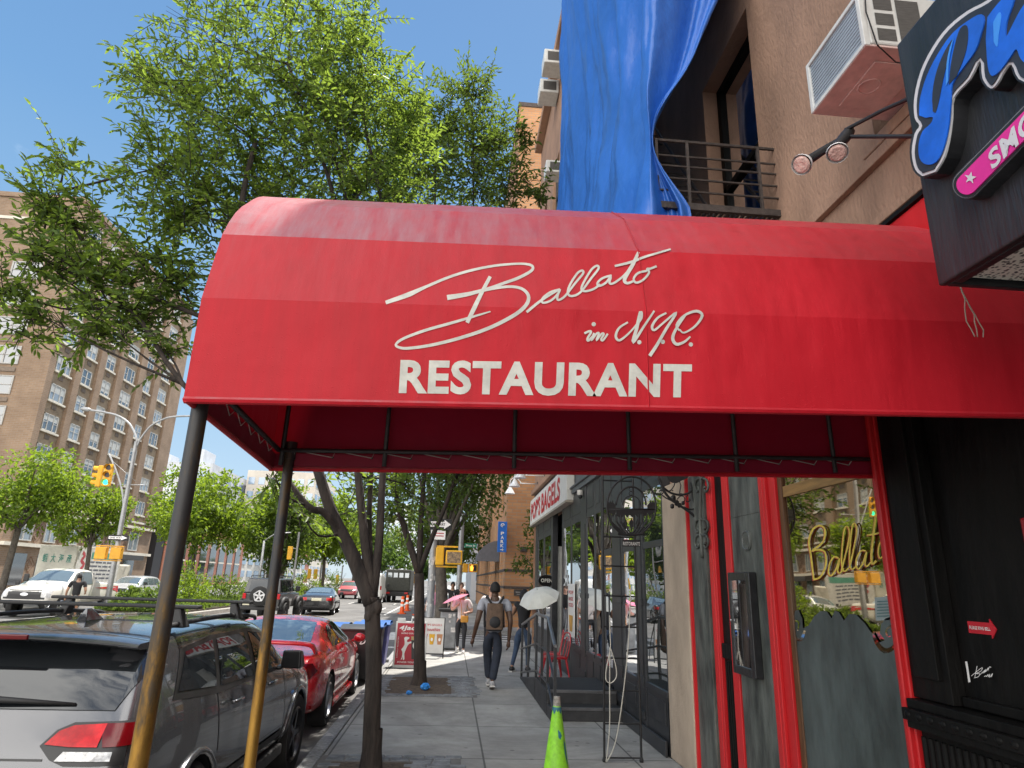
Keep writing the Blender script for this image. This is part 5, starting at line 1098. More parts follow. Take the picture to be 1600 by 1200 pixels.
def far_block(name, label, x0, x1, y0, y1, h, m, wm, rows, colsn, face='y', roofbits=()):
    t = T(name, label, 'building', ((x0 + x1) / 2, (y0 + y1) / 2, 0)); mb = MB(); mb.box(x0, x1, y0, y1, 0, h); mb.build('wall', m, t, world=True)
    for r in range(rows):
        z = h - (r + 1) * h / (rows + .6); zh = h / (rows + .6) * .5
        for c in range(colsn):
            wx = x0 + (c + .2) * (x1 - x0) / colsn; mb = MB(); mb.box(wx, wx + (x1 - x0) / colsn * .62, y0 - .15, y0, z, z + zh); mb.build('window', wm, t, world=True)
            wy = y0 + (c + .2) * (y1 - y0) / colsn; mb = MB(); mb.box(x1, x1 + .15, wy, wy + (y1 - y0) / colsn * .62, z, z + zh); mb.build('window', wm, t, world=True)
    for (a, b, c, d, e) in roofbits: mb = MB(); mb.box(a, b, c, d, h, h + e); mb.build('roof_plant', m, t, world=True, bevel=.05)
    return t
M_fargrey = mat('far_grey', (.45, .47, .5), .7, var=.15, scale=.3); M_farwin = glass('far_window', (.16, .24, .34), .15, .1)
far_block('grey_terrace_block', 'pale grey glassy apartment block with roof plant behind the green tree', -110, -72, 200, 250, 33, M_fargrey, M_farwin, 6, 8, roofbits=((-104, -100, 205, 215, 4), (-92, -88, 205, 215, 3.5), (-80, -77, 205, 215, 5)))
far_block('cream_terrace_block', 'cream apartment block far off behind the tree branches', -71, -48, 230, 270, 36, mat('far_cream', (.5, .46, .4), .8, var=.15, scale=.3), M_farwin, 7, 7)
far_block('white_far_tower', 'white stepped building at the far end of the avenue', -32, -16, 330, 360, 30, mat('far_white', (.6, .62, .65), .8, var=.1, scale=.2), M_farwin, 6, 8, roofbits=((-29, -22, 335, 345, 8),))
far_block('red_far_house', 'small red brick house far along the avenue', -52, -44, 200, 215, 22, M_rbr, M_farwin, 6, 4)
far_block('grey_far_flats', 'grey block of flats beyond the orange brick building', 2, 14, 70, 95, 24, M_fargrey, M_farwin, 7, 5)
far_block('low_far_shops', 'low pale row of shops along the far side of the avenue', -58, -40, 132, 190, 6, mat('far_shop', (.5, .48, .44), .8, var=.2, scale=.4), M_farwin, 2, 12)
# ================================================================ vehicles (local: y forward from the rear bumper, z up from the road)
def paint(name, c, rough=.28, metal=.0, flake=.0):
    if name in MATS: return MATS[name]
    m, nt, b = newmat(name); L = nt.links.new
    tc = nd(nt, 'ShaderNodeTexCoord'); no = nd(nt, 'ShaderNodeTexNoise', i_Scale=3.0, i_Detail=6.0); L(tc.outputs['Object'], no.inputs[0])
    mr = nd(nt, 'ShaderNodeMapRange'); mr.inputs['To Min'].default_value = rough * .8; mr.inputs['To Max'].default_value = rough * 1.5; L(no.outputs[0], mr.inputs[0]); L(mr.outputs[0], b.inputs['Roughness'])
    b.inputs['Base Color'].default_value = c4(c); b.inputs['Metallic'].default_value = metal; b.inputs['Coat Weight'].default_value = 1.0; b.inputs['Coat Roughness'].default_value = .03
    return m
M_tyre = mat('tyre_rubber', (.018, .018, .018), .8, var=.3, scale=12)
M_trim = mat('black_trim', (.014, .014, .015), .35, var=.3)
M_trimm = mat('black_plastic', (.02, .02, .021), .6, var=.3)
M_alloy = mat('alloy', (.42, .43, .45), .3, metal=.9, var=.15)
M_alloyd = mat('alloy_dark', (.06, .06, .065), .35, metal=.7, var=.2)
G_car = glass('car_glass', (.010, .012, .014), .03, .004)
G_carl = glass('car_glass_pale', (.10, .13, .14), .16, .01)
M_tail = mat('tail_lamp_red', (.50, .006, .010), .2, var=.3, scale=18, coat=.25, spec=.3); M_taild = mat('tail_lamp_dark', (.11, .002, .004), .15, var=.2, coat=.4, spec=.3)
M_clear = mat('clear_lamp', (.62, .62, .62), .2, var=.5, scale=30, coat=1); M_chrome = mat('chrome', (.65, .66, .68), .12, metal=1, var=.08)
M_plate = mat('number_plate', (.62, .58, .42), .5, var=.1)
def make_wheel(car, x, y, r, w, side, spokes=7, rimmat=M_alloy, steer=0):
    mb = MB(); rr = r * .68
    mb.lathe([(rr, -w / 2 + .02), (r - .03, -w / 2), (r - .005, -w / 2 + .03), (r, -w / 4), (r, w / 4), (r - .005, w / 2 - .03), (r - .03, w / 2), (rr, w / 2 - .02)], (0, 0, 0), 32, 'x', cap=False)
    wh = mb.build('wheel', M_tyre, car, smooth=True, ang=50); wh.location = (x, y, r); wh.rotation_euler.z = steer
    s = side; mb = MB()
    mb.lathe([(rr, s * (w / 2 - .015)), (rr - .02, s * (w / 2 + .002)), (rr - .035, s * (w / 2 - .03)), (rr - .04, s * (w / 2 - .11))], (0, 0, 0), 32, 'x', cap=False)
    mb.lathe([(.0001, s * (w / 2 - .015)), (.05, s * (w / 2 - .018)), (.07, s * (w / 2 - .05))], (0, 0, 0), 14, 'x', cap=False)
    for k in range(spokes):
        a = 2 * math.pi * k / spokes; ca, sa = math.cos(a), math.sin(a)
        mb.obox((s * (w / 2 - .035), ca * rr * .52, sa * rr * .52), (.014, 0, 0), (0, ca * rr * .46, sa * rr * .46), (0, -sa * rr * .10, ca * rr * .10))
    mb.build('rim', rimmat, wh, smooth=True, ang=30)
    mb = MB(); mb.lathe([(.001, s * (w / 2 - .12)), (rr, s * (w / 2 - .12))], (0, 0, 0), 20, 'x', cap=False); mb.build('brake_disc', M_trimm, wh)
    return wh
SECN = 8
def loft(stations, power=1.0):
    rings = []
    for (y, zb, wd, zbelt, wr, zre, zt) in stations:
        half = [(0, zb), (wd * .80, zb), (wd - .02, zb + .07), (wd, zb + (zbelt - zb) * .55), (wd - .03, zbelt), (wr + (wd - .03 - wr) * .12, zbelt + (zre - zbelt) * .88), (wr * .93, zre + (zt - zre) * .35), (wr * .5, zt - (zt - zre) * .15), (0, zt)]
        ring = [(x, y, z) for x, z in half] + [(-x, y, z) for x, z in half[-2:0:-1]]
        rings.append(ring)
    n = len(rings[0]); vs = []; fs = []
    def cap(ring, dy):
        cx = sum(p[0] for p in ring) / n; cz = sum(p[2] for p in ring) / n
        return [(cx + (p[0] - cx) * .86, p[1] + dy, cz + (p[2] - cz) * .86) for p in ring]
    rings = [cap(rings[0], -.012)] + rings + [cap(rings[-1], .012)]
    for r in rings: vs += r
    for i in range(len(rings) - 1):
        for k in range(n): fs.append((i * n + k, i * n + (k + 1) % n, (i + 1) * n + (k + 1) % n, (i + 1) * n + k))
    fs.append(tuple(range(n))[::-1]); fs.append(tuple((len(rings) - 1) * n + k for k in range(n)))
    return vs, fs
def make_body(car, stations, pm, wheels, lev=2):
    vs, fs = loft(stations); mb = MB(); mb.add(vs, fs)
    o = mb.build('tmp_body', pm); md = o.modifiers.new('s', 'SUBSURF'); md.levels = lev; md.render_levels = lev
    cut = None
    if wheels:
        cb = MB()
        for (y, r, hw) in wheels:
            for s in (-1, 1): cb.lathe([(r, s * (hw - .34)), (r, s * (hw + .3))], (0, y, r * .90), 36, 'x')
        cut = cb.build('tmp_cut', M_trimm); md = o.modifiers.new('b', 'BOOLEAN'); md.object = cut; md.operation = 'DIFFERENCE'; md.solver = 'EXACT'; md.material_mode = 'TRANSFER'
    dg = bpy.context.evaluated_depsgraph_get(); me = bpy.data.meshes.new_from_object(o.evaluated_get(dg), preserve_all_data_layers=True, depsgraph=dg)
    mats_ = [m for m in me.materials]
    bpy.data.objects.remove(o)
    if cut: bpy.data.objects.remove(cut)
    bvh = BVHTree.FromPolygons([v.co.copy() for v in me.vertices], [tuple(p.vertices) for p in me.polygons])
    b = link('body', me, None, car, smooth=True, ang=38); me.name = 'body'
    return b, bvh
def patch(parent, bvh, name, m, pts, d, off=.006, cuts=4, thick=0.0, mirror=False):
    """lay a thin panel of outline pts on the body, pressed on along direction d; mirrored pairs are separate parts"""
    o = None
    for mx in ((1, -1) if mirror else (1,)):
        mb = MB(); bm = bmesh.new(); vs = [bm.verts.new((p[0] * mx, p[1], p[2])) for p in pts]; f = bm.faces.new(vs)
        bmesh.ops.triangulate(bm, faces=[f]); bmesh.ops.subdivide_edges(bm, edges=bm.edges, cuts=cuts, use_grid_fill=True)
        D = Vector((d[0] * mx, d[1], d[2])).normalized(); bad = []
        for v in bm.verts:
            h_, nn, i_, ds = bvh.ray_cast(v.co - D * 3, D)
            if h_ is None: bad.append(v)
            else: v.co = h_ + (-nn if nn.dot(D) > 0 else nn) * off
        bmesh.ops.delete(bm, geom=bad, context='VERTS'); bm.verts.index_update()
        mb.add([v.co for v in bm.verts], [tuple(v.index for v in f.verts) for f in bm.faces]); bm.free()
        o = mb.build(name, m, parent, smooth=True, ang=50)
    return o
def side(pts, x=3): return [(x, a, b) for a, b in pts]
SD = (-1, 0, 0); RD = (0, 1, 0); FD = (0, -1, 0); DD = (0, 0, -1)
# ---- grey SUV at the kerb
def grey_suv():
    car = T('grey_suv', 'grey sport utility vehicle with roof bars parked at the kerb beside the awning posts', 'car', (-2.57, 4.08, ROAD), R_(-1.5)); car.scale.x = .94
    pm = paint('gunmetal_paint', (.10, .102, .11), .22, .75)
    st = [(0.00, .48, .80, .80, .76, .90, .93), (0.03, .42, .93, .88, .87, .99, 1.02), (0.10, .38, .975, 1.02, .90, 1.11, 1.13), (0.24, .36, .99, 1.13, .86, 1.33, 1.37), (0.38, .36, 1.0, 1.15, .82, 1.51, 1.54), (0.52, .36, 1.0, 1.155, .795, 1.57, 1.605), (1.2, .34, 1.0, 1.15, .785, 1.585, 1.63), (2.0, .33, 1.0, 1.13, .78, 1.58, 1.635), (2.6, .33, 1.0, 1.12, .77, 1.55, 1.61), (2.95, .33, 1.0, 1.11, .75, 1.46, 1.53), (3.3, .33, 1.0, 1.10, .78, 1.24, 1.30), (3.55, .33, 1.0, 1.085, .82, 1.12, 1.16), (4.15, .33, .985, 1.0, .80, 1.04, 1.08), (4.48, .38, .94, .91, .74, .96, .99), (4.63, .48, .80, .72, .62, .83, .86)]
    b, bv = make_body(car, st, pm, [(.97, .43, 1.0), (3.74, .43, 1.0)])
    for y in (.97, 3.74):
        for s in (-1, 1): make_wheel(car, s * .875, y, .385, .25, s, 5, M_alloyd)
    # arch flares and sill
    for y in (.97, 3.74):
        for s in (-1, 1):
            mb = MB(); pts = []
            for k in range(15):
                a = -.25 + (math.pi + .5) * k / 14; yy, zz_ = y + .445 * math.cos(a), .385 + .445 * math.sin(a)
                h_, nn, i_, ds = bv.ray_cast(Vector((s * 3, y + .49 * math.cos(a), .385 + .49 * math.sin(a))), Vector((-s, 0, 0)))
                if h_: pts.append((h_.x + s * .004, yy, zz_))
            mb.tube(pts, .026, 8); mb.build('arch_flare', pm, car, smooth=True)
    mb = MB(); mb.box(-.985, .985, 1.42, 3.28, .30, .40); mb.build('side_sill', M_trimm, car, bevel=.02)
    # glass
    patch(car, bv, 'window_surround', M_trim, side([(.56, 1.20), (.80, 1.475), (1.4, 1.515), (2.3, 1.51), (2.68, 1.465), (3.05, 1.30), (3.04, 1.10), (1.3, 1.135)]), SD, .004, 6, mirror=True)
    for nm, p in (('quarter_window', [(.64, 1.24), (.86, 1.45), (1.38, 1.485), (1.28, 1.185)]), ('rear_door_window', [(1.37, 1.175), (1.47, 1.485), (2.12, 1.485), (2.13, 1.15)]), ('front_door_window', [(2.23, 1.15), (2.25, 1.485), (2.64, 1.445), (2.95, 1.29), (2.95, 1.125)])):
        patch(car, bv, nm, G_car, side(p), SD, .009, 4, mirror=True)
    patch(car, bv, 'rear_window', G_car, [(-.78, -2, 1.21), (.78, -2, 1.21), (.85, -2, 1.38), (.80, -2, 1.53), (-.80, -2, 1.53), (-.85, -2, 1.38)], RD, .007, 6)
    patch(car, bv, 'windscreen', G_car, [(-.68, 2.75, 3), (.68, 2.75, 3), (.78, 3.42, 3), (-.78, 3.42, 3)], DD, .007, 5)
    # tail lamps: rear face and side return
    patch(car, bv, 'tail_lamp', M_tail, [(.48, -2, 1.055), (.53, -2, 1.115), (.60, -2, 1.14), (.775, -2, 1.15), (.77, -2, 1.045), (.62, -2, 1.045)], RD, .012, 5, mirror=True)
    patch(car, bv, 'tail_lamp', M_taild, [(1.79, -.93, 1.045), (1.795, -.93, 1.15), (1.93, -.76, 1.155), (1.93, -.78, 1.055)], (-1, 1, 0), .012, 5, mirror=True)
    patch(car, bv, 'lamp_surround', M_trim, [(.455, -2, 1.05), (.51, -2, 1.12), (.59, -2, 1.155), (.90, -2, 1.165), (.92, -2, .965), (.62, -2, .965), (.54, -2, .99)], RD, .006, 5, mirror=True)
    patch(car, bv, 'reversing_lamp', M_clear, [(.57, -2, .985), (.60, -2, 1.025), (.86, -2, 1.025), (.86, -2, .985)], RD, .012, 4, mirror=True)
    patch(car, bv, 'lower_bumper', M_trimm, [(-.95, -2, .40), (.95, -2, .40), (.92, -2, .62), (-.92, -2, .62)], RD, .008, 5)
    patch(car, bv, 'number_plate', M_plate, [(-.26, -2, .80), (.26, -2, .80), (.26, -2, .94), (-.26, -2, .94)], RD, .012, 3)
    # spoiler with brake lamp, wiper, fin
    mb = MB(); xs = [(-.80 + 1.6 * i / 16) for i in range(17)]
    prof = lambda x: [(.46, 1.605 - .05 * (x / .8) ** 2), (.22 + .06 * (x / .8) ** 2, 1.595 - .045 * (x / .8) ** 2), (.19 + .06 * (x / .8) ** 2, 1.58 - .045 * (x / .8) ** 2), (.22 + .06 * (x / .8) ** 2, 1.56 - .045 * (x / .8) ** 2), (.40, 1.56 - .045 * (x / .8) ** 2)]
    mb.grid(lambda u, v: (lambda x: Vector((x, *prof(x)[round(v * 4)])))(xs[round(u * 16)]), 16, 4); mb.quad(*[Vector((-.8, *q)) for q in prof(-.8)]); mb.quad(*[Vector((.8, *q)) for q in prof(.8)])
    sp_ = mb.build('rear_spoiler', pm, car, smooth=True, ang=50)
    mb = MB(); mb.box(-.17, .17, .178, .20, 1.565, 1.593); mb.build('brake_lamp', M_taild, sp_, bevel=.006)
    mb = MB(); mb.tube([(-.30, .145, 1.235), (.1, .135, 1.26), (.55, .155, 1.24)], [.016, .018, .008], 8); mb.build('rear_wiper', M_trimm, car, smooth=True)
    mb = MB(); mb.add([(-.035, 1.0, 1.62), (.035, 1.0, 1.62), (.03, 1.24, 1.625), (-.03, 1.24, 1.625), (-.008, 1.04, 1.70), (.008, 1.04, 1.70), (.008, 1.10, 1.70), (-.008, 1.10, 1.70)], [(0, 1, 5, 4), (1, 2, 6, 5), (2, 3, 7, 6), (3, 0, 4, 7), (4, 5, 6, 7)]); mb.build('aerial_fin', pm, car, bevel=.004)
    # roof rails, cross bars with towers
    for s in (-1, 1):
        mb = MB(); mb.tube(smooth2([(s * .745, .55, 1.58), (s * .755, .66, 1.615), (s * .755, 1.3, 1.635), (s * .75, 2.0, 1.63), (s * .735, 2.55, 1.60), (s * .73, 2.66, 1.57)], 4), .017, 8); mb.build('roof_rail', M_trimm, car, smooth=True)
    for y in (.92, 2.05):
        mb = MB(); mb.obox((0, y, 1.735), (.88, 0, 0), (0, .036, 0), (0, 0, .012)); cbx = mb.build('cross_bar', M_trimm, car, bevel=.008)
        for s in (-1, 1):
            mb = MB(); mb.add([(s * .76 - .045, y - .06, 1.60), (s * .76 + .045, y - .06, 1.60), (s * .76 + .045, y + .06, 1.60), (s * .76 - .045, y + .06, 1.60), (s * .72 - .03, y - .03, 1.725), (s * .72 + .03, y - .03, 1.725), (s * .72 + .03, y + .03, 1.725), (s * .72 - .03, y + .03, 1.725)], [(3, 2, 1, 0), (0, 1, 5, 4), (1, 2, 6, 5), (2, 3, 7, 6), (3, 0, 4, 7), (4, 5, 6, 7)]); mb.build('bar_tower', M_trimm, cbx, bevel=.012)
    # mirrors, handles, shut lines
    for s in (-1, 1):
        mb = MB(); mb.add([(s * 1.0, 2.78, 1.13), (s * 1.21, 2.74, 1.13), (s * 1.22, 2.90, 1.14), (s * 1.0, 2.95, 1.14), (s * 1.01, 2.78, 1.29), (s * 1.20, 2.74, 1.30), (s * 1.19, 2.88, 1.28), (s * 1.01, 2.92, 1.27)], [(3, 2, 1, 0), (0, 1, 5, 4), (1, 2, 6, 5), (2, 3, 7, 6), (3, 0, 4, 7), (4, 5, 6, 7)]); mb.box(min(s * .95, s * 1.01), max(s * .95, s * 1.01), 2.80, 2.90, 1.11, 1.15); mb.build('door_mirror', M_trim, car, bevel=.03, seg=3)
        for y in (1.62, 2.55):
            mb = MB(); mb.tube([(s * 1.0, y - .1, 1.04), (s * 1.03, y - .08, 1.045), (s * 1.03, y + .07, 1.045), (s * 1.0, y + .09, 1.04)], .013, 8); mb.build('door_handle', pm, car, smooth=True)
    for p in ([(1.30, 1.16), (1.315, 1.16), (1.375, .75), (1.36, .75)], [(2.17, 1.14), (2.182, 1.14), (2.19, .42), (2.178, .42)], [(3.08, 1.1), (3.092, 1.1), (3.22, .5), (3.208, .5)]):
        patch(car, bv, 'shut_line', M_trim, side(p), SD, .003, 6, mirror=True)
    patch(car, bv, 'door_moulding', M_trimm, side([(1.5, .52), (3.18, .50), (3.2, .55), (1.5, .57)]), SD, .012, 8, mirror=True)
    patch(car, bv, 'tailgate_line', M_trim, [(-.8, -2, .985), (.5, -2, .985), (.5, -2, .995), (-.8, -2, .995)], RD, .003, 6)
    patch(car, bv, 'headlamp', M_clear, [(.55, 8, .84), (.86, 8, .85), (.86, 8, .95), (.55, 8, .93)], FD, .01, 4, mirror=True)
    patch(car, bv, 'grille', M_trim, [(-.5, 8, .74), (.5, 8, .74), (.5, 8, .9), (-.5, 8, .9)], FD, .01, 4)
    return car
grey_suv()
# ---- red coupe
def red_coupe():
    car = T('red_coupe', 'shiny red two door coupe with boot spoiler parked ahead of the grey car', 'car', (-2.52, 9.15, ROAD))
    pm = paint('red_paint', (.60, .008, .016), .25, .0)
    st = [(0, .42, .70, .66, .60, .78, .80), (.05, .30, .86, .78, .76, .90, .92), (.25, .24, .915, .88, .80, .985, 1.01), (.8, .22, .93, .93, .77, 1.01, 1.04), (1.15, .2, .935, .945, .68, 1.14, 1.18), (1.7, .2, .935, .945, .61, 1.31, 1.365), (2.25, .2, .935, .935, .60, 1.335, 1.395), (2.75, .2, .935, .925, .61, 1.27, 1.33), (3.15, .2, .93, .915, .67, 1.07, 1.11), (3.45, .2, .925, .89, .73, .95, .98), (4.15, .22, .90, .82, .69, .88, .905), (4.55, .26, .83, .68, .61, .76, .78), (4.7, .36, .67, .55, .5, .6, .61)]
    b, bv = make_body(car, st, pm, [(1.02, .385, .93), (3.80, .385, .93)])
    for y in (1.02, 3.80):
        for s in (-1, 1): make_wheel(car, s * .81, y, .335, .23, s, 5, M_alloy)
    patch(car, bv, 'rear_window', G_carl, [(-.60, .94, 3), (-.3, .90, 3), (.3, .90, 3), (.60, .94, 3), (.52, 1.66, 3), (-.52, 1.66, 3)], DD, .006, 5)
    patch(car, bv, 'windscreen', G_carl, [(-.52, 2.7, 3), (.52, 2.7, 3), (.68, 3.36, 3), (-.68, 3.36, 3)], DD, .006, 5)
    for nm, p in (('quarter_window', [(1.36, 1.0), (1.42, 1.12), (1.66, 1.235), (1.88, 1.265), (1.98, .985)]), ('door_window', [(2.04, .985), (1.96, 1.27), (2.3, 1.28), (2.66, 1.215), (3.02, 1.03), (3.05, .97)])):
        patch(car, bv, nm, G_car, side(p), SD, .008, 5, mirror=True)
    patch(car, bv, 'tail_lamp', M_taild, [(.50, -2, .74), (.56, -2, .88), (.80, -2, .89), (.86, -2, .80), (.80, -2, .72)], RD, .012, 4, mirror=True)
    for s in (-1, 1): 
        mb = MB(); h_ = bv.ray_cast(Vector((s * .70, -2, .81)), Vector((0, 1, 0)))[0]; mb.ell(h_ + Vector((0, -.008, 0)), (.07, .02, .06), 14, 8); mb.build('lamp_lens', M_tail, car, smooth=True)
    patch(car, bv, 'tail_lamp', M_tail, side([(.05, .75), (.06, .87), (.32, .86), (.24, .76)]), SD, .01, 4, mirror=True)
    patch(car, bv, 'number_plate', M_plate, [(-.26, -2, .66), (.26, -2, .66), (.26, -2, .80), (-.26, -2, .80)], RD, .01, 3)
    patch(car, bv, 'rear_reflector', M_tail, [(.45, -2, .34), (.84, -2, .36), (.84, -2, .41), (.45, -2, .39)], RD, .01, 3, mirror=True)
    patch(car, bv, 'bumper_line', M_trim, [(-.84, -2, .60), (.84, -2, .60), (.84, -2, .608), (-.84, -2, .608)], RD, .003, 6)
    mb = MB(); P = smooth2([(-.80, .30, 1.0), (-.72, .24, 1.10), (-.4, .16, 1.13), (0, .14, 1.135), (.4, .16, 1.13), (.72, .24, 1.10), (.80, .30, 1.0)], 5)
    mb.grid(lambda u, v: Vector(P[round(u * (len(P) - 1))]) + Vector((0, .20 * v, (.0, .022, .03, .01, -.015)[round(v * 4)])), len(P) - 1, 4); o = mb.build('boot_spoiler', pm, car, smooth=True); sm = o.modifiers.new('thickness', 'SOLIDIFY'); sm.thickness = .025
    for s in (-1, 1):
        mb = MB(); mb.ell((s * 1.03, 2.92, 1.0), (.10, .06, .07), 12, 8); mb.tube([(s * .90, 2.94, .95), (s * 1.0, 2.93, .98)], .02, 6); mb.build('door_mirror', pm, car, smooth=True)
        mb = MB(); mb.tube([(s * .925, 1.98, .86), (s * .955, 2.0, .865), (s * .955, 2.14, .865), (s * .925, 2.16, .86)], .012, 6); mb.build('door_handle', pm, car)
    mb = MB(); mb.box(-.92, .92, 1.45, 3.38, .17, .26); mb.build('side_skirt', pm, car, bevel=.03)
    for p in ([(1.93, .97), (1.942, .97), (1.84, .3), (1.828, .3)], [(3.1, .96), (3.112, .96), (3.28, .4), (3.268, .4)]): patch(car, bv, 'shut_line', M_trim, side(p), SD, .003, 6, mirror=True)
    patch(car, bv, 'headlamp', M_clear, [(.5, 8, .58), (.78, 8, .6), (.75, 8, .7), (.5, 8, .68)], FD, .01, 4, mirror=True)
    for s in (-1, 1): mb = MB(); mb.tube([(s * .42, -.03, .26), (s * .42, .2, .26)], .045, 12); mb.build('exhaust_tip', M_chrome, car)
    return car
red_coupe()
# ---- simple but shaped traffic cars
def far_car(name, label, loc, rz, kind, pm, group=None, gl=G_car, plate=True):
    car = T(name, label, 'van' if kind == 'van' else 'pickup truck' if kind == 'pickup' else 'car', loc, rz, group)
    if kind == 'sedan':
        st = [(0, .42, .72, .68, .62, .80, .82), (.06, .3, .86, .80, .78, .96, .98), (.3, .24, .90, .90, .78, 1.04, 1.06), (.75, .22, .91, .94, .74, 1.08, 1.11), (1.2, .2, .91, .95, .66, 1.25, 1.29), (1.8, .2, .91, .95, .62, 1.38, 1.43), (2.5, .2, .91, .94, .61, 1.39, 1.445), (3.0, .2, .91, .93, .64, 1.25, 1.30), (3.5, .2, .91, .90, .72, 1.0, 1.03), (4.2, .22, .89, .80, .68, .88, .9), (4.6, .28, .8, .64, .6, .72, .74), (4.7, .36, .66, .55, .5, .62, .63)]
        wy, R, hw = (1.0, 3.75), .33, .91
        win = [[(1.0, 1.0), (1.5, 1.28), (1.75, 1.34), (1.9, .99)], [(1.95, .99), (1.82, 1.345), (2.5, 1.345), (2.85, 1.25), (3.3, .98)]]
        rear = [(-.60, .85, 3), (.60, .85, 3), (.54, 1.55, 3), (-.54, 1.55, 3)]; fr = [(-.55, 2.75, 3), (.55, 2.75, 3), (.7, 3.4, 3), (-.7, 3.4, 3)]; tl = (.50, .86, .76, .90)
    elif kind == 'suv':
        st = [(0.00, .48, .76, .80, .72, .90, .93), (0.05, .40, .90, .95, .84, 1.05, 1.1), (0.24, .36, .94, 1.08, .80, 1.40, 1.46), (0.45, .36, .94, 1.1, .75, 1.60, 1.66), (1.2, .34, .95, 1.1, .73, 1.65, 1.71), (2.3, .33, .95, 1.09, .72, 1.64, 1.71), (2.9, .33, .95, 1.07, .71, 1.48, 1.55), (3.4, .33, .95, 1.05, .76, 1.1, 1.14), (4.1, .33, .93, .97, .74, 1.0, 1.03), (4.45, .4, .85, .84, .66, .88, .9), (4.6, .48, .72, .7, .6, .78, .8)]
        wy, R, hw = (.9, 3.65), .36, .95
        win = [[(.5, 1.15), (.62, 1.52), (1.3, 1.55), (1.3, 1.14)], [(1.36, 1.14), (1.36, 1.55), (2.1, 1.55), (2.1, 1.13)], [(2.16, 1.13), (2.16, 1.55), (2.55, 1.5), (3.0, 1.2), (3.0, 1.1)]]
        rear = None; fr = [(-.62, 2.7, 3), (.62, 2.7, 3), (.72, 3.35, 3), (-.72, 3.35, 3)]; tl = (.62, .84, .95, 1.12)
    elif kind == 'van':
        st = [(0.00, .45, .88, 1.0, .86, 2.2, 2.28), (0.08, .35, .96, 1.15, .90, 2.36, 2.44), (.5, .33, .98, 1.15, .90, 2.42, 2.5), (3.4, .33, .98, 1.15, .89, 2.40, 2.5), (4.1, .33, .98, 1.12, .84, 2.05, 2.14), (4.6, .33, .97, 1.1, .80, 1.45, 1.5), (4.9, .33, .95, 1.0, .78, 1.12, 1.16), (5.4, .4, .88, .84, .68, .9, .92), (5.5, .5, .75, .7, .6, .76, .78)]
        wy, R, hw = (1.0, 4.5), .36, .98
        win = [[(3.3, 1.2), (3.3, 1.85), (3.9, 1.85), (4.4, 1.25), (4.4, 1.18)]]; rear = None; fr = [(-.72, 3.95, 4), (.72, 3.95, 4), (.76, 4.6, 4), (-.76, 4.6, 4)]; tl = (.82, .92, 1.1, 1.4)
    else:
        st = [(0.00, .6, .86, .9, .84, 1.2, 1.22), (.05, .55, .98, 1.0, .94, 1.36, 1.37), (.3, .55, 1.0, 1.1, .95, 1.40, 1.41), (2.35, .52, 1.0, 1.1, .95, 1.40, 1.41), (2.44, .52, 1.0, 1.25, .86, 1.86, 1.9), (2.7, .5, 1.0, 1.28, .80, 1.95, 2.0), (3.5, .5, 1.0, 1.28, .78, 1.96, 2.02), (3.95, .5, 1.0, 1.27, .79, 1.78, 1.84), (4.45, .5, 1.0, 1.25, .84, 1.36, 1.40), (4.7, .5, 1.0, 1.20, .86, 1.28, 1.32), (5.5, .52, .99, 1.14, .86, 1.22, 1.26), (5.75, .56, .95, 1.0, .84, 1.14, 1.16), (5.85, .62, .86, .9, .76, 1.05, 1.06)]
        wy, R, hw = (1.05, 4.85), .42, 1.0
        win = [[(2.62, 1.33), (2.62, 1.86), (3.45, 1.87), (3.8, 1.78), (4.25, 1.38), (4.25, 1.31)]]
        rear = None; fr = [(-.68, 3.75, 4), (.68, 3.75, 4), (.80, 4.40, 4), (-.80, 4.40, 4)]; tl = (.86, .97, .95, 1.25)
    b, bv = make_body(car, st, pm, [(y, R + .05, hw) for y in wy], 2)
    for y in wy:
        for s in (-1, 1): make_wheel(car, s * (hw - .13), y, R, .24, s, 6, M_alloy)
    for p in win: patch(car, bv, 'side_window', gl, side(p), SD, .01, 3, mirror=True)
    if rear: patch(car, bv, 'rear_window', gl, rear, DD, .01, 4)
    elif kind == 'suv': patch(car, bv, 'rear_window', gl, [(-.7, -2, 1.18), (.7, -2, 1.18), (.66, -2, 1.54), (-.66, -2, 1.54)], RD, .01, 4)
    elif kind == 'van': patch(car, bv, 'rear_window', gl, [(.1, -2, 1.4), (.75, -2, 1.4), (.72, -2, 2.0), (.1, -2, 2.0)], RD, .01, 4, mirror=True)
    patch(car, bv, 'windscreen', gl, fr, DD, .01, 4)
    a, c, z0, z1 = tl
    patch(car, bv, 'tail_lamp', M_tail, [(a, -2, z0), (c, -2, z0), (c, -2, z1), (a, -2, z1)], RD, .012, 3, mirror=True)
    if plate: patch(car, bv, 'number_plate', M_plate, [(-.26, -2, z0 - .02), (.26, -2, z0 - .02), (.26, -2, z0 + .12), (-.26, -2, z0 + .12)], RD, .01, 3)
    hz = st[-2][4] if False else None
    zf = {'sedan': (.58, .70), 'suv': (.80, .92), 'van': (.78, .95), 'pickup': (.82, 1.10)}[kind]
    patch(car, bv, 'headlamp', M_clear, [(hw - .34, 9, zf[0]), (hw - .07, 9, zf[0]), (hw - .07, 9, zf[1]), (hw - .34, 9, zf[1])], FD, .012, 3, mirror=True)
    patch(car, bv, 'grille', M_trim, [(-hw + .36, 9, zf[0] - .08), (hw - .36, 9, zf[0] - .08), (hw - .36, 9, zf[1] + .0), (-hw + .36, 9, zf[1])], FD, .012, 3)
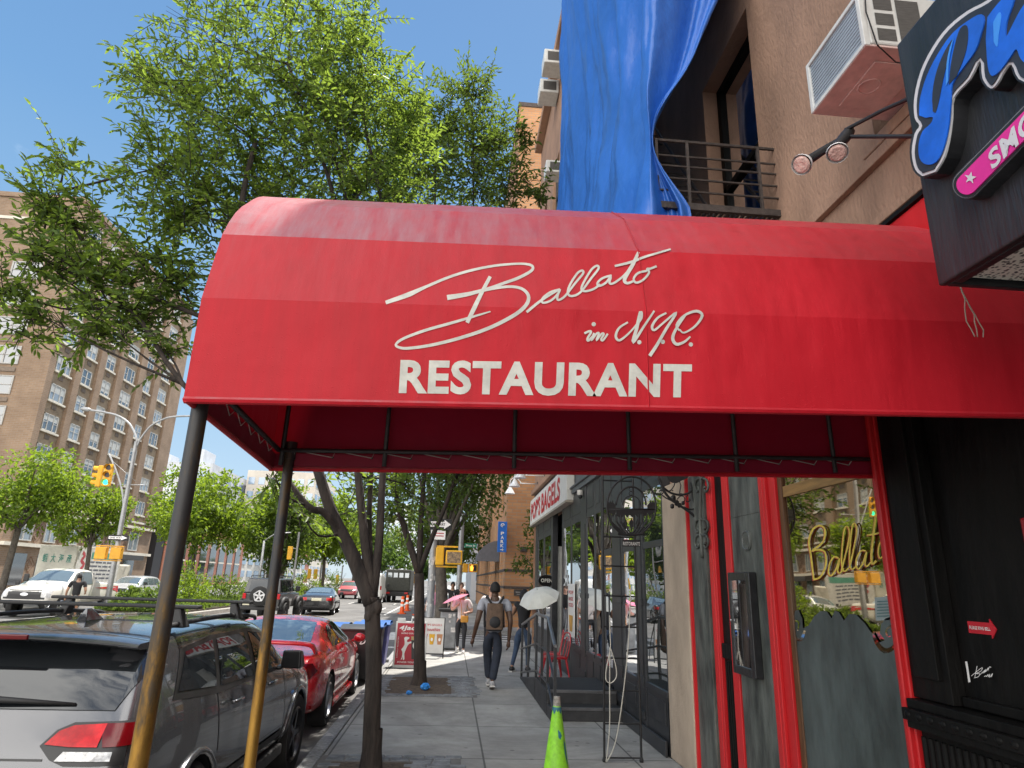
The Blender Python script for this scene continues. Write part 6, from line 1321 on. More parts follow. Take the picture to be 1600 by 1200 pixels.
    for s in (-1, 1):
        ym = {'sedan': 3.1, 'suv': 3.0, 'van': 4.35, 'pickup': 4.05}[kind]; zm = {'sedan': 1.0, 'suv': 1.15, 'van': 1.3, 'pickup': 1.42}[kind]
        mb = MB(); mb.box(min(s * hw, s * (hw + .2)), max(s * hw, s * (hw + .2)), ym, ym + .1, zm, zm + (.16 if kind in ('sedan', 'suv') else .3)); mb.build('door_mirror', M_trim, car, bevel=.03)
    return car, bv
far_car('black_sedan', 'black saloon car driving away in the middle lane', (-7.1, 37.6, ROAD), R_(4), 'sedan', paint('black_paint', (.016, .016, .018), .25), gl=G_carl)
p = at(20, 958, z=ROAD)
pk, pbv = far_car('white_pickup', 'white pickup truck with black grille facing the camera across the avenue', (-17.3, 35.6, ROAD), R_(180), 'pickup', paint('white_paint', (.68, .66, .61), .35), gl=G_carl)
patch(pk, pbv, 'grille_bar', M_trim, [(-.80, 9, .74), (.80, 9, .74), (.86, 9, 1.10), (-.86, 9, 1.10)], FD, .008, 4)
patch(pk, pbv, 'front_bumper', M_chrome, [(-.94, 9, .58), (.94, 9, .58), (.94, 9, .70), (-.94, 9, .70)], FD, .03, 4)
patch(pk, pbv, 'oval_badge', M_chrome, [(.16 * math.cos(t), 9, .93 + .065 * math.sin(t)) for t in [k * .3927 for k in range(16)]], FD, .03, 2)
far_car('pale_blue_suv', 'pale blue boxy car partly cut by the left edge of the picture', (-20.6, 39.5, ROAD), R_(180), 'suv', paint('pale_blue_paint', (.42, .52, .58), .3), gl=G_carl)
far_car('silver_suv', 'silver car behind the white pickup, half hidden by the lamp post', (-20.6, 49.0, ROAD), R_(180), 'suv', paint('silver_paint', (.50, .51, .52), .3, .3), gl=G_carl)
far_car('green_sedan', 'pale green car far behind the silver one near the planting', (-20.4, 57.0, ROAD), R_(180), 'sedan', paint('pale_green_paint', (.40, .47, .40), .3), gl=G_carl)
far_car('pink_van', 'small red van far ahead in the left lane', (-10.0, 72, ROAD), R_(180), 'suv', paint('faded_red_paint', (.50, .10, .12), .35), gl=G_carl)
far_car('white_van', 'tall white delivery van ahead in the right lane', (-6.6, 57, ROAD), 0, 'van', paint('van_white', (.66, .66, .64), .4), gl=G_carl)
far_car('parked_blue_car', 'dark blue car glimpsed by the planting beyond the black boxy car', (-19.5, 78, ROAD), R_(180), 'suv', paint('navy_paint', (.03, .05, .12), .3), gl=G_carl)
# ---- box truck with lettering behind the pickup
bt = T('box_truck', 'white box truck with green Chinese characters and a printed notice panel', 'truck', (-22.6, 45, ROAD))
q0, q1, q2 = at(57, 880, y=43), at(117, 880, y=43), at(155, 880, x=-21.15)
M_trk = mat('truck_cream', (.56, .54, .47), .55, var=.2, scale=1.5)
bx0, bx1, by0, by1, bz0, bz1 = -24.2, -21.3, 43.0, 48.6, .75, 3.15
bx0, bx1 = q0.x, q1.x
mb = MB(); mb.box(bx0, bx1, by0, by1, bz0, bz1); mb.build('cargo_box', M_trk, bt, world=True, bevel=.03)
mb = MB(); mb.box(bx0 + .2, bx1 - .1, by1 - .8, by1 + 1.9, .3, 2.2); mb.build('cab', M_trk, bt, world=True, bevel=.1); mb = MB(); mb.box(bx0 + .1, bx1 - .05, by0, by1 + 1.5, .35, .74); mb.build('chassis', M_trimm, bt, world=True)
for y in (by0 + 1.0, by1 + .9):
    for x in (bx0 + .25, bx1 - .2): mb = MB(); mb.lathe([(.2, -.12), (.42, -.12), (.42, .12), (.2, .12)], (x, y, ROAD + .42), 20, 'x'); mb.build('wheel', M_tyre, bt, world=True)
mb = MB(); W_ = bx1 - bx0
for k, ch in enumerate('蝦大海產'): put_text(mb, ch, plane_fn((bx0 + W_ * (.13 + k * .21), by0 - .012, 2.15), (W_ * .13, 0, 0), (0, 0, .5)), bold=.01)
mb.build('green_characters', mat('sign_green', (.05, .25, .20), .6), bt, world=True)
mb = MB(); mb.box(bx1 + .002, bx1 + .02, by0 + .15, by1 - .2, .95, 3.0); npn = mb.build('notice_panel', mat('panel_white', (.70, .70, .67), .5), bt, world=True)
mb = MB(); mb.quad((bx1 + .024, by0 + 1.7, 2.45), (bx1 + .024, by1 - .5, 2.45), (bx1 + .024, by1 - .5, 2.85), (bx1 + .024, by0 + 1.7, 2.85)); mb.build('green_heading', mat('heading_green', (.12, .36, .27), .6), npn)
mb = MB()
for k in range(5):
    x_ = by0 + 1.7
    for w_ in ((.5, .8, .4, .9), (.9, .4, .7, .6), (.4, .6, 1.0, .5), (.8, .7, .4, .6), (.6, .5, .8, .4))[k]: mb.quad((bx1 + .024, x_, 2.2 - k * .24), (bx1 + .024, x_ + w_, 2.2 - k * .24), (bx1 + .024, x_ + w_, 2.3 - k * .24), (bx1 + .024, x_, 2.3 - k * .24)); x_ += w_ + .12
mb.build('notice_print', mat('print_grey', (.14, .15, .18), .7), npn)
mb = MB(); mb.ribbon(lambda x, y: Vector((bx1 + .024, by0 + x, y)), [(.6, 2.8), (.9, 2.6), (.6, 2.3), (1.0, 2.1), (.7, 1.8)], .22); mb.build('red_print', mat('print_red', (.5, .08, .1), .7), npn)
# ---- boxy black off-roader with spare wheel
def offroader():
    car = T('black_offroader', 'boxy black off road car with spare wheel on its tailgate, driving away', 'car', (-8.15, 30.6, ROAD), R_(-1))
    pm = paint('offroad_black', (.022, .021, .022), .35)
    mb = MB(); mb.add([(-.76, .12, .62), (.76, .12, .62), (.76, 3.0, .6), (-.76, 3.0, .6), (-.80, .10, 1.22), (.80, .10, 1.22), (.80, 3.0, 1.22), (-.80, 3.0, 1.22)], [(3, 2, 1, 0), (0, 1, 5, 4), (1, 2, 6, 5), (2, 3, 7, 6), (3, 0, 4, 7), (4, 5, 6, 7)]); mb.box(-.66, .66, 3.0, 4.1, .62, 1.2); mb.build('body', pm, car, bevel=.05, seg=3)
    mb = MB(); mb.add([(-.78, .13, 1.22), (.78, .13, 1.22), (.78, 2.95, 1.22), (-.78, 2.95, 1.22), (-.68, .28, 1.84), (.68, .28, 1.84), (.68, 2.45, 1.86), (-.68, 2.45, 1.86)], [(3, 2, 1, 0), (0, 1, 5, 4), (1, 2, 6, 5), (2, 3, 7, 6), (3, 0, 4, 7), (4, 5, 6, 7)]); mb.build('hard_top', pm, car, bevel=.05, seg=3)
    mb = MB(); mb.add([(-.60, .135, 1.27), (.60, .135, 1.27), (.54, .245, 1.74), (-.54, .245, 1.74)], [(0, 1, 2, 3)]); mb.build('rear_window', G_car, car)
    for (a, b) in ((.3, 1.05), (1.12, 1.85), (1.92, 2.6)):
        mb = MB()
        for s in (-1, 1): mb.quad((s * .79, a, 1.27), (s * .79, b, 1.27), (s * .712, b - .03, 1.74), (s * .712, a + .04, 1.74))
        mb.build('side_window', G_car, car)
    mb = MB(); mb.add([(-.70, 2.93, 1.26), (.70, 2.93, 1.26), (.64, 2.50, 1.78), (-.64, 2.50, 1.78)], [(0, 1, 2, 3)]); mb.build('windscreen', G_car, car)
    for y in (.75, 3.45):
        for s in (-1, 1):
            make_wheel(car, s * .82, y, .42, .28, s, 5, M_alloyd)
            mb = MB(); mb.tube([(s * .84, y - .58, .55), (s * .85, y - .42, .90), (s * .85, y - .2, .98), (s * .85, y + .25, .98), (s * .85, y + .5, .82), (s * .84, y + .62, .55)], .10, 8); mb.build('wing_flare', M_trimm, car, smooth=True)
    mb = MB(); mb.lathe([(.12, -.13), (.36, -.13), (.41, -.09), (.41, .08), (.36, .11), (.1, .11)], (0, -.12, 1.10), 32, 'y'); sw = mb.build('spare_wheel', M_tyre, car, smooth=True, ang=40)
    mb = MB()
    for k in range(5):
        a = 2 * math.pi * k / 5 + .31; mb.obox((math.cos(a) * .13, -.255, 1.10 + math.sin(a) * .13), (math.cos(a) * .11, 0, math.sin(a) * .11), (0, .012, 0), (-math.sin(a) * .035, 0, math.cos(a) * .035))
        a2 = a + .628; mb.tube([(.235 * math.cos(a), -.258, 1.10 + .235 * math.sin(a)), (.20 * math.cos(a2), -.258, 1.10 + .20 * math.sin(a2)), (.235 * math.cos(a + 1.257), -.258, 1.10 + .235 * math.sin(a + 1.257))], .022, 6)
    mb.build('spare_rim', mat('rim_pale', (.6, .6, .6), .4, var=.1), sw)
    for s in (-1, 1):
        mb = MB(); mb.box(s * .72 - .07, s * .72 + .07, .06, .12, .98, 1.2); mb.build('tail_lamp', M_tail, car, bevel=.01)
        mb = MB(); mb.box(min(s * .82, s * 1.02), max(s * .82, s * 1.02), 2.55, 2.65, 1.28, 1.52); mb.build('door_mirror', M_trim, car, bevel=.03)
        mb = MB(); mb.tube([(s * .62, .4, 1.86), (s * .62, .42, 1.93), (s * .62, 2.3, 1.94), (s * .62, 2.35, 1.87)], .018, 6); mb.build('roof_rail', M_trim, car)
        mb = MB(); mb.lathe([(.0, 0), (.1, .0), (.1, .04)], (s * .48, 4.1, 1.0), 16, 'y'); mb.build('headlamp', M_clear, car)
    mb = MB(); mb.box(-.82, .82, -.06, .12, .52, .68); mb.build('rear_bumper', M_trimm, car, bevel=.04)
    mb = MB(); mb.box(-.70, -.42, -.075, -.06, .72, .86); mb.build('number_plate', M_plate, car)
    return car
offroader()
# ---- dark canvas-backed lorry far ahead
lt = T('dark_lorry', 'dark lorry with canvas back far ahead beside the orange cones', 'truck', (-4.75, 66, ROAD)); M_can = mat('dark_canvas', (.05, .052, .045), .85, var=.3)
mb = MB(); mb.box(-5.85, -3.65, 62, 68, .75, 2.65); mb.build('canvas_back', M_can, lt, world=True, bevel=.12, seg=3)
mb = MB(); mb.box(-5.8, -3.7, 61.9, 68, .35, .74); mb.box(-5.7, -3.8, 68, 70, .3, 2.2); mb.build('chassis', M_trimm, lt, world=True, bevel=.04)
for x in (-5.55, -3.95):
    for y in (63.2, 68.8): mb = MB(); mb.lathe([(.2, -.16), (.46, -.16), (.46, .16), (.2, .16)], (x, y, ROAD + .46), 20, 'x'); mb.build('wheel', M_tyre, lt, world=True)
mb = MB(); mb.box(-5.7, -5.4, 61.86, 61.9, .55, .7); mb.box(-4.1, -3.8, 61.86, 61.9, .55, .7); mb.build('tail_lamp', M_tail, lt, world=True)
mb = MB()
for k in range(4): mb.box(-5.65 + k * .5, -5.3 + k * .5, 61.97, 61.995, 1.95, 2.35)
mb.build('rear_window', G_carl, lt, world=True)
# ================================================================ trees
M_bark = mat('bark_dark', (.060, .046, .038), .95, var=.5, scale=12, bump=1.0, bscale=26, stretch=(1, 1, .22), col2=(.018, .014, .012))
M_bark2 = mat('bark_grey', (.10, .085, .07), .95, var=.4, scale=8, bump=.5)
M_leaf = leafmat('leaf_street', (.105, .17, .04), (.27, .38, .045))
M_leafd = leafmat('leaf_street_dark', (.06, .10, .024), (.17, .25, .03), mixf=.5)
M_leaf2 = leafmat('leaf_round_tree', (.10, .165, .022), (.27, .38, .025))
M_leaf3 = leafmat('leaf_far', (.05, .10, .025), (.14, .22, .03))
M_bush = leafmat('leaf_shrub', (.08, .14, .03), (.2, .28, .04))
def leaves(name, m, parent, base, dirs, L, W, fold=.25, world=True):
    """many folded leaves: base (n,3), dirs (n,3), lengths and widths"""
    n = len(base); base = np.asarray(base, float); d = np.asarray(dirs, float); d /= np.linalg.norm(d, axis=1, keepdims=True) + 1e-9
    rnd = rng.normal(size=(n, 3)); rnd[:, 2] += 1.2
    s = np.cross(d, rnd); s /= np.linalg.norm(s, axis=1, keepdims=True) + 1e-9; up = np.cross(s, d)
    L = np.broadcast_to(L, n)[:, None]; W = np.broadcast_to(W, n)[:, None]
    V = np.empty((n, 6, 3)); V[:, 0] = base; V[:, 1] = base + d * L * .33 + s * W * .5 + up * W * fold; V[:, 2] = base + d * L * .68 + s * W * .40 + up * W * fold * .6 - up * L * .05
    V[:, 3] = base + d * L - up * L * .16; V[:, 4] = base + d * L * .68 - s * W * .40 + up * W * fold * .6 - up * L * .05; V[:, 5] = base + d * L * .33 - s * W * .5 + up * W * fold
    me = bpy.data.meshes.new(name); idx = np.arange(n)[:, None] * 6
    F = np.concatenate([idx + np.array([0, 1, 2, 3]), idx + np.array([0, 3, 4, 5])], 0)
    me.vertices.add(n * 6); me.vertices.foreach_set('co', V.ravel()); me.loops.add(F.size); me.loops.foreach_set('vertex_index', F.ravel().astype(np.int32))
    me.polygons.add(len(F)); me.polygons.foreach_set('loop_start', (np.arange(len(F)) * 4).astype(np.int32)); me.polygons.foreach_set('loop_total', np.full(len(F), 4, np.int32))
    me.update(calc_edges=True); me.validate()
    return link(name, me, m, parent, world)
def spray(clumps, tw_len, nleaf, L, droop=.25):
    """clumps: (centre, radii, n_twigs) -> twig paths and leaf bases/dirs along them"""
    B = []; D = []; TW = []
    for (c, r, nt) in clumps:
        c = np.array(c); r = np.array(r if hasattr(r, '__len__') else (r, r, r), float)
        for _ in range(nt):
            u = rng.normal(size=3); u /= np.linalg.norm(u); rad = rng.random() ** .55
            p = c + u * r * rad
            d = u * .8 + rng.normal(size=3) * .45 + np.array([0, 0, .45]); d /= np.linalg.norm(d)
            ln = tw_len * rng.uniform(.6, 1.3); p0 = p - d * ln * .4
            q = p0.copy(); dd = d.copy(); path = [q.copy()]; seg = 5
            for k in range(seg):
                dd = dd + np.array([0, 0, -droop / seg]) + rng.normal(size=3) * .08; dd /= np.linalg.norm(dd); q = q + dd * ln / seg; path.append(q.copy())
            TW.append(path); path = np.array(path)
            for k in range(nleaf):
                t = (k + .6) / nleaf; i = min(seg - 1, int(t * seg)); pp = path[i] + (path[i + 1] - path[i]) * (t * seg - i); ax = path[i + 1] - path[i]; ax /= np.linalg.norm(ax)
                sd_ = np.cross(ax, [0, 0, 1.0] if abs(ax[2]) < .9 else [1, 0, 0]); sd_ /= np.linalg.norm(sd_) + 1e-9
                dl = ax * .55 + sd_ * (1 if k % 2 else -1) * .9 + rng.normal(size=3) * .28 + np.array([0, 0, -.12])
                if k == nleaf - 1: dl = ax
                B.append(pp); D.append(dl)
    return np.array(B), np.array(D), TW
def limb(mb, pts, r0, r1, n=8, st=4):
    P = smooth2([tuple(p) for p in pts], st); N = len(P); mb.tube(P, [r0 + (r1 - r0) * (i / (N - 1)) ** .8 for i in range(N)], n)
    return [Vector(p) for p in P]
def street_tree(name, label, trunk, r, limbs, clumps, leafmat_, L=.10, W=.034, tw=.5, nl=11, group=None, knots=(), twigs=True):
    t = T(name, label, 'tree', trunk[0], 0, group)
    mb = MB(); limb(mb, trunk, r * 1.0, r * .86, 14); 
    mb.lathe([(r * 1.7, -.02), (r * 1.3, .06), (r * 1.05, .22), (r * .98, .4)], (trunk[0][0], trunk[0][1], trunk[0][2]), 14, cap=False)
    for (pts, a, b) in limbs: limb(mb, pts, a, b, 8)
    for (p, rr) in knots: mb.ell(p, (rr, rr, rr * 1.3), 10, 8)
    ends = [(Vector(p[-1]), Vector(p[len(p) // 2])) for p, a, b in limbs]
    # secondary branches towards each clump
    for (c, rr, n) in clumps:
        cv = Vector(c); e = min((q for p, a, b in limbs for q in map(Vector, p)), key=lambda q: (q - cv).length + (0 if q.z < cv.z else 1.2))
        mid = e.lerp(cv, .5) + Vector((random.uniform(-.1, .1), random.uniform(-.1, .1), random.uniform(-.12, .05)))
        limb(mb, [e, mid, cv], r * .20, r * .06, 6, 3)
        for k in range(4): 
            q = cv + Vector((random.uniform(-1, 1), random.uniform(-1, 1), random.uniform(-.3, 1))).normalized() * (rr if not hasattr(rr, '__len__') else rr[0]) * .8
            limb(mb, [mid.lerp(cv, .6), (mid + q) / 2 + (cv - mid) * .25, q], r * .07, r * .025, 5, 2)
    mb.build('trunk', M_bark, t, world=True, smooth=True)
    B, D, TW = spray(clumps, tw, nl, L)
    n = len(B); sz = rng.uniform(.7, 1.2, n)
    leaves('crown', leafmat_, t, B, D, L * sz, W * sz)
    if twigs:
        mb = MB()
        for p in TW: mb.tube([p[0], p[2], p[4], p[5]], [.006, .005, .003, .002], 3, cap=False)
        mb.build('twigs', M_bark, t, world=True)
    return t
A = lambda px, py, y: tuple(at(px, py, y=y))
# nearest street tree
Y1 = 7.1
cl = []
def C(px, py, y, rpx, n, flat=1.0):
    dist = y * 1.0 + (2.2 if py < 300 else .8)
    cl.append((A(px, py, y), (rpx / 1025 * dist, rpx / 1025 * dist * 1.3, rpx / 1025 * dist * flat), n))
for q in ((450, -40, 7.6, 120, 130), (330, 60, 7.4, 80, 52), (430, 110, 7.0, 105, 85), (540, 70, 7.6, 80, 95), (560, 150, 7.4, 80, 105), (300, 160, 7.0, 75, 70), (400, 220, 7.2, 105, 82), (520, 240, 7.3, 95, 72), (260, 260, 7.0, 62, 50), (320, 300, 7.0, 80, 75), (620, 225, 7.8, 60, 80), (240, 120, 7.2, 42, 26), (430, 300, 7.8, 90, 95), (560, 300, 7.9, 90, 95), (500, 170, 7.8, 80, 80),
          (95, 245, 6.8, 26, 12), (75, 325, 6.6, 40, 24), (140, 340, 6.8, 45, 28), (60, 400, 6.5, 48, 32), (150, 430, 6.7, 58, 46), (60, 490, 6.6, 40, 24), (220, 480, 6.9, 55, 44), (165, 510, 6.7, 44, 26), (250, 400, 6.9, 50, 36), (290, 330, 7.0, 40, 28), (255, 545, 6.9, 26, 10), (5, 450, 6.5, 34, 16), (275, 430, 6.9, 42, 28)):
    C(*q)
for q in ((430, 745, 6.2, 16, 4), (470, 800, 6.4, 14, 3), (560, 790, 7.6, 40, 14), (640, 760, 8.0, 45, 18)): C(*q)
f0 = Vector((-.79, 7.1, 1.60))
tr1 = [(-.665, 7.09, 0), (-.69, 7.09, .5), (-.72, 7.1, 1.0), (-.775, 7.1, 1.45), tuple(f0)]
lm1 = [([f0 + Vector((0, 0, -.06)), A(548, 862, 7.1), A(520, 805, 7.05), A(497, 735, 7.0), (-2.0, 6.95, 4.2), (-2.6, 6.9, 5.6), A(400, 220, 7.2)], .085, .03),
       ([A(533, 833, 7.08), A(505, 800, 6.9), A(480, 790, 6.8), (-1.9, 6.7, 2.9), (-2.8, 6.6, 3.6), A(200, 480, 6.8), A(60, 400, 6.6)], .045, .018),
       ([f0, A(572, 860, 7.15), A(560, 745, 7.2), (-1.3, 7.25, 4.3), (-1.6, 7.3, 6.0), A(450, 100, 7.3)], .062, .02),
       ([f0, A(592, 850, 7.2), A(598, 742, 7.3), (-.85, 7.4, 4.4), (-.95, 7.5, 5.6), A(560, 150, 7.5)], .055, .018),
       ([f0, A(577, 835, 7.3), A(580, 740, 7.4), (-1.0, 7.5, 4.5), A(500, 160, 7.5)], .04, .015),
       ([(-2.0, 6.95, 4.2), (-3.0, 6.9, 4.5), A(160, 420, 6.8), A(90, 300, 6.7)], .035, .012)]
street_tree('street_tree', 'forked street tree nearest the camera, spreading over the red awning', tr1, .088, lm1, cl, M_leaf, .108, .034, .55, 15, knots=[((-.745, 7.08, 1.50), .068), ((-.80, 7.06, 1.42), .05)])
# second street tree in the sett pit
cl = []
for q in ((740, 140, 12.6, 42, 70), (700, 195, 12.6, 62, 140), (770, 215, 12.4, 42, 80), (640, 200, 12.8, 55, 110), (740, 270, 12.4, 72, 180), (655, 275, 12.8, 66, 150), (815, 210, 12.2, 18, 18), (800, 290, 12.2, 40, 45), (845, 300, 12.0, 22, 16), (590, 270, 13, 60, 60), (640, 400, 12.8, 90, 90), (740, 420, 12.6, 90, 100), (560, 420, 13, 90, 80), (620, 620, 12.6, 80, 70), (720, 650, 12.6, 70, 70), (540, 680, 13, 60, 50), (700, 725, 12.6, 45, 50), (745, 735, 12.4, 28, 26), (630, 770, 12.9, 45, 50), (585, 765, 13, 48, 40), (720, 700, 12.3, 45, 50), (620, 810, 13.2, 22, 12)): C(*q)
f0 = Vector((-.60, 12.8, 1.9))
street_tree('street_tree', 'second street tree rising from the stone bordered pit by the folding signs', [(-.467, 12.8, 0), (-.52, 12.8, .8), (-.57, 12.8, 1.5), tuple(f0)], .105,
            [([f0, A(628, 812, 12.8), A(618, 760, 12.8), (-1.3, 12.8, 5), A(600, 300, 13)], .075, .02), ([f0, A(657, 830, 12.8), A(662, 750, 12.8), (-.6, 12.7, 6), A(680, 250, 12.7)], .07, .02), ([f0 + Vector((.02, 0, .1)), A(676, 838, 12.7), A(706, 762, 12.6), (.2, 12.6, 5), A(740, 230, 12.5)], .06, .018)], cl, M_leafd, .13, .048, .6, 10)
# more street trees beyond (own outline each)
def far_tree(name, label, x, y, z0, h, cr, n, m, L=.2, W=.12, tr=.12, seed=1, flat=.8, bole=.35, group=None, bare=None):
    r = random.Random(seed); t = T(name, label, 'tree', (x, y, z0), 0, group); mb = MB()
    fk = Vector((x + r.uniform(-.2, .2), y, z0 + h * bole)); limb(mb, [(x, y, z0), (x + .05, y, z0 + h * bole * .5), fk], tr, tr * .8, 10); cls = []
    nb = 9
    for k in range(nb):
        a = 2.4 * k + r.random(); el = r.uniform(.25, 1.3); d = Vector((math.cos(a) * math.cos(el), math.sin(a) * math.cos(el), math.sin(el)))
        ln = cr * r.uniform(.55, .95); e = fk + Vector((d.x * ln, d.y * ln, d.z * h * (1 - bole) * r.uniform(.55, .85)))
        limb(mb, [fk, fk.lerp(e, .5) + Vector((0, 0, .1 * h * r.random())), e], tr * .5, tr * .12, 6, 3)
        cls.append((e, (cr * r.uniform(.36, .55), cr * r.uniform(.36, .55), cr * flat * r.uniform(.34, .5)), 1)); mid = fk.lerp(e, .6)
        if k % 2: cls.append((mid, (cr * .42, cr * .42, cr * flat * .4), 1))
    mb.build('trunk', M_bark2, t, world=True, smooth=True)
    B = []; D = []; per = n // len(cls)
    for (c, rr, _) in cls:
        u = rng.normal(size=(per, 3)); u /= np.linalg.norm(u, axis=1, keepdims=True); rad = rng.random((per, 1)) ** .45
        # leaf tufts cluster so that gaps stay open
        tuft = rng.normal(size=(max(4, per // 14), 3)); tuft /= np.linalg.norm(tuft, axis=1, keepdims=True); tuft *= rng.random((len(tuft), 1)) ** .4
        ti = rng.integers(0, len(tuft), per); p = np.array(c) + (tuft[ti] + rng.normal(size=(per, 3)) * .14) * np.array(rr)
        B.append(p); D.append(tuft[ti] + rng.normal(size=(per, 3)) * .8 + np.array([0, 0, -.1]))
    B = np.concatenate(B); D = np.concatenate(D); sz = rng.uniform(.6, 1.3, len(B))
    leaves('crown', m, t, B, D, L * sz, W * sz); return t
far_tree('street_tree', 'third dark street tree by the corner lamp post, beyond the folding signs', -.35, 24.6, ROAD, 9.5, 3.0, 7000, M_leafd, .18, .08, .24, 3, 1.0, .28)
far_tree('street_tree', 'fourth street tree further along past the side street', -.6, 42, 0, 9, 3.2, 4500, M_leafd, .26, .13, .2, 4, 1.0, .3)
far_tree('street_tree', 'small street tree near the orange cones down the avenue', -.9, 58, 0, 8, 3.0, 3000, M_leaf3, .3, .16, .16, 5, 1.0, .35)
far_tree('avenue_tree', 'broad green tree at the far left in front of the apartment block', -23.6, 38.5, 0, 8.4, 4.2, 8500, M_leaf2, .24, .13, .19, 6, .8, .45)
far_tree('avenue_tree', 'smaller thin tree in front of the apartment entrance, right of the broad one', -21.6, 42.5, 0, 7.2, 2.5, 3600, M_leaf2, .22, .11, .15, 7, .8, .45)
far_tree('avenue_tree', 'bright round crowned tree standing between the two brass posts', -20.9, 57, 0, 11.6, 4.5, 11000, M_leaf2, .30, .17, .2, 8, .9, .33)
far_tree('avenue_tree', 'tall green tree seen through the second brass post', -17.2, 66, 0, 12, 4.3, 7500, M_leaf2, .34, .2, .2, 9, .9, .3)
far_tree('avenue_tree', 'dark ivy clad tree beside the planting, right of the second post', -15.0, 62, 0, 10.5, 2.8, 6000, M_leafd, .3, .16, .3, 10, 1.5, .12)
far_tree('avenue_tree', 'green tree above the black saloon car', -13.6, 74, 0, 12, 4.6, 7000, M_leaf2, .36, .2, .2, 11, .9, .3)
far_tree('avenue_tree', 'far tree left of the forked trunk', -13.5, 96, 0, 13, 5, 5000, M_leaf3, .45, .26, .22, 12, .9, .3)
far_tree('avenue_tree', 'furthest avenue tree behind the forked trunk', -13, 130, 0, 13, 6, 4200, M_leaf3, .6, .35, .25, 13, .9, .25)
far_tree('avenue_tree', 'hazy low tree at the end of the avenue', -6, 190, 0, 10, 6, 3000, M_leaf3, .8, .5, .25, 14, .8, .2)
far_tree('avenue_tree', 'tree rising behind the arched brick hall', -40, 150, 0, 17, 7, 4500, M_leaf3, .7, .4, .3, 15, .8, .3)
far_tree('corner_tree', 'thin leafed tree against the orange brick wall behind the white parasol', 3.3, 24.2, 0, 4.3, 1.4, 1300, M_leafd, .16, .06, .06, 16, 1.1, .35)
# shrubs in the median planting
def shrub(label, x, y, w, h, n, m, seed, L=.16, flowers=False):
    r = random.Random(seed); s = T('shrub', label, 'shrub', (x, y, .1), 0, 'shrubs in the planted median'); mb = MB()
    for k in range(7): a = r.random() * 6.28; mb.tube([(x, y, .1), (x + w * .25 * math.cos(a), y + w * .25 * math.sin(a), .1 + h * .5), (x + w * .4 * math.cos(a), y + w * .4 * math.sin(a), .1 + h * .85)], [.02, .015, .006], 5)
    mb.build('stems', M_bark2, s, world=True)
    tn = max(6, n // 18); tf = rng.normal(size=(tn, 3)); tf /= np.linalg.norm(tf, axis=1, keepdims=True); tf *= rng.random((tn, 1)) ** .4; tf[:, 2] = np.abs(tf[:, 2])
    ti = rng.integers(0, tn, n); B = np.array([x, y, .12]) + (tf[ti] * np.array([w / 2, w / 2, h]) + rng.normal(size=(n, 3)) * np.array([.1, .1, .08]) * w * .4); B[:, 2] = np.maximum(B[:, 2], .1)
    D = tf[ti] + rng.normal(size=(n, 3)) * .7 + np.array([0, 0, .4]); sz = rng.uniform(.6, 1.3, n); leaves('foliage', m, s, B, D, L * sz, L * .42 * sz)
r = random.Random(9)
labs = ['yellow green shrub at the near end of the planted median', 'rounded shrub with pale flowers beside the first brass post', 'low spreading shrub left of the flowering one', 'tall loose shrub behind the near planting', 'shrub just left of the boxy black car', 'low shrub in front of the black car bonnet', 'bright yellow green shrub left of the black saloon', 'shrub beyond the black saloon on the planted median', 'far shrub on the median past the saloon']
for i, (x, y, w_, h_) in enumerate(((-13.0, 32.6, 2.2, 1.0), (-13.4, 36.0, 2.6, 1.9), (-14.6, 33.5, 1.9, 1.0), (-14.3, 38.5, 2.8, 2.2), (-13.2, 42, 3.0, 1.7), (-12.8, 46, 3, 1.5), (-12.9, 54, 3.2, 1.9), (-13.2, 64, 3.4, 2.2), (-13.4, 80, 4, 2.6))):
    shrub(labs[i], x, y, w_, h_, 1300, M_bush if i % 2 == 0 else M_leaf2, 20 + i, .17)
def cover():
    n = 15000; B = np.stack([rng.uniform(-15.3, -12.15, n), 31.4 + 60 * rng.random(n) ** 1.8, np.full(n, .08)], 1); B[:, 2] += rng.random(n) * .42 * (.5 + .5 * np.sin(B[:, 1] * 1.7) * np.cos(B[:, 0] * 2))
    D = rng.normal(size=(n, 3)) * .6 + np.array([0, 0, .8]); sz = rng.uniform(.6, 1.4, n); o = leaves('ground_cover', M_bush, None, B, D, .17 * sz, .06 * sz, world=False); tag(o, 'leafy ground cover filling the planted median', 'ground cover', kind='stuff')
cover()
# ================================================================ people
SK_D = mat('skin_dark', (.085, .043, .026), .5, var=.15, scale=9); SK_L = mat('skin_light', (.52, .30, .22), .5, var=.12, scale=9); SK_M = mat('skin_tan', (.34, .19, .12), .5, var=.12, scale=9)
M_hairb = mat('hair_black', (.008, .007, .007), .7, var=.3, scale=60, bump=.5, bscale=90); M_hairr = mat('hair_reddish', (.26, .10, .05), .6, var=.3, scale=60, bump=.4, bscale=60)
M_teew = mat('tee_white', (.66, .60, .58), .85, var=.15, scale=8, bump=.3, bscale=14); M_teeg = mat('tee_grey', (.34, .35, .40), .85, var=.2, scale=7, bump=.4, bscale=12)
M_teeb = mat('shirt_black', (.014, .014, .016), .85, var=.3, bump=.3, bscale=14); M_jean = mat('trousers_navy', (.018, .024, .040), .85, var=.35, scale=9, bump=.4, bscale=16)
M_denim = mat('denim_blue', (.035, .06, .11), .85, var=.35, scale=9, bump=.4, bscale=16); M_leg = mat('leggings_black', (.016, .016, .02), .75, var=.3)
M_shoew = mat('shoe_white', (.6, .58, .55), .6, var=.25, scale=20); M_khaki = mat('khaki_shorts', (.44, .40, .32), .85, var=.2); M_shoeb = mat('shoe_black', (.02, .02, .022), .6)
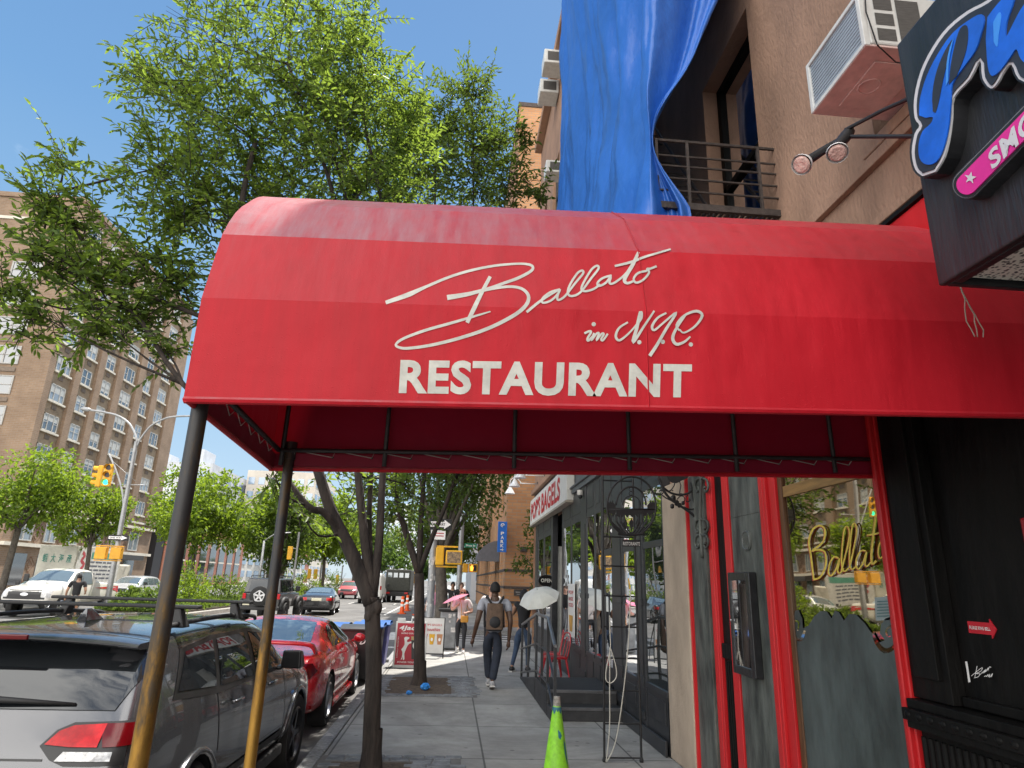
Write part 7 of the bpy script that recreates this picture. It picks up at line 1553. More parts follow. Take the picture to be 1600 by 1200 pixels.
def skin_mesh(name, J, E, R, m, parent, root=None, lev=2):
    ks = list(J); ix = {k: i for i, k in enumerate(ks)}
    me = bpy.data.meshes.new(name); me.from_pydata([J[k] for k in ks], [(ix[a], ix[b]) for a, b in E], []); o = bpy.data.objects.new(name, me); COL.objects.link(o)
    md = o.modifiers.new('skin', 'SKIN'); md.use_smooth_shade = True; md.branch_smoothing = .6
    sv = me.skin_vertices[0].data
    for k in ks:
        rr = R[k]; sv[ix[k]].radius = rr if hasattr(rr, '__len__') else (rr, rr)
    sv[ix[root or ks[0]]].use_root = True
    s = o.modifiers.new('sub', 'SUBSURF'); s.levels = lev; s.render_levels = lev
    dg = bpy.context.evaluated_depsgraph_get(); m2 = bpy.data.meshes.new_from_object(o.evaluated_get(dg)); bpy.data.objects.remove(o); bpy.data.meshes.remove(me)
    return m2
def person(label, loc, rz, H, skin, top, bot, shoe, hair, pose, group=None, longhair=False, sleeve=.35, shorts=False, fem=False, face=False, glasses=False, cap=False):
    """pose: offsets (fractions of H) for hands, elbows, feet, knees; x right, y = facing direction (person looks along +y)"""
    P = dict(hL=(-.215, .0, .44), eL=(-.185, -.02, .62), hR=(.215, .0, .44), eR=(.185, -.02, .62), aL=(-.06, 0, .045), kL=(-.06, .02, .285), aR=(.06, 0, .045), kR=(.06, .02, .285), lean=0.0, headx=0, heady=0.0)
    P.update(pose); q = lambda a: tuple(x * H for x in a); ln = P['lean']; sh = .126 if not fem else .100; hp = .058
    J = dict(pelvis=q((0, 0, .525)), waist=q((0, ln * .3, .60)), chest=q((0, ln * .7 - .005, .72)), neckb=q((0, ln, .838)), neck=q((P['headx'] * .5, ln + P['heady'] * .5 + .006, .875)),
             sL=q((-sh, ln, .815)), eL=q(P['eL']), wL=q(P['hL']), sR=q((sh, ln, .815)), eR=q(P['eR']), wR=q(P['hR']), pL=q((-hp, 0, .50)), kL=q(P['kL']), aL=q(P['aL']), pR=q((hp, 0, .50)), kR=q(P['kR']), aR=q(P['aR']))
    Rr = dict(pelvis=(.085 * H, .062 * H), waist=((.084 if not fem else .064) * H, .062 * H), chest=((.106 if not fem else .084) * H, .072 * H), neckb=(.058 * H, .044 * H), neck=.034 * H, sL=.044 * H, sR=.044 * H, eL=.030 * H, eR=.030 * H, wL=.019 * H, wR=.019 * H, pL=.055 * H, pR=.055 * H, kL=.034 * H, kR=.034 * H, aL=.022 * H, aR=.022 * H)
    Ed = [('pelvis', 'waist'), ('waist', 'chest'), ('chest', 'neckb'), ('neckb', 'neck'), ('chest', 'sL'), ('sL', 'eL'), ('eL', 'wL'), ('chest', 'sR'), ('sR', 'eR'), ('eR', 'wR'), ('pelvis', 'pL'), ('pL', 'kL'), ('kL', 'aL'), ('pelvis', 'pR'), ('pR', 'kR'), ('kR', 'aR')]
    body = skin_mesh('body', J, Ed, {k: (tuple(x * (.70 if k in ('pelvis', 'waist', 'chest') else .93) for x in v) if hasattr(v, '__len__') else v * (.72 if k in ('pL', 'pR') else .93)) for k, v in Rr.items()}, skin, None, 'pelvis')
    # head, face, hands and fingers joined into the same body mesh
    mb = MB(); mb.v = [tuple(v.co) for v in body.vertices]; mb.f = [tuple(p.vertices) for p in body.polygons]; mb.m = [0] * len(mb.f); bpy.data.meshes.remove(body)
    hc = Vector(q((P['headx'], ln + P['heady'] + .012, .928))); hr = Vector((.048 * H, .058 * H, .071 * H))
    n, m_ = 18, 14; vs = []
    for i in range(m_ + 1):
        t = math.pi * i / m_
        for k in range(n):
            a = 2 * math.pi * k / n; x, y, z = math.sin(t) * math.cos(a), math.sin(t) * math.sin(a), math.cos(t)
            if z < -.1: x *= 1 + .32 * (z + .1); y = y * (1 + .18 * (z + .1)) + .08 * (-z - .1)
            if y > .3: y -= .10 * (1 if abs(z - .12) < .16 and abs(x) > .15 else 0)
            vs.append(hc + Vector((x * hr.x, y * hr.y, z * hr.z)))
    mb.add(vs, [(i * n + k, (i + 1) * n + k, (i + 1) * n + (k + 1) % n, i * n + (k + 1) % n) for i in range(m_) for k in range(n)])
    mb.tube([hc + Vector((0, hr.y * .93, hr.z * .12)), hc + Vector((0, hr.y * 1.10, -hr.z * .12)), hc + Vector((0, hr.y * 1.18, -hr.z * .20)), hc + Vector((0, hr.y * .9, -hr.z * .27))], [hr.x * .10, hr.x * .17, hr.x * .22, hr.x * .12], 8)
    mb.tube([Vector(q((P['headx'] * .4, ln + .004, .84))), hc + Vector((0, -hr.y * .1, -hr.z * .4))], [.038 * H, .034 * H], 12)
    for s in (-1, 1): mb.ell(hc + Vector((s * hr.x * 1.0, -hr.y * .05, -hr.z * .05)), (hr.x * .12, hr.y * .22, hr.z * .26), 8, 6)
    for sd_ in ('L', 'R'):
        w_, e_ = Vector(J['w' + sd_]), Vector(J['e' + sd_]); d = (w_ - e_).normalized(); s = -1 if sd_ == 'L' else 1
        fw = Vector((0, 1, 0)); fw = (fw - d * fw.dot(d)); fw = fw.normalized() if fw.length > .1 else Vector((0, 0, 1)); nr = d.cross(fw)
        pc = w_ + d * .028 * H; mb.tube([w_ - d * .006 * H, w_ + d * .015 * H, w_ + d * .035 * H, w_ + d * .05 * H], [.014 * H, .019 * H, .021 * H, .017 * H], 10)
        for k, (o, l) in enumerate(((.016, .036), (.006, .042), (-.004, .040), (-.014, .030))):
            b0 = w_ + d * .046 * H + fw * o * H; c1 = b0 + d * l * .5 * H + nr * -.004 * s * H; c2 = c1 + d * l * .38 * H + nr * -.012 * s * H; mb.tube([b0 - d * .01 * H, b0, c1, c2], [.0052 * H, .0054 * H, .005 * H, .0035 * H], 6)
        b0 = w_ + d * .018 * H + fw * .016 * H; mb.tube([b0, b0 + (d * .6 + fw * .6).normalized() * .02 * H, b0 + (d * .9 + fw * .45).normalized() * .038 * H], [.0075 * H, .0065 * H, .0042 * H], 7)
    pr = mb.build('person', skin, smooth=True); pr.location = loc; pr.rotation_euler.z = rz; tag(pr, label, 'person', group)
    # clothing on the same skeleton
    def lerp3(a, b, t): return tuple(a[i] + (b[i] - a[i]) * t for i in range(3))
    k_ = 1.10; JT = {k: J[k] for k in ('waist', 'chest', 'neckb', 'sL', 'sR')}; JT['hem'] = q((0, 0, .485)); JT['cL'] = lerp3(J['sL'], J['eL'], sleeve * 2 if sleeve < .5 else 1); JT['cR'] = lerp3(J['sR'], J['eR'], sleeve * 2 if sleeve < .5 else 1)
    RT = {k: (tuple(x * k_ for x in Rr[k]) if hasattr(Rr[k], '__len__') else Rr[k] * 1.18) for k in ('waist', 'chest', 'neckb', 'sL', 'sR')}; RT['hem'] = (.094 * H, .074 * H); RT['waist'] = tuple(x * 1.12 for x in RT['waist']); RT['cL'] = RT['cR'] = .042 * H; RT['neckb'] = (.060 * H, .047 * H)
    ms = skin_mesh('shirt', JT, [('hem', 'waist'), ('waist', 'chest'), ('chest', 'neckb'), ('chest', 'sL'), ('sL', 'cL'), ('chest', 'sR'), ('sR', 'cR')], RT, top, None, 'hem'); link('shirt', ms, top, pr, smooth=True)
    kb = .62 if shorts else .93; JB = {k: J[k] for k in ('pelvis', 'pL', 'pR')}; RB_ = dict(pelvis=(.092 * H, .070 * H), pL=.066 * H, pR=.066 * H)
    JB['top'] = q((0, ln * .1, .565)); RB_['top'] = (.080 * H, .062 * H); EB = [('top', 'pelvis'), ('pelvis', 'pL'), ('pelvis', 'pR')]
    for s in 'LR':
        if shorts: JB['k' + s] = lerp3(J['p' + s], J['k' + s], .92); RB_['k' + s] = .050 * H; EB.append(('p' + s, 'k' + s))
        else: JB['k' + s] = J['k' + s]; RB_['k' + s] = (.047 if not fem else .037) * H; JB['a' + s] = lerp3(J['k' + s], J['a' + s], .95); RB_['a' + s] = (.038 if not fem else .024) * H; EB += [('p' + s, 'k' + s), ('k' + s, 'a' + s)]
    mt_ = skin_mesh('trousers', JB, EB, RB_, bot, None, 'top'); link('trousers', mt_, bot, pr, smooth=True)
    for s in 'LR':
        a = Vector(J['a' + s]); kk = Vector(J['k' + s]); sh_ = (a - kk).normalized(); mb = MB(); tz = P.get('toe' + s, 0.0)
        f = Vector((0, math.cos(tz), math.sin(tz))); u = Vector((0, -math.sin(tz), math.cos(tz))); hl = a - f * .032 * H - u * .018 * H
        mb.tube([hl, hl + f * .015 * H + u * .004 * H, hl + f * .06 * H + u * .002 * H, hl + f * .105 * H - u * .004 * H, hl + f * .128 * H - u * .008 * H], [.018 * H, .028 * H, .027 * H, .022 * H, .012 * H], 10)
        mb.tube([a + Vector((0, 0, .014 * H)), a - u * .012 * H], [.026 * H, .026 * H], 10)
        sh = mb.build('shoe', shoe, pr, smooth=True)
        mb = MB(); mb.obox(hl + f * .048 * H - u * .022 * H, Vector((.026 * H, 0, 0)), f * .078 * H, u * .006 * H); mb.build('sole', M_shoew, sh, bevel=.004)
    if hair:
        mb = MB(); vs = []
        for i in range(9):
            t = math.pi * (.02 + .60 * i / 8)
            for k in range(20):
                a = 2 * math.pi * k / 20; fr = max(0, math.sin(a)); tt = t * (1 - .42 * fr ** 2); vs.append(hc + Vector((math.sin(tt) * math.cos(a) * hr.x * 1.05, math.sin(tt) * math.sin(a) * hr.y * 1.04 - hr.y * .05, math.cos(tt) * hr.z * 1.03)))
        mb.add(vs, [(i * 20 + k, (i + 1) * 20 + k, (i + 1) * 20 + (k + 1) % 20, i * 20 + (k + 1) % 20) for i in range(8) for k in range(20)] + [tuple(range(20))])
        if longhair: mb.tube([hc + Vector((0, -hr.y * .7, hr.z * .4)), hc + Vector((0, -hr.y * 1.05, -hr.z * .4)), hc + Vector((0, -hr.y * 1.0, -hr.z * 1.5))], [hr.x * .9, hr.x * .95, hr.x * .5], 12)
        hh = mb.build('hair', hair, pr, smooth=True); sm = hh.modifiers.new('t', 'SOLIDIFY'); sm.thickness = .006; sm.offset = 1
    if face:
        for s in (-1, 1):
            mb = MB(); mb.ell(hc + Vector((s * hr.x * .38, hr.y * .90, hr.z * .08)), (hr.x * .16, hr.y * .08, hr.z * .07), 8, 6); mb.build('eye', mat('eye_dark', (.03, .02, .02), .3), pr)
        mb = MB(); mb.ell(hc + Vector((0, hr.y * .90, -hr.z * .48)), (hr.x * .32, hr.y * .08, hr.z * .06), 10, 6); mb.build('mouth', mat('lips', (.35, .08, .07), .4), pr)
    if glasses:
        mb = MB()
        for s in (-1, 1): mb.ell(hc + Vector((s * hr.x * .42, hr.y * .97, hr.z * .08)), (hr.x * .34, hr.y * .09, hr.z * .18), 12, 6); mb.tube([hc + Vector((s * hr.x * .75, hr.y * .85, hr.z * .12)), hc + Vector((s * hr.x * 1.06, 0, hr.z * .08))], .003, 4)
        mb.tube([hc + Vector((-hr.x * .2, hr.y * 1.0, hr.z * .12)), hc + Vector((hr.x * .2, hr.y * 1.0, hr.z * .12))], .004, 4); mb.build('sunglasses', M_black, pr, smooth=True)
    return pr, J, hc, hr
# man with backpack walking away (facing +Y)
HM = 1.79
man, J, hc, hr = person('man in grey tee shirt and dark trousers walking away with a rucksack', (.815, 12.6, 0), 0, HM, SK_D, M_teeg, M_jean, mat('trainer_grey', (.36, .36, .37), .6, var=.4, scale=30), M_hairb,
    dict(hL=(-.205, .03, .445), eL=(-.168, -.05, .625), hR=(.150, -.03, .43), eR=(.160, -.06, .62), aL=(-.030, .10, .06), kL=(-.05, .09, .29), aR=(-.005, -.09, .06), kR=(.035, -.01, .285), toeR=-.25, lean=.01), sleeve=.30)
bp = T('backpack', 'brown and black rucksack on the back of the walking man', 'backpack', (.815, 12.6, 0))
M_bpb = mat('pack_brown', (.12, .075, .05), .8, var=.3, scale=12, bump=.4, bscale=60); M_bpk = mat('pack_black', (.02, .02, .022), .75, var=.3)
mb = MB(); mb.grid(lambda u, v: (lambda a, z: Vector((.815 + .155 * math.copysign(abs(math.cos(a)) ** .6, math.cos(a)) * (1 - .22 * max(0, z - .6)), 12.6 - .155 - .085 * math.copysign(abs(math.sin(a)) ** .7, math.sin(a)) * (1 - .3 * z), .98 + .44 * z)))(2 * math.pi * u, v), 24, 10)
mb.quad(*[Vector((.815 + .12 * math.cos(a), 12.445 + .055 * math.sin(a), 1.419)) for a in [k * .5236 for k in range(12)]]); mb.build('pack_body', M_bpb, bp, world=True, smooth=True, ang=60)
mb = MB(); mb.ell((.815, 12.385, 1.10), (.105, .05, .105), 14, 10); mb.build('front_pocket', M_bpk, bp, world=True, smooth=True); mb = MB(); mb.box(.67, .96, 12.38, 12.50, .95, 1.03); mb.build('pack_base', M_bpk, bp, world=True, bevel=.03)
for s in (-1, 1): mb = MB(); mb.tube(smooth2([(.815 + s * .05, 12.47, 1.38), (.815 + s * .12, 12.47, 1.49), (.815 + s * .15, 12.56, 1.53), (.815 + s * .15, 12.70, 1.45), (.815 + s * .17, 12.72, 1.2), (.815 + s * .17, 12.55, 1.02)], 4), .022, 6); mb.build('strap', M_bpk, bp, world=True, smooth=True)
# woman with pink parasol walking towards the camera
HW = 1.60
wl = (.33, 18.4, 0)
wo, J, hc, hr = person('woman with red hair, sunglasses, white top and black leggings under a pink parasol', wl, R_(180), HW, SK_L, M_teew, M_leg, M_shoew, M_hairr,
    dict(hR=(.085, .14, .73), eR=(.17, .03, .655), hL=(-.06, .14, .62), eL=(-.165, .03, .64), aL=(-.045, .09, .045), kL=(-.05, .07, .29), aR=(.05, -.09, .07), kR=(.055, 0, .285)), longhair=True, fem=True, face=True, glasses=True, sleeve=.4)
pa = T('parasol', 'open pink parasol tilted over the walking woman', 'parasol', (.30, 18.25, 1.3))
M_pink = mat('pink_fabric', (.78, .30, .42), .7, var=.1, trans=.3); nt = M_pink.node_tree; tr = nd(nt, 'ShaderNodeBsdfTranslucent'); tr.inputs[0].default_value = (.85, .3, .45, 1); ms = nd(nt, 'ShaderNodeMixShader'); ms.inputs[0].default_value = .5
nt.links.new(nt.nodes['Principled BSDF'].outputs[0], ms.inputs[1]); nt.links.new(tr.outputs[0], ms.inputs[2]); nt.links.new(ms.outputs[0], nt.nodes['Material Output'].inputs[0])
def canopy_(mb, c, ax, R, dome, n=8, ring=6):
    ax = Vector(ax).normalized(); u = ax.orthogonal().normalized(); v = ax.cross(u); vs = [Vector(c) + ax * dome]
    for i in range(1, ring + 1):
        t = i / ring
        for k in range(n * 2):
            a = math.pi * k / n; sc = 1.0 if k % 2 == 0 else .924; vs.append(Vector(c) + (u * math.cos(a) + v * math.sin(a)) * R * t * sc + ax * dome * (1 - t ** 2) )
    N = n * 2; fs = [(0, 1 + k, 1 + (k + 1) % N) for k in range(N)] + [(1 + i * N + k, 1 + (i + 1) * N + k, 1 + (i + 1) * N + (k + 1) % N, 1 + i * N + (k + 1) % N) for i in range(ring - 1) for k in range(N)]
    mb.add(vs, fs); return u, v, ax
pc = (at(732, 927, y=18.2) + at(691, 942, y=18.2)) / 2; sl_ = at(732, 927, y=18.2) - at(691, 942, y=18.2); axp = Vector((-sl_.z, -.03, sl_.x)).normalized()
mb = MB(); canopy_(mb, pc - axp * .02, axp, sl_.length / 2, .07); mb.build('parasol_canopy', M_pink, pa, world=True)
mb = MB(); mb.tube([pc + axp * .14, pc - axp * .52], .007, 6); mb.build('parasol_shaft', mat('shaft_steel', (.6, .6, .6), .3, metal=.8), pa, world=True)
hb = T('handbag', 'orange handbag hanging at the hip of the woman with the parasol', 'bag', (.22, 18.2, .7)); mb = MB(); mb.box(.30, .50, 18.16, 18.26, .76, .93); mb.build('bag_body', mat('bag_orange', (.55, .25, .03), .5, var=.2), hb, world=True, bevel=.03, seg=3); mb = MB(); mb.tube(smooth2([(.32, 18.2, .92), (.30, 18.23, 1.2), (.26, 18.3, 1.32), (.36, 18.42, 1.33), (.48, 18.3, 1.1), (.48, 18.2, .92)], 4), .008, 5); mb.build('bag_strap', MATS['bag_orange'], hb, world=True)
# woman standing by the handrail under a white parasol (seen from behind, leaning on the shop)
w2, J2, hc2, hr2 = person('woman in black crop top and blue jeans standing behind the handrail', (1.60, 14.9, 0), R_(-25), 1.66, SK_M, M_teeb, M_denim, M_shoeb, M_hairb, dict(hL=(-.13, .13, .76), eL=(-.19, .02, .66), hR=(.10, .12, .70), eR=(.17, .02, .64), aL=(-.13, -.06, .045), kL=(-.09, .0, .285), aR=(.05, .04, .045)), longhair=True, fem=True, face=True, sleeve=.12)
um = T('parasol', 'open white umbrella held tilted by the handrail', 'umbrella', (1.9, 14.6, 1.2)); M_umb = mat('umbrella_white', (.62, .62, .57), .75, var=.08)
uc = at(842, 931, y=14.5); axu = Vector((-.30, -.42, .85)).normalized(); mb = MB(); canopy_(mb, uc - axu * .06, axu, .445, .20); o = mb.build('umbrella_canopy', M_umb, um, world=True); mb = MB(); mb.tube([uc + axu * .18, uc - axu * .50], .008, 6); mb.build('umbrella_shaft', MATS['shaft_steel'], um, world=True)
for k in range(8):
    u = axu.orthogonal().normalized(); v = axu.cross(u); a = math.pi * k / 4; dr = u * math.cos(a) + v * math.sin(a); mb = MB(); mb.tube([uc + axu * .13, uc + dr * .22 + axu * .085, uc + dr * .44 - axu * .065], .004, 4); mb.build('umbrella_rib', MATS['shaft_steel'], um, world=True)
# pedestrians further away
person('woman in pink top far behind near the tree past the crossing', (-.62, 27.9, 0), R_(170), 1.62, SK_L, mat('top_pink', (.5, .22, .32), .8), mat('skirt_grey', (.25, .22, .24), .8), M_shoew, M_hairr, {}, 'pedestrians beyond the crossing', fem=True, shorts=True, face=True)
person('man in dark clothes with cap beyond the crossing, left of the pair', (.08, 27.6, 0), R_(178), 1.76, SK_M, M_teeb, M_leg, M_shoeb, M_hairb, dict(aL=(-.05, .08, .045), aR=(.05, -.08, .05)), 'pedestrians beyond the crossing', face=True)
person('man in black open shirt and grey trousers beyond the crossing, right of the pair', (.42, 27.2, 0), R_(182), 1.74, SK_L, M_teeb, mat('trousers_grey', (.12, .12, .13), .8), M_shoeb, mat('hair_brown', (.09, .05, .03), .7), dict(aL=(-.05, -.08, .05), aR=(.05, .08, .045)), 'pedestrians beyond the crossing', face=True)
person('man hidden by the rucksack wearer, only his dark shoe and shoulder showing', (1.13, 18.9, 0), R_(180), 1.70, SK_L, M_teew, M_leg, M_shoeb, M_hairr, dict(aL=(-.05, .1, .045), aR=(.06, -.1, .05)), face=True)
pm_ = at(113, 955, z=ROAD)
person('man in black tee shirt and khaki shorts walking past the white pickup', (at(113, 955, y=30.0).x, 30.0, ROAD), R_(20), 1.80, SK_M, M_teeb, M_khaki, M_shoew, M_hairb, dict(hL=(-.2, .06, .46), hR=(.17, .06, .58), eR=(.18, -.04, .63), aL=(-.05, -.1, .06), aR=(.05, .11, .045)), shorts=True)
# ================================================================ street furniture
M_galv = mat('galvanised', (.34, .345, .35), .5, metal=.5, var=.2, scale=3); M_yel = mat('signal_yellow', (.72, .38, .012), .45, var=.15, scale=4); M_yelo = mat('signal_amber', (.62, .30, .01), .45, var=.15)
M_swh = mat('sign_white', (.8, .78, .76)); M_sbk = mat('sign_black_matt', (.012, .012, .012), .6, var=.1)
def emis(name, c, s): return mat(name, c, .4, var=0, emit=(*c, s))
E_grn, E_org = emis('signal_green_lit', (.02, .75, .40), 1.2), emis('hand_orange_lit', (1.0, .28, .03), 1.1)
M_lens0 = mat('signal_lens_off', (.03, .02, .02), .3, var=.1)
def signal_head(parent, c, face=(0, -1, 0), lit=2, s=1.0):
    c = Vector(c); f = Vector(face).normalized(); r = Vector((-f.y, f.x, 0)); u = Vector((0, 0, 1))
    mb = MB(); mb.obox(c, r * .17 * s, f * .10 * s, u * .50 * s); hd = mb.build('signal_head', M_yel, parent, world=parent.type == 'EMPTY', bevel=.03)
    for k in range(3):
        p = c + u * (.33 - .33 * k) * s + f * .103 * s; mb = MB(); n = 16
        mb.add([p + r * .115 * s * math.cos(a) + u * .115 * s * math.sin(a) for a in [2 * math.pi * i / n for i in range(n)]], [tuple(range(n))]); mb.build('signal_lens', E_grn if k == lit == 2 else M_lens0, hd)
        mb = MB(); mb.grid(lambda a, v: p + (r * math.cos(a * 3.9 - .38) + u * math.sin(a * 3.9 - .38)) * .14 * s + f * .2 * s * v, 10, 1); mb.build('signal_visor', M_yel, hd)
    return hd
# signal and lamp mast on the avenue
sm_ = T('signal_mast', 'grey signal mast with twin curved lamp arms and a green traffic signal', 'traffic signal', (-15.6, 34, ROAD)); SY = 34.0
base = at(167, 945, y=SY); fork = at(213, 690, y=SY)
mast = [Vector((base.x, SY, ROAD)), Vector((fork.x, SY, fork.z))]
mb = MB(); mb.tube([mast[0], mast[1]], [.14, .085], 12); mb.lathe([(.26, 0), (.26, .25), (.17, .5)], mast[0], 12); mb.build('mast', M_galv, sm_, world=True, smooth=True, ang=40)
pt_ = lambda x, y, Y=SY: at(x * .25, 600 + y * .25, y=Y)
mb = MB(); mb.tube([pt_(*p) for p in smooth2([(855, 380), (850, 330), (810, 250), (740, 200), (660, 178), (560, 163)], 4)], .05, 8); mb.build('lamp_arm', M_galv, sm_, world=True, smooth=True)
mb = MB(); mb.tube([pt_(*p) for p in smooth2([(855, 390), (880, 340), (940, 265), (1010, 225), (1080, 205), (1190, 200)], 4)], .05, 8); mb.build('lamp_arm', M_galv, sm_, world=True, smooth=True)
for a, b in (((570, 163), (500, 152)), ((1185, 200), (1260, 205))): mb = MB(); p0, p1 = pt_(*a), pt_(*b); mb.tube([p0, p0.lerp(p1, .3), p0.lerp(p1, .75), p1], [.05, .11, .10, .03], 8); mb.build('lamp_head', M_galv, sm_, world=True, smooth=True)
mb = MB(); mb.tube([pt_(*p) for p in smooth2([(775, 800), (765, 680), (735, 570), (700, 480), (682, 440)], 4)], .045, 8); mb.tube([pt_(690, 470), pt_(850, 610)], .012, 6); mb.tube([pt_(730, 628), pt_(910, 632)], .02, 6); mb.build('signal_arm', M_galv, sm_, world=True, smooth=True)
c = pt_(675, 570); signal_head(sm_, c, (.15, -1, 0), 2, 1.1); signal_head(sm_, pt_(606, 572) + Vector((0, .25, 0)), (-1, -.35, 0), 9, 1.05)
ow_ = T('one_way_sign', 'black and white ONE WAY arrow sign on the grey mast across the avenue', 'sign', pt_(735, 960))
def oneway(parent, TLp, BRp, Y, txt='ONE WAY', flip=1):
    a, b = at(*TLp, y=Y), at(*BRp, y=Y); W_, H_ = b.x - a.x, a.z - b.z; F = lambda u, v: Vector((a.x + W_ * u, Y, b.z + H_ * v))
    mb = MB(); mb.prism([F(0, 0), F(1, 0), F(1, 1), F(0, 1)], (0, 0, 0), (0, .03, 0)); pl = mb.build('sign_plate', M_sbk, parent, world=True)
    G = lambda u, v: F(u, v) + Vector((0, -.006, 0)); mb = MB(); mb.poly2(G, [(.04, .26), (.66, .26), (.66, .08), (.96, .5), (.66, .92), (.66, .74), (.04, .74)]); ar = mb.build('arrow', M_swh, pl)
    mb = MB(); put_text(mb, txt, lambda u, v: F(.08 + .62 * u, .36 + .28 * v) + Vector((0, -.012, 0)), bold=.03); mb.build('sign_lettering', M_sbk, ar)
oneway(ow_, (169.5, 835.5), (199.5, 845), SY - .18)
def ped_heads(parent, c, lit=None, s=1.0):
    mb = MB(); c = Vector(c)
    for k in (-1, 1):
        mb.box(c.x + k * .30 * s - .22 * s, c.x + k * .30 * s + .22 * s, c.y - .14, c.y + .14, c.z - .24 * s, c.z + .24 * s)
    mb.build('pedestrian_head', M_yelo, parent, world=True, bevel=.03); mb = MB(); mb.box(c.x - .55 * s, c.x + .55 * s, c.y - .04, c.y + .04, c.z + .27 * s, c.z + .31 * s); mb.box(c.x - .55 * s, c.x + .55 * s, c.y - .04, c.y + .04, c.z - .31 * s, c.z - .27 * s); mb.build('mounting_bracket', M_yelo, parent, world=True)
ped_heads(sm_, pt_(688, 1058) + Vector((0, -.1, 0)), s=1.15)
# near corner lamp post with one way sign and pedestrian signals
lp = T('corner_post', 'leaning grey corner post with stickers carrying one way sign and yellow signals', 'lamp post', (-.72, 22.0, 0)); PY = 21.7
b0 = at(669, 1003, y=PY); t0 = at(679, 822, y=PY)
mb = MB(); mb.tube([Vector((b0.x, PY, 0)), t0], [.125, .11], 14); mb.build('post', M_galv, lp, world=True, smooth=True, ang=40)
mb = MB(); r = random.Random(4)
for k in range(16):
    z = r.uniform(.6, 2.6); a = r.uniform(-1.2, 1.2); s_ = r.uniform(.03, .07); xx = b0.x + (t0.x - b0.x) * z / 3.2; fn = lambda u, v: Vector((xx + .128 * math.sin(a + u), PY - .128 * math.cos(a + u), z + v)); mb.quad(fn(-s_ * 7, -s_), fn(s_ * 7, -s_), fn(s_ * 7, s_), fn(-s_ * 7, s_))
mb.build('sticker', mat('sticker_white', (.6, .58, .56), .6, var=.4, scale=20), lp, world=True)
oneway(lp, (672, 810), (705.5, 828.5), PY - .2, 'ONE WAY')
a, b = at(674, 828, y=PY - .16), at(695.5, 843.5, y=PY - .16); mb = MB(); mb.box(a.x, b.x, PY - .17, PY - .15, b.z, a.z); s2 = mb.build('parking_sign', M_swh, lp, world=True); mb = MB(); mb.box(a.x + .05, b.x - .05, PY - .178, PY - .172, b.z + .1, b.z + .13); mb.box(a.x + .05, b.x - .05, PY - .178, PY - .172, b.z + .18, b.z + .21); mb.build('sign_print', mat('print_red', (.5, .08, .1)), s2)
zp = lambda x, y, Y: at(640 + x * .15, 780 + y * .15, y=Y)
a, b = zp(380, 530, PY - .25), zp(545, 685, PY - .25); mb = MB(); mb.box(a.x, b.x, PY - .30, PY - .02, b.z, a.z); h1 = mb.build('pedestrian_head', M_yel, lp, world=True, bevel=.03)
mb = MB(); mb.box(a.x + .05, b.x - .05, PY - .304, PY - .301, b.z + .05, a.z - .05); mb.build('stickered_back', mat('sticker_mix', (.45, .30, .16), .7, var=.9, scale=16, col2=(.08, .06, .05)), h1)
a, b = zp(278, 500, PY - .1), zp(352, 690, PY - .1); mb = MB(); mb.box(a.x, b.x, PY - .22, PY + .16, b.z, a.z); mb.build('pedestrian_head', M_yel, lp, world=True, bevel=.03)
a, b = zp(285, 482, PY - .1), zp(495, 715, PY - .1); mb = MB(); mb.box(a.x, b.x, PY - .14, PY - .08, a.z - .05, a.z); mb.box(a.x, b.x, PY - .14, PY - .08, b.z, b.z + .05); mb.build('mounting_bracket', M_yel, lp, world=True)
# second post across the side street with street name sign and orange hand
l2 = T('far_corner_post', 'grey post across the side street with green street name sign and orange hand signal', 'lamp post', (.4, 30, 0)); QY = 28.2
mb = MB(); bp0, tp0 = zp(515, 960, QY), zp(552, 150, QY); mb.tube([Vector((bp0.x - .02, QY, 0)), tp0], [.12, .10], 12); mb.tube([zp(530, 330, QY), zp(440, 280, QY)], .03, 6); mb.build('post', M_galv, l2, world=True, smooth=True, ang=40)
a, b = zp(574, 460, QY - .15), zp(698, 506, QY - .15); mb = MB(); mb.box(a.x, b.x, QY - .17, QY - .15, b.z, a.z); g = mb.build('street_name_sign', mat('street_green', (.01, .22, .12), .5, var=.1), l2, world=True)
mb = MB(); put_text(mb, 'Mott St', lambda u, v: Vector((a.x + (b.x - a.x) * (.12 + .76 * u), QY - .178, b.z + (a.z - b.z) * (.25 + .5 * v))), bold=.02); mb.build('street_name', M_swh, g)
a, b = zp(618, 672, QY - .2), zp(708, 762, QY - .2); mb = MB(); mb.box(a.x, b.x, QY - .2, QY + .1, b.z, a.z); h1 = mb.build('hand_signal', M_yelo, l2, world=True, bevel=.03)
mb = MB(); mb.box(a.x + .05, b.x - .05, QY - .206, QY - .202, b.z + .05, a.z - .05); sc_ = mb.build('signal_screen', M_sbk, h1)
mb = MB(); fh = lambda x, y: Vector((a.x + (b.x - a.x) * (.12 + .42 * x), QY - .212, b.z + (a.z - b.z) * (.14 + .74 * y)))
mb.poly2(fh, [(.2, 0), (.8, 0), (.9, .35), (1.0, .62), (.9, .68), (.82, .5), (.80, .95), (.68, .95), (.66, .62), (.60, 1.0), (.48, 1.0), (.46, .62), (.40, .95), (.28, .93), (.28, .55), (.18, .8), (.08, .76), (.12, .35)]); mb.build('raised_hand', E_org, sc_)
a, b = zp(555, 668, QY - .15), zp(606, 765, QY - .15); mb = MB(); mb.box(a.x, b.x, QY - .12, QY + .15, b.z, a.z); mb.build('pedestrian_head', M_yelo, l2, world=True, bevel=.03)
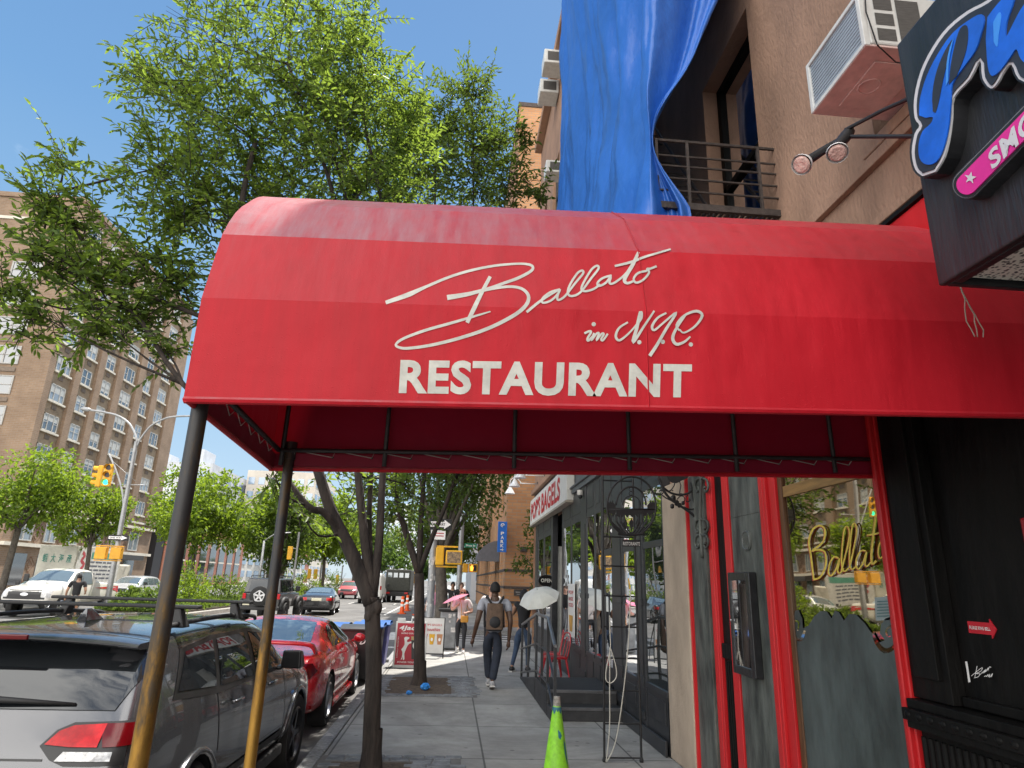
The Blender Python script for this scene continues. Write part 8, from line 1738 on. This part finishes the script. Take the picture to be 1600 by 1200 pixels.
# distant signals along the avenue
for i, (px, py, Y, lab) in enumerate(((453, 864, 60, 'yellow traffic signal seen beside the upper part of the second brass post'), (493, 897, 80, 'pair of far yellow signals on a grey pole left of the forked trunk'), (527, 905, 95, 'far yellow signal just left of the forked trunk'), (645, 903, 70, 'small far signal to the right of the forked trunk by the second tree'))):
    c = at(px, py, y=Y); t = T('far_traffic_signal', lab, 'traffic signal', (c.x, Y, ROAD), 0, 'distant traffic signals'); mb = MB(); mb.tube([(c.x + .5, Y + .3, ROAD), (c.x + .5, Y + .3, c.z + 1.8)], .09, 8); mb.tube([(c.x + .5, Y + .3, c.z + .4), (c.x, Y + .2, c.z + .4)], .04, 6); mb.build('pole', M_galv, t, world=True)
    for k in ((0, 1) if i == 1 else (0,)): mb = MB(); mb.box(c.x - .2 - k * .7, c.x + .2 - k * .7, Y - .15, Y + .15, c.z - .55, c.z + .55); mb.build('signal_head', M_yel, t, world=True, bevel=.04)
for i, (px, py, Y, lab) in enumerate(((400, 880, 55, 'plain grey lamp post behind the first brass post near the arched hall'), (418, 905, 62, 'plain grey lamp post between the posts, left of the ivy clad tree'))):
    b = at(px, 940, y=Y); t_ = at(px + 14, 845, y=Y); mb = MB(); mb.tube([Vector((b.x, Y, ROAD)), Vector((b.x, Y, t_.z))], [.12, .08], 10); mb.tube([Vector((b.x, Y, t_.z)), Vector((b.x + .8, Y, t_.z + .6)), Vector((b.x + 2.0, Y, t_.z + .7))], .05, 8); tag(mb.build('lamp_post', M_galv, smooth=True), lab, 'lamp post')
# orange cones far ahead
c0 = T('delineator_cone', 'left of the far orange road cones behind the bins', 'traffic cone', at(628, 955, y=42.0), 0, 'orange road cones'); c0.location.z = ROAD
mb = MB(); mb.lathe([(.26, 0), (.26, .05), (.13, .07), (.09, .95), (.06, 1.0)], (0, 0, 0), 16); mb.build('cone_body', mat('cone_orange', (.75, .10, .012), .5, var=.1), c0, smooth=True, ang=40)
mb = MB(); mb.lathe([(.118, .42), (.111, .56)], (0, 0, 0), 16, cap=False); mb.lathe([(.103, .70), (.097, .82)], (0, 0, 0), 16, cap=False); mb.build('white_band', M_swh, c0)
for px, Y, l in ((635.5, 46, 'second far orange road cone, just right of the first'), (651, 41, 'far orange road cone right of the second street tree trunk base')):
    c = copy_tree(c0); p = at(px, 955, y=Y); c.location = (p.x, Y, ROAD); c['label'] = l
# wheeled bins
M_bin = mat('bin_black', (.02, .02, .021), .45, var=.3, scale=4); M_binb = mat('bin_blue_lid', (.02, .10, .34), .45, var=.2)
def bin_(lab, x, y, lidm, bodym, rz=0):
    t = T('wheeled_bin', lab, 'bin', (x, y, ROAD), rz, 'wheeled bins at the kerb'); mb = MB(); mb.add([(-.24, -.28, .1), (.24, -.28, .1), (.24, .28, .1), (-.24, .28, .1), (-.29, -.34, 1.0), (.29, -.34, 1.0), (.29, .36, 1.0), (-.29, .36, 1.0)], [(3, 2, 1, 0), (0, 1, 5, 4), (1, 2, 6, 5), (2, 3, 7, 6), (3, 0, 4, 7), (4, 5, 6, 7)]); mb.box(-.31, .31, -.36, .38, .95, 1.0); mb.build('bin_body', bodym, t, bevel=.025)
    mb = MB(); mb.grid(lambda u, v: Vector((-.32 + .64 * u, -.40 + .80 * v, 1.01 + .07 * math.sin(math.pi * v) ** .5)), 4, 8); mb.box(-.32, .32, -.40, .40, .99, 1.015); mb.tube([(-.26, .42, .98), (.26, .42, .98)], .016, 8); mb.build('bin_lid', lidm, t, smooth=True, ang=30)
    for s in (-1, 1): mb = MB(); mb.lathe([(.02, -.03), (.12, -.03), (.12, .03), (.02, .03)], (s * .27, .28, .12), 16, 'x'); mb.build('wheel', M_tyre, t)
    return t
b1 = at(566, 1060, z=ROAD)
bn = bin_('black wheeled bin with a white scrawl on its front, nearest the red car', -1.78, 14.2, M_bin, M_bin)
mb = MB(); mb.ribbon(lambda x, y: Vector((x, -.347 + (1 - y) * .055, y)), [(.06, .80), (.10, .88), (.15, .86), (.12, .80), (.08, .74), (.16, .76), (.2, .84), (.22, .74)], .018); mb.build('scrawl', M_swh, bn)
bin_('blue lidded black bin in the middle of the row at the kerb', -1.66, 15.0, M_binb, M_bin); bin_('blue bin at the far end of the row by the red folding sign', -1.60, 15.75, M_binb, mat('bin_violet', (.10, .10, .30), .5, var=.3)); bin_('second black bin, on the road side of the row', -2.35, 14.7, M_binb, M_bin)
# folding signs
fs_ = T('folding_sign', 'red folding pavement sign advertising nitro cold brew with a dark glass', 'sign', (-.9, 15.1, 0))
fx0, fx1, fy = -1.10, -.50, 15.1
F = lambda u, v: Vector((fx0 + (fx1 - fx0) * u, fy + .16 * v, .06 + .82 * v)); Fo = lambda d: (lambda u, v: F(u, v) + Vector((0, -d, 0)))
M_fw = mat('sign_plastic_white', (.7, .7, .68), .4, var=.1)
mb = MB(); mb.prism([F(-.06, -.07), F(1.06, -.07), F(1.06, 1.04), F(-.06, 1.04)], (0, 0, 0), (0, .03, 0)); mb.prism([(x, 2 * (fy + .19) - y, z) for x, y, z in [F(-.06, -.07), F(1.06, -.07), F(1.06, 1.04), F(-.06, 1.04)]], (0, 0, 0), (0, .03, 0))
for u in (.0, .5): mb.box(fx0 + u * .6 - .01, fx0 + u * .6 + .16, fy + .165, fy + .20, .90, .98) if u == 0 else mb.tube([F(.5, 1.02), F(.5, 1.14), F(.78, 1.14), F(.78, 1.02)], .022, 8)
fr_ = mb.build('sign_frame', M_fw, fs_, world=True, bevel=.008)
mb = MB(); mb.quad(*[Fo(.005)(u, v) for u, v in ((0, 0), (1, 0), (1, 1), (0, 1))]); pn = mb.build('red_panel', mat('panel_red', (.46, .02, .04), .5, var=.12), fs_, world=True)
mb = MB(); Z = Fo(.010); put_text(mb, '4Jacks', lambda u, v: Z(.07 + .88 * u, .80 + .14 * v), bold=.03, shear=.2); put_text(mb, 'NITRO COLD BREW', lambda u, v: Z(.16 + .74 * u, .735 + .035 * v), bold=.02); put_text(mb, 'POWER YOUR LIFE', lambda u, v: Z(.10 + .8 * u, .045 + .04 * v), bold=.02); put_text(mb, 'LOCALLY ROASTED', lambda u, v: Z(.085 - .04 * v, .17 + .5 * u), bold=.01)
mb.poly2(Z, smooth2([(.20, .13), (.24, .17), (.25, .30), (.20, .36), (.24, .40), (.30, .48), (.29, .58), (.27, .64), (.33, .67), (.45, .655), (.44, .62), (.38, .59), (.40, .54), (.52, .56), (.56, .53), (.46, .50), (.40, .44), (.36, .36), (.32, .26), (.34, .14), (.29, .12), (.27, .2), (.25, .13)], 2)); mb.build('sign_lettering', M_swh, pn)
Zp = Fo(.012); mb = MB(); mb.poly2(Zp, [(.58, .14), (.92, .14), (.97, .60), (.53, .60)]); gl = mb.build('glass_picture', mat('stout_dark', (.025, .02, .02), .4), pn); mb = MB(); mb.poly2(Fo(.014), [(.53, .59), (.97, .59), (.98, .68), (.52, .68)]); mb.build('foam_picture', mat('foam', (.50, .36, .16), .6), gl); mb = MB(); Zq = Fo(.015); mb.disc2(lambda x, y: Zq(x, .47 + (y - .47) * .73), .75, .47, .16, 20); mb.build('round_badge', M_swh, gl)
f2 = T('folding_sign', 'white folding pavement sign for smoothies with three coloured cups', 'sign', (-.35, 17, 0)); gx0, gx1, gy = -.66, -.10, 17.0
F = lambda u, v: Vector((gx0 + (gx1 - gx0) * u, gy + .14 * v, .10 + .80 * v)); Fo = lambda d: (lambda u, v: F(u, v) + Vector((0, -d, 0)))
mb = MB(); mb.prism([F(0, 0), F(1, 0), F(1, 1), F(0, 1)], (0, 0, 0), (0, .02, 0)); mb.build('sign_panel', mat('smoothie_panel', (.66, .64, .62), .5, var=.08), f2, world=True)
mb = MB(); mb.tube([F(0, -.12), F(0, 1.01), F(1, 1.01), F(1, -.12)], .014, 6); mb.tube([F(0, 0), F(1, 0)], .014, 6); mb.tube([F(1, 1.0), (gx1, gy + .5, .02)], .012, 6); mb.tube([F(0, 1.0), (gx0, gy + .5, .02)], .012, 6); mb.build('sign_frame', M_sbk, f2, world=True)
Z = Fo(.006); mb = MB(); put_text(mb, "POP'S BAGELS", lambda u, v: Z(.12 + .76 * u, .78 + .06 * v)); put_text(mb, 'Smoothies', lambda u, v: Z(.14 + .68 * u, .63 + .10 * v), bold=.01, shear=.25); mb.build('sign_lettering', MATS['sign_letter_red'], f2, world=True)
for k, (u0, cm_) in enumerate(((.05, (.45, .06, .14)), (.37, (.70, .38, .02)), (.70, (.48, .22, .10)))):
    mb = MB(); mb.poly2(Z, [(u0 + .03, .26), (u0 + .18, .26), (u0 + .24, .55), (u0 - .02, .55)]); cp = mb.build('cup_picture', mat('cup_colour_%d' % k, cm_, .5, var=.15), f2, world=True); Zb = Fo(.008); mb = MB(); mb.disc2(lambda x, y: Zb(x, y), u0 + .11, .40, .05, 12); mb.build('cup_badge', M_swh, cp)
# grey litter bin / cabinet
gc = T('grey_litter_bin', 'square grey metal litter bin with stickers by the corner post', 'bin', (.02, 19.3, 0)); mb = MB(); a = .05; mb.box(-.24, .20, 19.1, 19.6, .03, .98); mb.build('bin_body', mat('bin_steel', (.26, .27, .28), .5, metal=.4, var=.3, scale=5), gc, world=True, bevel=.03); mb = MB(); mb.box(-.30, .24, 19.05, 19.66, .98, 1.06); mb.build('bin_top', M_sbk, gc, world=True, bevel=.03)
mb = MB()
for (x, z, w_, h_) in ((-.02, .82, .08, .1), (.1, .86, .06, .06), (.06, .45, .16, .12), (.0, .70, .05, .05)): mb.box(x, x + w_, 19.094, 19.098, z, z + h_)
mb.build('sticker', mat('sticker_white', (.6, .58, .56)), gc, world=True)
# litter: blue bag and scrap
for (px, py, s_, l) in ((664, 1079, .075, 'crumpled bright blue plastic bag at the foot of the second tree'), (639, 1086, .045, 'small flat blue scrap on the stones left of the blue bag')):
    p = at(px, py, z=0); mb = MB(); rr = random.Random(int(px)); vs = []
    mb.ell((p.x, p.y, s_ * .75), (s_, s_, s_ * .75), 14, 9); mb.v = [tuple(Vector(v) + Vector((rr.uniform(-1, 1), rr.uniform(-1, 1), rr.uniform(-.5, .8))) * s_ * .22) for v in mb.v]
    tag(mb.build('litter', mat('bag_blue', (.04, .28, .75), .4, var=.3, scale=30)), l, 'litter', None)
